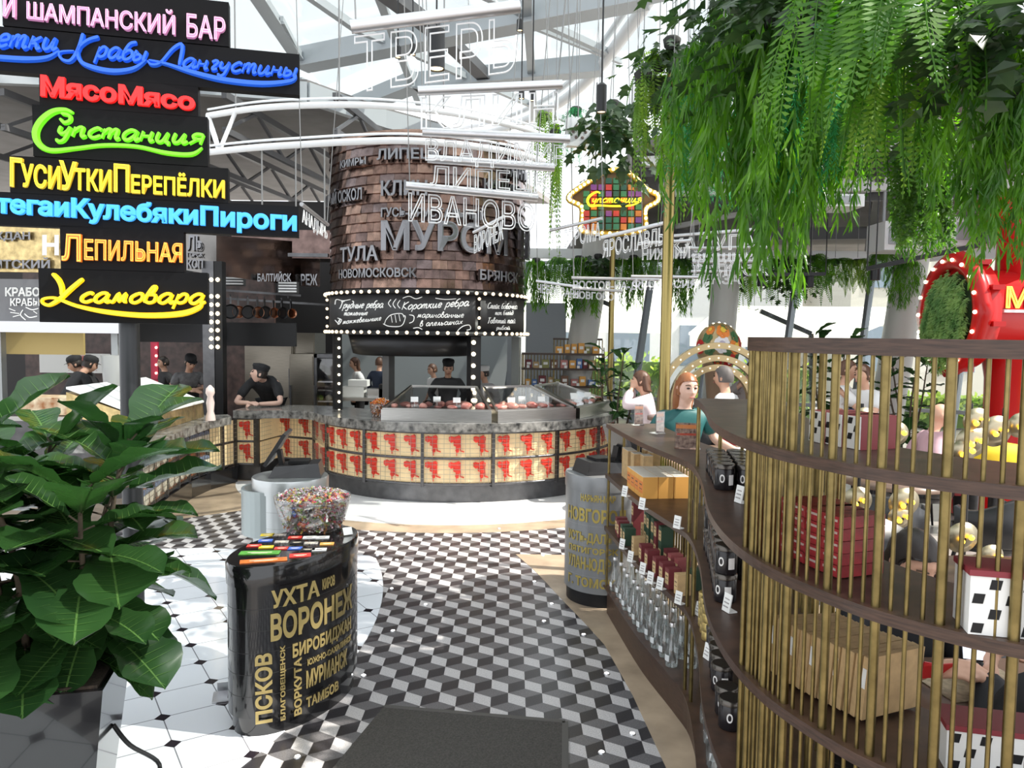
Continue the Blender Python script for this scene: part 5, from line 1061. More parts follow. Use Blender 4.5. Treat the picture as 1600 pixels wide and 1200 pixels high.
# hammered golden fascia, chalk menu and lintel of the left kiosk
gh = M('hammered_gold',(.55,.42,.20),.28,.9,noise_=.35,nscale=12,bump=1)
t = thing('kiosk_fascia','golden hammered metal fascia with steel letters at far left','sign',at(40,388,9.4)); b = B(gh); quadbox(b,-60,352,100,424,9.4,.08); b.build('metal_panel', t)
b = B(letm); text(b,'ЖДАН',pxmap(-14,362,47,377,9.38),bold=.03); b.build('lettering', t); b = B(M('letter_bright',(.75,.75,.75),.3,.7)); text(b,'Н',pxmap(66,367,92,399,9.3,.06),bold=.04); b.build('lettering', t); b = B(letm); text(b,'ЯТСКИЙ',pxmap(-10,402,78,420,9.38),bold=.03); b.build('lettering', t)
t = thing('menu_board','grey chalk menu board with white crab drawing at far left','menu board',at(60,470,9.3)); b = B(M('slate_grey',(.16,.16,.17),.6)); quadbox(b,-60,438,190,503,9.3,.06); b.build('slate', t)
b = B(chalk); g_ = lambda x,y,t_=0: at(x,y,9.29-t_)
text(b,'КРАБО',pxmap(8,449,62,463,9.29,.004),wire=.03); text(b,'КРАБЫ',pxmap(16,466,62,478,9.29,.004),bold=.02)
for s in ([(14,482),(24,486)],[(16,488),(30,490)],[(20,495),(32,492)],[(40,480),(50,484),(60,482)],[(38,490),(46,496),(58,494)],[(52,486),(58,490)],[(36,484),(32,492),(40,500)]): stroke(b,s,1.6,g_,.003,4)
b.build('chalk_writing', t)
t = thing('food_kiosk','pale steel lintel and posts of the left kiosk over two chefs','frame',at(90,510,9.35)); b = B(alu); quadbox(b,-60,504,186,518,9.2,.3); b.build('lintel', t); b = B(M('tan_blind',(.45,.34,.13),.6)); quadbox(b,2,519,130,553,9.6,.04); b.build('tan_blind', t)
for x_ in (-2,180):
    p = at(x_,600,9.4); b = B(M('frame_grey',(.35,.37,.38),.4,.4)); b.box((p.x,9.45,.98),(.08,.1,1.95)); b.build('frame_post', t)
# reflective steel fascia over the range and its copper underside
mir = M('mirror_steel',(.20,.19,.18),.12,1,noise_=.2,nscale=3)
t = thing('steel_fascia','mirror steel fascia with letters above the hanging pans','sign',at(380,400,10.3)); b = B(mir)
fp = [(290,365,422,10.0),(338,368,430,10.1),(400,372,438,10.5),(470,378,447,11.0),(500,384,448,11.3)]
b.rings([[at(x,y1,d),at(x,y0,d),at(x,y0,d+.08),at(x,y1,d+.08)] for x,y0,y1,d in fp],smooth=False); b.build('metal_panel', t)
for s,bx,d in (('ЛЬ',(292,367,316,391),9.96),('ГОРСК',(292,394,317,401),9.96),('КОП',(292,405,317,419),9.96),('БАЛТИЙСК',(402,424,455,440),10.45),('РЕЖ',(470,428,496,446),10.95)): b = B(letm); text(b,s,pxmap(*bx,d),bold=.03); b.build('lettering', t)
t = thing('copper_hood','dark copper hood band between steel fascia and copper tower','hood',at(430,375,10.8)); b = B(cop[1]); quadbox(b,362,360,516,402,10.9,.6); b.build('hood_body', t); b = B(darksteel); quadbox(b,385,396,512,400,10.85,.05); b.build('rail', t)
# louvred vents
for px,py,lab in ((365,437,'white louvred vent left above the pans'),(449,449,'white louvred vent right above the pans')):
    t = thing('air_vent',lab,'vent',at(px,py,10.6)); b = B(M('vent_dark',(.05,.05,.05),.5)); quadbox(b,px-15,py-9,px+15,py+9,10.6,.1); b.build('casing', t)
    for k in range(4): b = B(whitepaint); quadbox(b,px-14,py-8+4.4*k,px+14,py-6+4.4*k,10.57,.03); b.build('slat', t)
# pans on a rail
t = thing('pan_rail','dark steel rail carrying the frying pans','rail',at(405,470,10.7)); b = B(darksteel); b.bar(at(345,466,10.7),at(522,477,11.2),.02,.03); b.bar(at(345,453,10.7),at(470,462,11.1),.02,.03); b.build('rail_bar', t)
for x_ in (350,450): b = B(darksteel); q_ = at(x_,466,10.72+(x_-350)/300); b.cyl(q_,(q_.x,q_.y,2.95),.008,seg=6); b.build('hanger', t)
b = B(black); quadbox(b,345,505,462,540,10.9,.05); b.build('splash_panel', t)
cpan = M('copper_pan',(.42,.20,.12),.3,1)
for k,(px,d,mt_) in enumerate(((360,10.66,blackmetal),(372,10.75,cpan),(387,10.72,blackmetal),(402,10.8,cpan),(413,10.82,blackmetal),(427,10.88,cpan),(440,10.92,blackmetal),(454,10.98,cpan))):
    c = at(px,487+k*.4,d); r = (.105 if mt_ is blackmetal else .09)*(1-.03*k); yaw = .5+.05*k; t = thing('frying_pan','%s frying pan hanging from the rail, %s from the left' % ('black' if mt_ is blackmetal else 'copper',ORD[k]),'pan',c,yaw,'pans hanging on the rail')
    b = B(mt_); b.lathe([(r*.82,0),(r,.05),(r*.97,.05),(r*.79,.006)],(0,0,0),20,caps=False); b.lathe([(.001,.004),(r*.8,.006)],(0,0,0),20,caps=False); b.bm.transform(Matrix.Rotation(PI/2,4,'X')); b.build('pan_body', t, world=False)
    b = B(darksteel); b.bar((0,-.01,r*.95),(0,-.01,r+.10),.025,.008); b.tube([(0,-.01,r+.10),(0,.0,r+.13),(0,.02,r+.12)],.006,6); b.build('handle', t, world=False)
# steel cabinets and fridge behind the leaning chef
def cabinet(lab,px0,px1,py0,d,dep,hx,glassdoor=False,name='steel_cabinet'):
    p,q = at(px0,py0,d),at(px1,py0,d); t = thing(name,lab,'cabinet' if not glassdoor else 'fridge',((p.x+q.x)/2,d,0)); h = p.z; cx = (p.x+q.x)/2; w_ = q.x-p.x
    if glassdoor:
        b = B(darksteel)
        for x in (-w_/2+.02,w_/2-.02): b.box((cx+x,d+dep/2,h/2),(.04,dep,h))
        b.box((cx,d+dep/2,h-.03),(w_,dep,.06)); b.box((cx,d+dep/2,.06),(w_,dep,.12)); b.box((cx,d+dep-.02,h/2),(w_,.03,h)); b.build('body', t)
        for z in (.5,.85,1.15): b = B(alu); b.box((cx,d+dep/2,z),(w_-.08,dep-.1,.02)); b.build('shelf', t)
        b = B(glass); b.box((cx,d-.01,h/2+.03),(w_-.06,.012,h-.2)); b.build('glass_door', t)
    else:
        cs_ = M('cabinet_steel',(.27,.245,.205),.3,1,noise_=.12,nscale=8,stretch=(1,1,30)); b = B(cs_); b.box((cx,d+dep/2,h/2),(w_,dep,h)); b.build('body', t); b = B(cs_); b.box((cx,d-.012,h/2),(w_-.03,.024,h-.06)); b.build('door', t)
    b = B(darksteel); b.bar((cx+hx*w_,d-.04,h*.45),(cx+hx*w_,d-.04,h*.7),.025,.025); b.build('handle', t); return t
cabinet('tall brushed steel cabinet behind the leaning chef',382,457,519,12.2,.7,.45); cabinet('narrow steel cabinet with a small dark display',457,492,520,12.3,.7,-.4); cabinet('lower steel cabinet beside the glass fridge',452,490,553,11.6,.5,-.42); cabinet('glass door fridge left of the tower post',491,524,553,11.6,.5,-.45,True,'glass_fridge')
for k in range(4): 
    p = at(507,592,11.8); b = B(M('food_%d'%k,((.5,.3,.05),(.4,.1,.03),(.2,.3,.05),(.55,.5,.4))[k],.5)); b.lathe([(.05,0),(.06,.05),(.02,.08)],(0,0,0),10); o = b.build('food_bowl',world=False,loc=(at(500,592,11.8).x+.14*(k%2),11.8,(.511,.861)[k//2])); tag(o,'small filled bowl in the glass fridge, %s shelf, %s' % (('lower','middle')[k//2],('left','right')[k%2]),'bowl','bowls in the fridge')
# dark door frame, red lit strip
b = B(M('red_strip',(.45,.02,.06),.5)); quadbox(b,236,534,246,592,12.6,.05); 
t = thing('red_light_post','red post with small bulbs deep in the left kitchen','post',(at(241,560,12.6).x,12.6,0)); b.use(M('red_strip',(0,0,0))); p = at(241,592,12.62); b.box((p.x,12.65,p.z/2),(.1,.05,p.z)); b.build('post', t)
for y_ in (543,556,570,583): b = B(bulbw); b.ball(at(244,y_,12.57),.02,8,5); b.build('bulb', t)
b = B(blackmetal); quadbox(b,212,507,330,534,10.6,.5); c_ = at(270,507,10.8); b.box((c_.x,10.85,(c_.z+5.6)/2),(.4,.35,5.6-c_.z)); o = b.build('extractor_hood'); tag(o,'dark extractor hood behind the lowest sign board','hood')
b = B(M('poster_white',(.6,.6,.58),.6)); quadbox(b,62,553,172,582,13.2,.04); b.use(paperred); text(b,'МЕНЮ',pxmap(118,555,135,577,13.18,.01),bold=.03); o = b.build('wall_poster'); tag(o,'pale wall panel with red writing behind the two chefs','poster')
# sloped glass display and pepper mill on the left station
t = thing('display_case','white lit glass display with honeycomb golden front on the left station','display case',(-4.1,8.3,.89)); b = B(M('milky_top',(.86,.86,.84),.25)); b.vf([(-3.52,7.3,1.06),(-3.62,9.0,1.06),(-4.3,9.0,1.33),(-4.25,7.3,1.33),(-3.52,7.3,1.08),(-3.62,9.0,1.08),(-4.3,9.0,1.35),(-4.25,7.3,1.35)],[(3,2,1,0),(4,5,6,7),(0,1,5,4),(1,2,6,5),(2,3,7,6),(3,0,4,7)]); b.build('sloped_top', t)
b = B(gh); b.vf([(-3.52,7.3,.892),(-3.62,9.0,.892),(-4.3,9.0,.892),(-4.25,7.3,.892),(-3.54,7.3,1.06),(-3.64,9.0,1.06),(-4.3,9.0,1.3),(-4.25,7.3,1.3)],[(3,2,1,0),(4,5,6,7),(0,1,5,4),(1,2,6,5),(2,3,7,6),(3,0,4,7)]); b.build('honeycomb_base', t)
b = B(M('mill_white',(.75,.6,.55),.3)); b.lathe([(.055,0),(.05,.05),(.035,.1),(.045,.2),(.03,.27),(.05,.31),(.045,.36),(.01,.40)],(0,0,0),16); p = gp(329,657,.89); o = b.build('pepper_mill',world=False,loc=(p.x,p.y,.891)); tag(o,'tall pale pepper mill at the end of the left station','pepper mill')
# lit crate of vegetables left, grey bucket
b = B(M('orange_crate',(.75,.25,.05),.5,noise_=.6,nscale=10,col2=(.8,.7,.5))); quadbox(b,28,622,130,648,8.6,.4); o = b.build('food_tray')
t = thing('prep_counter','steel prep counter under the orange tray at far left','counter',(at(80,650,8.6).x,8.8,0)); b = B(steel); q_ = at(80,649,8.6); b.box((q_.x,8.9,q_.z-.03),(1.9,.8,.05)); b.build('worktop', t); b = B(darksteel); b.box((q_.x,8.9,(q_.z-.06)/2),(1.8,.7,q_.z-.06)); b.build('cabinet_body', t)
o = bpy.data.objects['food_tray']; tag(o,'bright orange food tray behind the fig plant at far left','tray')
b = B(M('bucket_grey',(.30,.30,.29),.4)); b.lathe([(.13,0),(.15,.32),(.13,.32),(.11,.02)],(0,0,0),24); p = at(183,602,8.2); o = b.build('tall_pot',world=False,loc=(p.x,p.y,p.z)); tag(o,'grey upturned pot above the fig leaves on the left station','pot')
# table of trays seen through the tower posts
t = thing('prep_table','steel prep table with stacked white trays left of the candy bowl','table',(at(575,640,12).x,12,0)); b = B(steel); c = at(575,620,12); b.box((c.x,12.3,.86),(1.0,.7,.05)); b.build('table_top', t)
for x in (-.46,.46): b = B(steel); b.box((c.x+x,12.0,.42),(.05,.05,.83)); b.build('leg', t)
for k,(px,py,w_,h_,l,mt_) in enumerate(((553,603,.34,.16,'stack of white trays',cardw),(590,606,.30,.13,'steel pan',steel),(601,600,.16,.2,'black box',black),(560,590,.3,.1,'upper white box',cardw))):
    c2 = at(px,py,12.2); b = B(mt_); b.box((c2.x,12.25,.886+h_/2+(.165 if k == 3 else 0)),(w_,.25,h_)); o = b.build('tray' if k != 2 else 'box'); tag(o,l+' on the steel prep table behind the tower posts','tray' if k != 2 else 'box')
# ================================================================== people
def head_mesh(b, c, yaw, pitch, s=1):
    m = Matrix.Translation(c) @ Matrix.Rotation(yaw,4,'Z') @ Matrix.Rotation(pitch,4,'X'); k0 = len(b.bm.verts); rs = []
    for k in range(17):
        a = .03+(PI-.06)*k/16; z = -math.cos(a); r = math.sin(a); row = []
        for i in range(24):
            t_ = 2*PI*i/24; x,y = r*math.cos(t_),r*math.sin(t_)
            if z < -.05: f = 1-.42*(-z)**1.4; x *= f; y = y*f-.18*(-z)
            X,Y,Z = x*.076,y*.098,z*.118
            if y < -.5 and abs(x) < .3 and -.35 < z < .12: Y -= .026*max(0,1-abs(x)/.3)*(1-abs(z+.25)/.37)
            if y < -.55 and .15 < abs(x) < .6 and -.05 < z < .22: Y += .009
            if y < -.6 and abs(x) < .4 and -.62 < z < -.5: Y -= .006
            row.append(m @ Vector((X*s,Y*s,Z*s)))
        rs.append(row)
    b.rings(rs)
    for sg in (1,-1):
        e = []; 
        b.rings([[m @ Vector(((sg*(.074+.012*math.sin(a_)))*s,(.008+.018*math.cos(t_)*math.sin(a_))*s,(-.01+.032*math.sin(t_)*math.sin(a_)-.004*math.cos(a_))*s)) for t_ in [2*PI*i/8 for i in range(8)]] for a_ in (.3,.8,1.57,2.3)])
    return m
def hand_mesh(b, w_, d, n_, curl=.5, side=1):
    """palm, four fingers and a thumb; d along the palm, n_ the palm's facing"""
    d = d.normalized(); n_ = (n_-d*n_.dot(d)).normalized(); s = d.cross(n_)*side
    b.rings([[w_+d*L+s*x*wd+n_*y*th for x,y in ((-1,0),(-.7,-.8),(.7,-.8),(1,0),(.7,.8),(-.7,.8))] for L,wd,th in ((-.01,.024,.017),(.03,.036,.016),(.07,.041,.014),(.092,.038,.012))])
    for k,(o,L) in enumerate(((-.030,.066),(-.010,.076),(.011,.072),(.031,.056))):
        P = [w_+d*.08+s*o]; a_ = 0
        for j in range(3): a_ += curl*(.6+.3*j); P.append(P[-1]+(d*math.cos(a_)+n_*math.sin(a_)+s*o*.8)*(L*(.45,.32,.25)[j]))
        b.tube(P,[.0095,.009,.0085,.007],7)
    P = [w_+d*.02-s*.025]; 
    for j in range(3): P.append(P[-1]+((d*(.55+.15*j)-s*(.8-.35*j)+n_*(.35+.2*curl))).normalized()*(.035,.03,.025)[j])
    b.tube(P,[.013,.011,.010,.008],7)
def skinmesh(verts, edges, rad, sub=1):
    me = bpy.data.meshes.new('s'); me.from_pydata(verts,edges,[]); o = bpy.data.objects.new('s',me); C.objects.link(o)
    m = o.modifiers.new('k','SKIN'); m.use_smooth_shade = True; m.branch_smoothing = .5
    for i,r in enumerate(rad): me.skin_vertices[0].data[i].radius = r if isinstance(r,tuple) else (r,r)
    me.skin_vertices[0].data[0].use_root = True
    q = o.modifiers.new('u','SUBSURF'); q.levels = sub
    dg = bpy.context.evaluated_depsgraph_get(); out = bpy.data.meshes.new_from_object(o.evaluated_get(dg)); bpy.data.objects.remove(o); bpy.data.meshes.remove(me); return out
def person(label, loc, rz, lean=0, sit=None, arms=None, headyaw=0, headpitch=0, top=None, sleeve='short', legs=None, hair=None, hairlen=0, cap=None, apron=None, s=1, voxel=.012, sk=None, hands=.5, group=None, collar=None):
    t = thing('person',label,'person',loc,rz,group); sk = sk or skin; pz = (sit or .94); V = Vector
    ln = lambda x,y,z: V((x,(y)*math.cos(lean)-(z)*math.sin(lean), pz+(y)*math.sin(lean)+(z)*math.cos(lean)))
    J = {'p':V((0,0,pz)),'sp':ln(0,-.005,.18),'ch':ln(0,-.01,.36),'nb':ln(0,0,.50),'nk':ln(0,-.02,.565)}
    hc = ln(0,-.035,.665); arms = arms or [((.27,.03,.25),(.24,-.10,.03)),((-.27,.03,.25),(-.24,-.10,.03))]
    for i,sg in enumerate((1,-1)):
        J['s%d'%i] = ln(.175*sg,0,.455); J['e%d'%i] = V(arms[i][0])+V((0,0,pz)); J['w%d'%i] = V(arms[i][1])+V((0,0,pz))
        J['h%d'%i] = V((.09*sg,0,pz-.05))
        if sit: J['k%d'%i] = V((.11*sg,-.42,pz)); J['a%d'%i] = V((.11*sg,-.42,max(.09,pz-.44)))
        else: J['k%d'%i] = V((.10*sg,-.015,.50)); J['a%d'%i] = V((.10*sg,.03,.09))
        J['t%d'%i] = J['a%d'%i]+V((0,-.15,-.045))
    def sub(keys, edges, rad, grow=0): 
        ix = {k:i for i,k in enumerate(keys)}; return skinmesh([J[k]*s for k in keys],[(ix[a],ix[c]) for a,c in edges],[((r[0]+grow)*s,(r[1]+grow)*s) for r in [rad[k] for k in keys]])
    rad = {'p':(.145,.105),'sp':(.13,.095),'ch':(.155,.105),'nb':(.075,.065),'nk':(.05,.05),'s0':(.062,.062),'s1':(.062,.062),'e0':(.042,.042),'e1':(.042,.042),'w0':(.028,.028),'w1':(.028,.028),'h0':(.085,.085),'h1':(.085,.085),'k0':(.058,.058),'k1':(.058,.058),'a0':(.04,.04),'a1':(.04,.04),'t0':(.035,.03),'t1':(.035,.03)}
    armE = [('ch','s0'),('s0','e0'),('e0','w0'),('ch','s1'),('s1','e1'),('e1','w1')]; legE = [('p','h0'),('h0','k0'),('k0','a0'),('a0','t0'),('p','h1'),('h1','k1'),('k1','a1'),('a1','t1')]
    rb = {k:(v[0]*(.72 if k in ('p','sp','ch') else .78 if k in ('s0','s1','nb') else .80 if k in ('e0','e1') and sleeve != 'short' else .88 if k in ('nb','s0','s1','h0','h1','k0','k1') else 1),v[1]*(.68 if k in ('p','sp','ch') else .78 if k in ('s0','s1','nb') else .80 if k in ('e0','e1') and sleeve != 'short' else .88 if k in ('nb','s0','s1','h0','h1','k0','k1') else 1)) for k,v in rad.items()}
    body = sub(list(rad),[('p','sp'),('sp','ch'),('ch','nb'),('nb','nk')]+armE+legE,rb)
    b = B(sk); b.bm.from_mesh(body); bpy.data.meshes.remove(body)
    hm = head_mesh(b, hc*s, headyaw, lean*.6+headpitch, s); nk0 = J['nk']*s; b.tube([J['nb']*s,nk0,hc*s-(hc*s-nk0)*.3],.052*s,10)
    for i,sg in enumerate((1,-1)):
        d = (J['w%d'%i]-J['e%d'%i]).normalized(); hand_mesh(b, J['w%d'%i]*s+d*.005, d, V((-sg*.6,-.2,-.5)) if hands else V((0,0,-1)), hands, sg)
    raw = b.mesh('raw'); o = bpy.data.objects.new('raw',raw); C.objects.link(o); m = o.modifiers.new('r','REMESH'); m.mode = 'VOXEL'; m.voxel_size = voxel; m.use_smooth_shade = True
    sm_ = o.modifiers.new('m','SMOOTH'); sm_.iterations = 2; sm_.factor = .4
    dg = bpy.context.evaluated_depsgraph_get(); me = bpy.data.meshes.new_from_object(o.evaluated_get(dg)); bpy.data.objects.remove(o); bpy.data.meshes.remove(raw); me.materials.clear(); me.materials.append(sk)
    bb_ = bmesh.new(); bb_.from_mesh(me); bb_.verts.ensure_lookup_table(); seen = set(); best = []; allc = []
    for v in bb_.verts:
        if v in seen: continue
        st = [v]; seen.add(v); comp = []
        while st:
            q = st.pop(); comp.append(q)
            for e in q.link_edges:
                z_ = e.other_vert(q)
                if z_ not in seen: seen.add(z_); st.append(z_)
        allc.append(comp)
    allc.sort(key=len); bmesh.ops.delete(bb_, geom=[v for c_ in allc[:-1] for v in c_], context='VERTS'); bb_.to_mesh(me); bb_.free()
    o = bpy.data.objects.new('body',me); C.objects.link(o); o.parent = t
    def cloth(name, keys, edges, mat, grow, rr=rad):
        me2 = sub(keys,edges,rr,grow); me2.materials.clear(); me2.materials.append(mat); q = bpy.data.objects.new(name,me2); C.objects.link(q); q.parent = t; return q
    cm = M('cuff',(0,0,0)) if False else None
    JJ = dict(J)
    if sleeve == 'short':
        for i in (0,1): J['m%d'%i] = J['s%d'%i].lerp(J['e%d'%i],.8); rad['m%d'%i] = (.052,.052)
        E = [('ch','s0'),('s0','m0'),('ch','s1'),('s1','m1')]; K = ['p','sp','ch','nb','s0','s1','m0','m1']
    else:
        for i in (0,1): J['m%d'%i] = J['e%d'%i].lerp(J['w%d'%i],.88); rad['m%d'%i] = (.036,.036)
        E = [('ch','s0'),('s0','e0'),('e0','m0'),('ch','s1'),('s1','e1'),('e1','m1')]; K = ['p','sp','ch','nb','s0','s1','e0','e1','m0','m1']
    r2 = dict(rad); r2['p'] = (.15,.115)
    cloth('shirt',K,[('p','sp'),('sp','ch'),('ch','nb')]+E,top,.019,r2)
    cloth('trousers',['p','h0','k0','a0','h1','k1','a1'],[('p','h0'),('h0','k0'),('k0','a0'),('p','h1'),('h1','k1'),('k1','a1')],legs or MAT['cloth_black'],.017)
    for i in (0,1):
        b = B(MAT['shoe_dark']); a_ = J['a%d'%i]*s; b.rings([[a_+V((x*.045*w_,y,z)) for x,z in ((-1,-.088),(1,-.088),(1,-.05),(.6,zt),(-.6,zt),(-1,-.05))] for y,w_,zt in ((.07,.7,-.02),(.02,1,.0),(-.08,1.05,-.03),(-.19,.75,-.05))]); b.build('shoe', t, world=False)
    if apron:
        b = B(apron); b.rings([[ln(x*.15,-.13-.02*math.cos(x*1.5),z)*s for x in (-1,-.5,0,.5,1)]+[ln(x*.15,-.118-.02*math.cos(x*1.5),z)*s for x in (1,.5,0,-.5,-1)] for z in (-.35,-.1,.1,.3)]); b.build('apron', t, world=False)
    R3 = lambda *v: hm @ (V(v)*s)
    for sg in (1,-1):
        b = B(M('eye',(.03,.02,.02),.2)); b.ball(R3(.030*sg,-.087,.012),.011*s,8,6,(1.3,.7,.7)); b.build('eye', t, world=False); b = B(M('brow',(.08,.05,.03),.8)); b.tube([R3(.014*sg,-.096,.032),R3(.032*sg,-.093,.038),R3(.05*sg,-.078,.033)],.0035*s,5); b.build('eyebrow', t, world=False)
    b = B(M('lips',(.45,.14,.12),.5)); b.tube([R3(-.022,-.098,-.058),R3(0,-.105,-.056),R3(.022,-.098,-.058)],[.003*s,.0055*s,.003*s],6); b.build('mouth', t, world=False)
    if hair:
        b = B(hair); g = 1.09; rs = []
        for k in range(13):
            a = .02+(PI*.62)*k/12; z = math.cos(a); r = math.sin(a); row = []
            for i in range(28):
                t_ = 2*PI*i/28; x,y = r*math.cos(t_),r*math.sin(t_); zz = z
                if y < -.25: zz = max(z, .42+.25*max(0,-y-.4)) ; sc2 = min(1,math.sqrt(max(0,1-zz*zz))/max(r,.001)); x,y = x*sc2,y*sc2
                wv = .004*math.sin(t_*9+k)
                row.append(R3(x*(.076*g+wv),y*(.098*g+wv)+.004,zz*(.118*g)))
            rs.append(row)
        b.rings(rs,caps=True); b.build('hair', t, world=False)
        if hairlen:
            b = B(hair)
            b.rings([[R3(math.cos(t_)*w_,.05+.045*math.sin(t_)+o_,z) for t_ in [2*PI*i/16 for i in range(16)]] for z,w_,o_ in ((.06,.07,0),(-.02,.086,.005),(-.10,.088,.01),(-.10-hairlen*.6,.08,.02),(-.10-hairlen,.04,.025))]); b.build('long_hair', t, world=False)
    if cap:
        b = B(cap[0]); q = cap[1]
        b.rings([[R3(math.cos(t_)*w_,.012+math.sin(t_)*w_*1.22,z) for t_ in [2*PI*i/24 for i in range(24)]] for z,w_ in ((.045,.083),(.075,.086),(.095,.096 if q else .084),(.125,.090 if q else .07),(.142,.03))]); b.build('cap', t, world=False)
        if not q: b = B(cap[0]); b.extr([R3(math.cos(t_)*.08,-.05-.085*math.sin(t_),.05-.012*math.sin(t_)) for t_ in [PI*i/10 for i in range(11)]],(0,0,.006)); b.build('cap_peak', t, world=False)
    if collar: b = B(collar); b.rings([[ln(math.cos(t_)*.066,-.012+math.sin(t_)*.062,z)*s for t_ in [2*PI*i/16 for i in range(16)]] for z in (.475,.515)],caps=False); b.build('collar', t, world=False)
    return t
cb_ = M('cloth_black',(.016,.016,.018),.8,noise_=.3,nscale=20); M('shoe_dark',(.02,.018,.016),.4); cw = M('cloth_white',(.72,.72,.72),.8); cg = M('cloth_grey',(.16,.16,.165),.8,noise_=.3,nscale=20); cp_ = M('cloth_pinkwhite',(.70,.58,.60),.8); ct = M('cloth_teal',(.01,.10,.10),.55); cd = M('cloth_denim',(.05,.09,.18),.8); cnavy = M('cloth_navy',(.02,.03,.06),.8); cpk = M('cloth_pink',(.62,.40,.45),.8)
hd = M('hair_dark',(.022,.015,.012),.5); hb = M('hair_brown',(.10,.045,.025),.5); hr = M('hair_auburn',(.28,.10,.035),.45); hg = M('hair_grey',(.12,.105,.10),.6); hgr = M('hair_silver',(.45,.42,.40),.6)
def onfloor(px,py,d): p = at(px,py,d); return p
h = at(405,593,10.2)
person('young chef in black with black cap leaning on crossed arms over the counter',(h.x,10.72,0),0,lean=math.radians(50),arms=[((.30,-.56,.015),(.03,-.70,.01)),((-.30,-.56,.015),(-.05,-.74,.03))],headyaw=-1.15,headpitch=-.75,top=cb_,hair=hd,cap=(cb_,1),s=1,voxel=.008,sk=skin2)
h = at(93,575,10.4); person('chef in black seen from behind, left of two bending black capped chefs',(h.x+.1,10.3,0),2.5,lean=.55,arms=[((.24,-.25,.15),(.12,-.45,.06)),((-.24,-.25,.15),(-.12,-.45,.06))],headyaw=-.3,top=cb_,hair=hd,cap=(cb_,0),s=.95)
h = at(128,577,10.6); person('chef in black, right of two bending black capped chefs, in profile',(h.x+.22,10.75,0),-1.3,lean=.55,arms=[((.24,-.25,.15),(.12,-.45,.06)),((-.24,-.25,.15),(-.12,-.45,.06))],headyaw=.2,top=cb_,hair=hd,cap=(cb_,0),s=.95)
h = at(291,582,11.0); person('chef in dark grey jacket and black peaked cap working with both hands',(h.x-.08,11.15,0),.75,lean=.30,arms=[((.25,-.14,.22),(.05,-.33,.22)),((-.25,-.14,.22),(-.03,-.35,.2))],headpitch=.2,top=cg,hair=hd,cap=(cb_,0),s=.92,apron=cb_)
h = at(258,588,12.3); person('dim figure in black deep in the left kitchen beside the red post',(h.x,12.3,0),-.8,top=cb_,hair=hd,s=.86)
h = at(562,571,13.2); person('woman in white shirt seen through the tower posts, facing left',(h.x,13.2,0),-1.2,lean=.1,top=cw,hair=hb,hairlen=.05,s=.86)
h = at(592,572,13.4); person('figure in dark navy seen from behind through the tower posts',(h.x,13.4,0),2.6,top=cnavy,sleeve='long',hair=hb,s=.86)
h = at(698,578,10.6); person('chef in black and grey jacket with black cap behind the leftmost glass case',(h.x,10.75,0),.15,lean=.18,headpitch=.15,arms=[((.27,-.05,.25),(.16,-.30,.12)),((-.27,-.05,.25),(-.16,-.30,.12))],top=M('cloth_charcoal',(.05,.052,.055),.8),sleeve='long',hair=hd,cap=(cb_,1),s=.90,voxel=.010,collar=cb_)
h = at(682,582,12.6); person('woman in white shirt partly hidden behind the chef at the cases',(h.x,12.6,0),-.9,lean=.1,top=cw,hair=hb,s=.82)
h = at(762,588,10.9); person('cook in pale jacket and white cap beside the bulb post',(h.x,11.0,0),-.9,top=M('cloth_pale',(.5,.5,.5),.8),sleeve='long',hair=hd,cap=(cw,1),s=.84,lean=.1,voxel=.010)
h = at(1066,614,6.4); person('young woman with long auburn hair and teal blouse beside the brass pole',(1.27,5.72,0),.22,top=ct,hair=hr,hairlen=.13,s=.95,voxel=.008,sk=skin2,arms=[((.26,-.08,.25),(.30,-.36,.20)),((-.26,.0,.22),(-.18,-.25,.10))],lean=.08)
h = at(1012,594,8.6); person('diner with brown hair and pale shirt seen from behind, hands at the face',(h.x+.06,8.6,0),-1.9,sit=.74,lean=.15,arms=[((.24,-.28,.38),(.08,-.22,.58)),((-.24,-.30,.38),(-.06,-.24,.58))],top=cp_,sleeve='long',hair=hb,hairlen=.02,s=1)
h = at(1128,594,8.4); person('man with dark grey hair and white shirt under the bulb arches',(h.x+.05,8.4,0),-2.2,sit=.74,top=cw,sleeve='long',hair=hg,s=1.04)
h = at(1152,578,10.3); person('waiter in grey shirt bending behind the bulb arches',(h.x,10.3,0),.9,lean=.3,top=M('cloth_mid',(.30,.27,.26),.8),hair=hd,s=.95)
h = at(1319,583,8.3); person('left of two servers in white shirts behind the brass rods',(h.x,8.3,0),1.1,top=cw,hair=hb,s=.97,arms=[((.22,-.18,.25),(.12,-.42,.14)),((-.22,-.18,.25),(-.12,-.42,.14))],apron=cb_)
h = at(1358,587,8.1); person('right of two servers in white shirt with blue apron behind the rods',(h.x,8.1,0),-1.1,top=cw,hair=hb,s=.95,arms=[((.22,-.18,.25),(.12,-.42,.14)),((-.22,-.18,.25),(-.12,-.42,.14))],apron=cd,lean=.1)
h = at(1447,645,7.6); person('seated bald man in pink shirt seen beyond the brass rods',(h.x,7.6,0),1.5,sit=.5,lean=.15,top=cpk,sleeve='long',s=1)
h = at(1085,648,7.6); person('dark haired diner in black sitting behind the auburn haired woman',(h.x+.12,7.9,0),-.6,sit=.5,top=cb_,hair=hd,s=.95)
h = at(1575,600,7.2); b = None
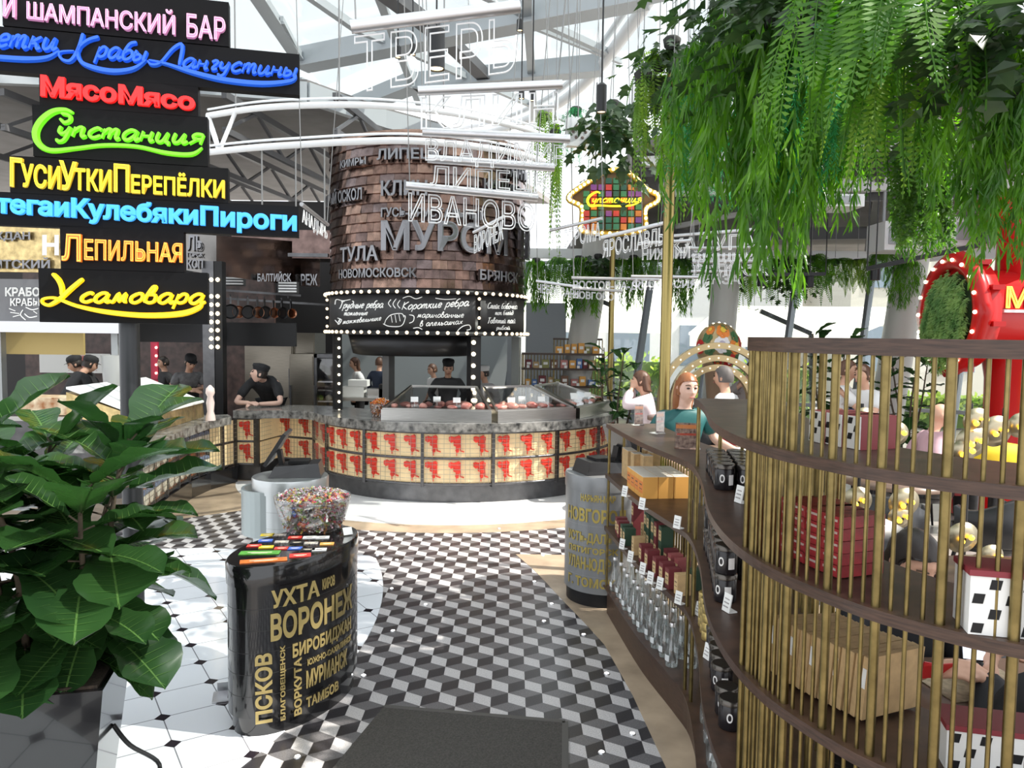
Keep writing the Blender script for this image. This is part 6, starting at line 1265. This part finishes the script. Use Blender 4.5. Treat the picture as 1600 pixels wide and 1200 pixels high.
person('seated man in dark jacket and white shirt holding red cards behind the rods',(1.40,2.85,0),.15,sit=.47,lean=.22,arms=[((.25,-.14,.21),(.06,-.42,.36)),((-.27,-.14,.2),(-.10,-.42,.36))],top=M('cloth_jacket',(.012,.013,.017),.75),sleeve='long',hair=hd,s=1,voxel=.007,hands=.7,collar=cw,headpitch=.25)
person('seated dark haired person with phone at the lower right behind the rods',(1.62,2.02,0),2.9,sit=.47,lean=.12,arms=[((.24,-.12,.2),(.16,-.36,.40)),((-.24,-.12,.2),(-.02,-.38,.38))],top=cb_,sleeve='long',hair=hd,hairlen=.05,s=1,voxel=.008,hands=.7)
# things in their hands and on the table
b = B(M('cards_red',(.45,.02,.02),.4)); 
for k in range(3): b.box((0,.004*k,.0),(.13,.003,.05),0,.3+.1*k,.1*k)
o = b.build('card_fan',world=False,loc=(1.36,2.36,.86),rz=.2); tag(o,'fan of red cards held by the seated man','cards')
t = thing('phone','phone with bright screen held by the person at lower right','phone',(1.52,2.46,.93),-.25); b = B(black); b.box((0,0,0),(.075,.009,.15),0,-.35); b.build('case', t, world=False); b = B(M('phone_screen',(.7,.75,.85),.2,emit=.8)); b.box((0,-.0055,0),(.066,.002,.135),0,-.35); b.build('screen', t, world=False)
# ================================================================== dining area
wood2 = M('table_wood',(.16,.10,.07),.35,noise_=.3,nscale=6); tub = M('leather_dark',(.018,.018,.02),.35); redleather = M('leather_red',(.25,.012,.02),.4)
def table(label,x,y,r,h,square=False,mat=None):
    t = thing('dining_table',label,'table',(x,y,0)); b = B(mat or wood2)
    if square: b.box((x,y,h-.018),(r*2,r*1.5,.036))
    else: b.lathe([(r,h-.036),(r,h),(0.01,h)],(x,y,0),36)
    b.build('tabletop', t); b = B(blackmetal); b.cyl((x,y,.02),(x,y,h-.03),.035); b.build('pedestal', t); b = B(blackmetal); b.lathe([(r*.55,0),(r*.55,.015),(.05,.04)],(x,y,0),28); b.build('foot', t); return t
def chair(label,x,y,rz,mat,h=.46,grp=None):
    t = thing('tub_chair',label,'chair',(x,y,0),rz,grp); b = B(mat); b.lathe([(.22,h-.09),(.25,h-.05),(.24,h),(.01,h+.015)],(0,0,0),24); b.build('seat', t, world=False)
    b = B(mat); b.rings([[Vector((q*math.cos(a_),q*math.sin(a_),z)) for q,z in ((.24,h-.05),(.28,h-.02),(.30,h+.33-.12*abs(math.cos(a_))**3),(.26,h+.34-.12*abs(math.cos(a_))**3),(.24,h+.02))] for a_ in [math.radians(-20+220*k/20) for k in range(21)]]); b.build('backrest', t, world=False)
    for sx in (1,-1):
        for sy in (1,-1): b = B(blackmetal); b.cyl((.15*sx,.15*sy,h-.07),(.21*sx,.21*sy,0),.016,.011,8); b.build('leg', t, world=False)
    return t
table('table with menus in front of the seated card holding man',1.62,2.45,.33,.76,True); table('round dining table beyond the brass rods',3.2,6.3,.42,.74); table('round dining table with the bald man in pink',3.5,7.3,.4,.74); table('round dining table with the yellow bag left of the grinder leg',4.0,6.3,.4,.74); table('high table by the diners under the bulb arches',1.75,8.15,.3,1.05); table('small table with papers beside the auburn haired woman',1.85,6.0,.3,1.02,True); table('dining table nearest behind the rods on the right',2.5,3.7,.4,.74)
for k,(x,y,rz,mt_,lab) in enumerate(((2.75,5.6,2.6,tub,'black tub chair beyond the upper board, left'),(3.55,5.6,3.6,tub,'black tub chair beyond the upper board, right'),(1.95,3.3,2.2,tub,'black tub chair seen through the middle boards'),(3.0,3.4,3.9,tub,'black tub chair at the right picture edge behind rods'),(2.3,4.5,.4,tub,'black tub chair behind the nearest dining table'),(4.45,7.7,4.2,redleather,'red tub chair beside the bald man'),(2.9,9.0,1.0,redleather,'red tub chair under the right end of the bulb arches'),(4.7,6.5,-1.9,tub,'black tub chair near the grinder leg'))): chair(lab,x,y,rz,mt_,.46,None)
for k,(x,y,rz,lab) in enumerate(((1.72,8.62,-1.9,'tall red bar seat of the diner with brown hair'),(2.36,8.43,-2.2,'tall bar seat of the man in white shirt'))): chair(lab,x+.0,y+.0,rz,redleather,.64)
chair('dark chair of the seated man holding red cards',1.42,2.90,.15+PI,tub,.37); chair('dark red chair of the person with the phone',1.62,1.98,2.9+PI,redleather,.37); chair('chair of the bald man in pink',at(1447,645,7.6).x,7.6,1.5+PI,tub,.40); chair('chair of the dark haired diner behind the auburn woman',at(1085,648,7.6).x+.12,7.9,-.6+PI,tub,.38)
# yellow jacket over a chair, menus and crockery
b = B(M('yellow_cloth',(.75,.5,.01),.7)); b.rings([[Vector((q*math.cos(a_),q*.5*math.sin(a_),z)) for a_ in [2*PI*k/20 for k in range(20)]] for q,z in ((.22,0),(.25,.1),(.24,.24),(.18,.31),(.04,.33))]); p = at(1565,745,3.9); o = b.build('yellow_bag',world=False,loc=(p.x,p.y,.62)); 
tag(o,'bright yellow bag on a table near the right picture edge','bag'); o.location = (2.5,3.72,.742); p = at(1562,742,3.6); o.location = (4.0,6.25,.742)
b = B(M('menu_tan',(.45,.36,.24),.7,noise_=.3,nscale=40)); b.box((0,0,.002),(.34,.24,.003)); o = b.build('paper_menu',world=False,loc=(1.55,2.5,.761),rz=.2); tag(o,'tan printed paper menu on the table before the seated man','menu')
b = B(cardw); b.box((0,0,.002),(.30,.2,.003)); o = b.build('paper_sheet',world=False,loc=(1.85,6.0,1.021),rz=.3); tag(o,'white papers on the small table beside the auburn haired woman','paper')
for k,(x,y,z,lab) in enumerate(((3.2,6.2,.742,'white plate on the round table beyond the rods'),(3.45,7.2,.742,'white plate before the bald man'),(2.7,3.85,.742,'white plate on the nearest dining table'),(3.78,6.4,.742,'white plate left of the yellow bag'))):
    b = B(cardw); b.lathe([(.06,0),(.12,.015),(.118,.02),(.05,.006)],(0,0,0),24); o = b.build('plate',world=False,loc=(x,y,z)); tag(o,lab,'plate')
b = B(M('pot_dark',(.03,.03,.032),.3)); b.lathe([(.10,0),(.17,.06),(.19,.15),(.17,.15),(.15,.07)],(0,0,0),24); o = b.build('dark_bowl',world=False,loc=(3.35,6.35,.742)); tag(o,'dark round bowl on the table beyond the upper board','bowl')
# stands of brass discs with yellow bulbs
discm = M('disc_brass',(.42,.37,.26),.4,1)
def discstand(label,x,y,items):
    t = thing('bulb_stand',label,'lamp',(x,y,0)); top = max(z for _,z,_ in items); b = B(blackmetal); b.cyl((x,y+.03,.02),(x,y+.03,top+.1),.014); b.build('post', t); b = B(blackmetal); b.lathe([(.16,0),(.16,.015),(.02,.03)],(x,y+.03,0),20); b.build('foot', t)
    for dx,z,r in items:
        b = B(discm); b.lathe([(.01,.03),(r*.5,.022),(r,0),(r*.97,-.006),(r*.5,.012),(.01,.018)],(0,0,0),28,caps=False); b.bm.transform(Matrix.Translation((x+dx,y,z)) @ Matrix.Rotation(PI/2+.15,4,'X')); b.build('brass_disc', t)
        b = B(blackmetal); b.bar((x,y+.03,z),(x+dx,y,z),.012,.012); b.build('arm', t)
        for q in (-1,1): b = B(bulby); b.ball((x+dx+.028*q,y-.05,z+.012*q),.017,10,7); b.build('yellow_bulb', t)
for lab,px,d,ys in (('bulb stand with brass discs just right of the striped boxes',1347,5.0,[(655,0),(783,-.02),(826,.0)]),('bulb stand with brass discs at centre of the rods',1404,4.9,[(678,-.02),(785,.05),(808,.03)]),('bulb stand with large brass discs left of the grinder leg',1518,4.6,[(657,.02),(690,.0),(706,-.05),(840,-.03)]),('bulb stand with brass discs near the right picture edge',1572,4.7,[(664,.08),(674,-.07),(870,-.06)])):
    p = at(px,700,d); discstand(lab,p.x,d,[(dx,at(px,y,d).z,.08+.02*(k%2)) for k,(y,dx) in enumerate(ys)])
# ================================================================== the giant red hand mincer
gred = M('grinder_gloss_red',(.50,.010,.010),.28,sheen=.3,coat=.15)
MC = at(1484,490,8.2); MA = Vector((.996,-.03,0)).normalized(); MS = Vector((-MA.y,MA.x,0)); t = thing('giant_mincer','giant glossy red hand mincer filled with greenery','sculpture',(MC.x+.78,MC.y,0)); gm = t
def mring(r,o,n_=40,lob=0): return [MC+MA*o+MS*(r*math.cos(a_))*(1+lob*max(0,math.cos(a_*4))**6)+Vector((0,0,r*math.sin(a_)*(1+lob*max(0,math.cos(a_*4))**6))) for a_ in [2*PI*k/n_ for k in range(n_)]]
b = B(gred); b.rings([mring(.47,.06),mring(.47,-.03),mring(.52,-.05),mring(.62,-.03,40,.09),mring(.64,.06,40,.09),mring(.58,.08)],caps=False); b.build('mouth_ring', t)
b = B(gred); b.rings([mring(.585,.06),mring(.585,.20),mring(.50,.215),mring(.46,.24),mring(.46,2.6)],caps=True); b.build('barrel', t)
for k in range(10):
    a_ = 2*PI*k/10+.2; b = B(gred); c = MC+MS*(.59*math.cos(a_))+Vector((0,0,.59*math.sin(a_))); b.bar(c+MA*.08,c+MA*.2,.16,.05); b.build('clamp_rib', t)
for k in range(18): a_ = 2*PI*k/18; b = B(bulbw); b.ball(MC-MA*.055+MS*(.565*math.cos(a_))+Vector((0,0,.565*math.sin(a_))),.02,8,5); b.build('bulb', t)
LC = MC+MA*.78; b = B(gred); b.lathe([(.62,.02),(.6,.12),(.42,.45),(.33,.9),(.34,1.5),(.42,MC.z-.2)],(LC.x,LC.y,0),36); b.build('stand', t)
b = B(gred); b.lathe([(.34,MC.z+.3),(.33,MC.z+.75),(.55,MC.z+1.15),(.56,MC.z+1.2)],(LC.x+.05,LC.y,0),36); b.build('hopper', t)
for k in range(10): a_ = -2.6+.22*k; b = B(bulbw); b.ball((LC.x+.40*math.cos(a_),LC.y+.40*math.sin(a_)*1.0-.02,.62),.02,8,5); b.build('bulb', t)
b = B(M('mincer_letter',(.45,.03,.03),.4)); o_ = MC-MS*.50; SGN = lambda u,v,t_: MC+MA*(.27+1.5*u)-MS*(.50+.03*t_)+Vector((0,0,.04+.22*v)); text(b,'МясоМясо',SGN,bold=.04,ext=.5); b.build('lettering', t)
b = B(neon('neon_mincer',(1,.55,.05),2)); text(b,'МясоМясо',lambda u,v,t_: MC+MA*(.27+1.5*u)-MS*(.52+.1*t_)+Vector((0,0,.04+.22*v)),bold=.045,wire=.03); b.build('neon_outline', t)
b = B(whitepaint); b.bar(MC+MA*.26-MS*.49+Vector((0,0,.015)),MC+MA*2.4-MS*.49+Vector((0,0,.015)),.05,.03); b.build('sign_rail', t)
conm = leafmat('conifer',(.14,.28,.09),.35,.55,(.32,.46,.16),7); b = B(conm); rr = random.Random(3)
for k in range(260):
    a_ = rr.uniform(0,2*PI); r = .44*math.sqrt(rr.random()); st_ = MC+MS*r*math.cos(a_)+Vector((0,0,r*math.sin(a_)+.02))-MA*(.02+.09*(1-(r/.46)**2)); L = rr.uniform(.14,.30)
    for i in range(22):
        f = i/22; c = st_+Vector((0,0,-L*f))-MA*(.05*math.sin(f*2)); 
        for q in range(3): d = Vector((rr.gauss(0,1),rr.gauss(0,1),-.7)).normalized(); x = d.orthogonal().normalized()*.009; b.vf([c-x,c+x,c+d*.04],[(0,1,2)])
b.use(M('conifer_core',(.03,.06,.02),.8)); b.rings([mring(.42,.04),mring(.36,.0),mring(.2,-.05),mring(.02,-.06)],caps=True)
o = b.build('mincer_greenery'); tag(o,'trailing conifer greenery filling the mouth of the red mincer','plant')
# ================================================================== floral ball over bulb arches
goldp = M('gold_paint',(.50,.38,.20),.35,.5); AC = at(1119,627,9.0)
t = thing('bulb_arches','three golden arches edged with small bulbs beneath the floral ball','arch',(AC.x,AC.y,0))
for r,k in ((.655,17),(.51,15),(.40,13)):
    b = B(goldp); pts = [AC+Vector((r*math.cos(a_),0,r*math.sin(a_))) for a_ in [PI*i/40 for i in range(41)]]; pts = [Vector((AC.x+r,AC.y,.0))]+pts+[Vector((AC.x-r,AC.y,.0))]
    b.rings([[p+(p-Vector((AC.x,AC.y,min(p.z,AC.z)))).normalized()*o1+Vector((0,o2,0)) for o1,o2 in ((-.035,-.05),(.035,-.05),(.035,.05),(-.035,.05))] for p in pts],smooth=False); b.build('arch_band', t)
    for i in range(k): a_ = PI*(i+.5)/k; b = B(bw); b.ball(AC+Vector((r*math.cos(a_),-.055,r*math.sin(a_))),.011,7,4); b.build('bulb', t)
BC = at(1122,542,9.6); t = thing('floral_ball','egg shaped golden ball painted with bright flowers above the arches','ornament',(BC.x,BC.y,0)); b = B(goldp); b.ball(BC,.27,28,18,(1,1,1.12)); b.build('ball', t)
def onb(a_,e,o=.0): return BC+Vector((math.cos(e)*math.sin(a_)*(.27+o),-math.cos(e)*math.cos(a_)*(.27+o),math.sin(e)*(.302+o)))
def flower(a0,e0,r,mat,mid,n_=7):
    b = B(mat)
    for k in range(n_):
        th = 2*PI*k/n_; c = (a0+math.cos(th)*r*.55,e0+math.sin(th)*r*.55); b.vf([onb(c[0]+r*.5*math.cos(q),c[1]+r*.5*math.sin(q),.004+.0012*k) for q in [2*PI*i/10 for i in range(10)]],[tuple(range(10))])
    b.use(mid); b.vf([onb(a0+r*.4*math.cos(q),e0+r*.4*math.sin(q),.016) for q in [2*PI*i/10 for i in range(10)]],[tuple(range(10))]); b.build('painted_flower', t)
fo = M('flower_orange',(.75,.22,.03),.5); fr = M('flower_red',(.55,.03,.03),.5); fw = M('flower_white',(.78,.76,.78),.5); fy = M('flower_yellow',(.75,.5,.05),.5); fg = M('flower_leaf',(.05,.14,.05),.5)
for a0,e0 in ((-.65,-.1),(.65,.45),(-.3,-.55),(.9,-.5),(-.8,.4),(.2,-.1),(.1,.9)): flower(a0,e0,.26,fg,fg,5)
flower(.0,.75,.38,fo,fy); flower(-.08,.12,.36,fw,M('flower_lilac',(.45,.4,.5),.5)); flower(.62,.05,.34,fo,fy); flower(.42,-.6,.34,fr,fw); flower(-.25,-.7,.22,fr,fo); flower(-.75,.75,.25,fo,fy); flower(1.2,.2,.3,fr,fy); flower(-1.2,.0,.3,fr,fw)
for k in range(5): b = B(bulbw); b.ball(BC+Vector((-.14+.07*k,-.02,.295-.012*abs(k-2)**2)),.016,8,5); b.build('bulb', t)
b = B(M('ball_stand',(.30,.20,.13),.45)); b.lathe([(.20,.02),(.13,.2),(.10,.9),(.16,BC.z-.28),(.2,BC.z-.2)],(BC.x,BC.y,0),24); b.build('stand', t)
# ================================================================== neon pot sign of coloured boxes
SD = 9.3; SK = SD/11.6; sg = lambda x,y,t_=0: at(x,y,SD-t_); t = thing('pot_sign','pot shaped bulb sign with coloured boxes and yellow cursive lettering','sign',at(957,318,SD)); b = B(M('pot_back',(.16,.10,.05),.5))
outl = [(948,268),(925,282),(906,294),(890,306),(890,314),(908,324),(909,345),(908,361),(940,365),(975,365),(1006,358),(1007,335),(1010,325),(1026,316),(1026,305),(1008,296),(995,282),(975,268)]
oc = [sg(x,y) for x,y in [(q.x,q.y) for q in cat([(x,y,0) for x,y in outl],3,True)]]; b.extr(oc,(0,.06,0)); b.build('back_panel', t)
b = B(M('pot_gold',(.62,.42,.08),.4,.3)); b.tube([p-Vector((0,.03,0)) for p in oc]+[oc[0]-Vector((0,.03,0))],.045*SK,6); b.build('gold_border', t)
for i in range(0,len(oc)): 
    if i%1 == 0: b = B(M('bulb_sign',(1,.75,.25),.3,emit=4)); b.ball(oc[i]-Vector((0,.075,0)),.026*SK,7,4); b.build('bulb', t)
bc = [M('boxcol_%d'%i,c,.4) for i,c in enumerate(((.55,.06,.05),(.65,.22,.04),(.22,.07,.28),(.03,.13,.08),(.05,.20,.10),(.03,.10,.07)))]; rr = random.Random(9)
for r_ in range(8):
    for c_ in range(8):
        x,y = 916+c_*11.6,283+r_*10.2
        if not (909 < x < 1004) or (r_ == 0 and c_ not in (3,4,5)) or (r_ == 1 and c_ in (0,7)) or r_ in (3,4) and 1 < c_ < 7 and rr.random() < .5: continue
        b = B(bc[rr.choice((0,1,2,3,3,4,4,5))]); p = sg(x,y,.10); b.box(p,(.085*SK,.05,.08*SK),0); b.build('coloured_box', t)
b = B(neon('neon_pot',(1,.72,.02),1.6)); stroke(b,[(938,302),(932,300),(922,306),(918,314),(923,322),(935,321),(960,322),(985,321),(999,316)],[2,3,4,4,3,3,3,3,1.5],lambda x,y,t_: sg(x,y,.18+t_),.02); cursive(b,'упстанция',lambda x,y,t_: sg(x,y,.18+t_),.02,925,1003,316.5,-6.5,1.5,-.3,-.01); b.build('lettering', t)
b = B(cordm); b.cyl(sg(930,290),sg(930,290)+Vector((0,0,1.2)),.01); b.build('hanger', t); b = B(cordm); b.cyl(sg(985,290),sg(985,290)+Vector((0,0,1.2)),.01); b.build('hanger', t)
# ================================================================== shop shelf at the back
t = thing('display_shelf','low brass rodded shop shelf at the back beside the glass cases','shelf',(at(880,640,12.2).x,12.2,0)); X0,X1,X2 = at(815,600,12.2).x,at(865,600,12.2).x,at(944,600,12.2).x; bs = t
LZ = [.25,.62,1.08,1.36,1.6]
for z in LZ: b = B(walnut); b.box(((X0+X2)/2,12.4,z),(X2-X0,.36,.03)); b.build('shelf_board', t)
b = B(walnut); b.box(((X1+X2)/2,12.56,1.84),(X2-X1,.05,.03)); b.build('top_rail', t)
for k in range(26): x = X0+(X2-X0)*k/25; b = B(brass); b.cyl((x,12.55,.0),(x,12.55,1.83 if x >= X1-.01 else 1.59),.008,seg=6); b.build('brass_rod', t)
for x in (X0+.02,X1,X2-.02): b = B(brass); b.cyl((x,12.24,0),(x,12.24,1.59),.014,seg=8); b.build('brass_post', t)
gc = [orangep,M('pack_blue',(.10,.2,.45),.5),darkred,kraft,M('pack_olive',(.25,.25,.08),.5),M('pack_brown',(.18,.09,.05),.5),M('pack_pink',(.5,.2,.18),.5)]
rr = random.Random(4)
for li,z in enumerate(LZ[2:]):
    x = X0+.06 if li < 2 else X1+.03; k = 0
    while x < X2-.12:
        w_ = rr.uniform(.07,.12); hh = rr.uniform(.09,.17); b = B(gc[(k+li*2)%7] if li < 2 else (orangep if k < 4 else gc[k%5])); b.box((0,0,hh/2),(w_,.12,hh)); b.use(cardw); b.box((0,-.061,hh*.55),(w_*.6,.002,hh*.3)); o = b.build('food_pack',world=False,loc=(x+w_/2,12.34,z+.016)); tag(o,'food pack on the back shop shelf, %s board from top, %s from left' % (ORD[2-li],ORD[k]),'pack','packs on the back shop shelf'); x += w_+rr.uniform(.012,.05); k += 1
    for j in range(7 if li < 2 else 3):
        xx = (X0 if li < 2 else X1)+.1+j*.2; b = B(cardw); b.box((0,0,.022),(.045,.004,.044)); o = b.build('price_tag',world=False,loc=(xx,12.235,z+.017)); tag(o,'tiny white price tag on the back shop shelf, %s board, %s from left' % (ORD[2-li],ORD[j]),'price tag','price tags of the back shop shelf')
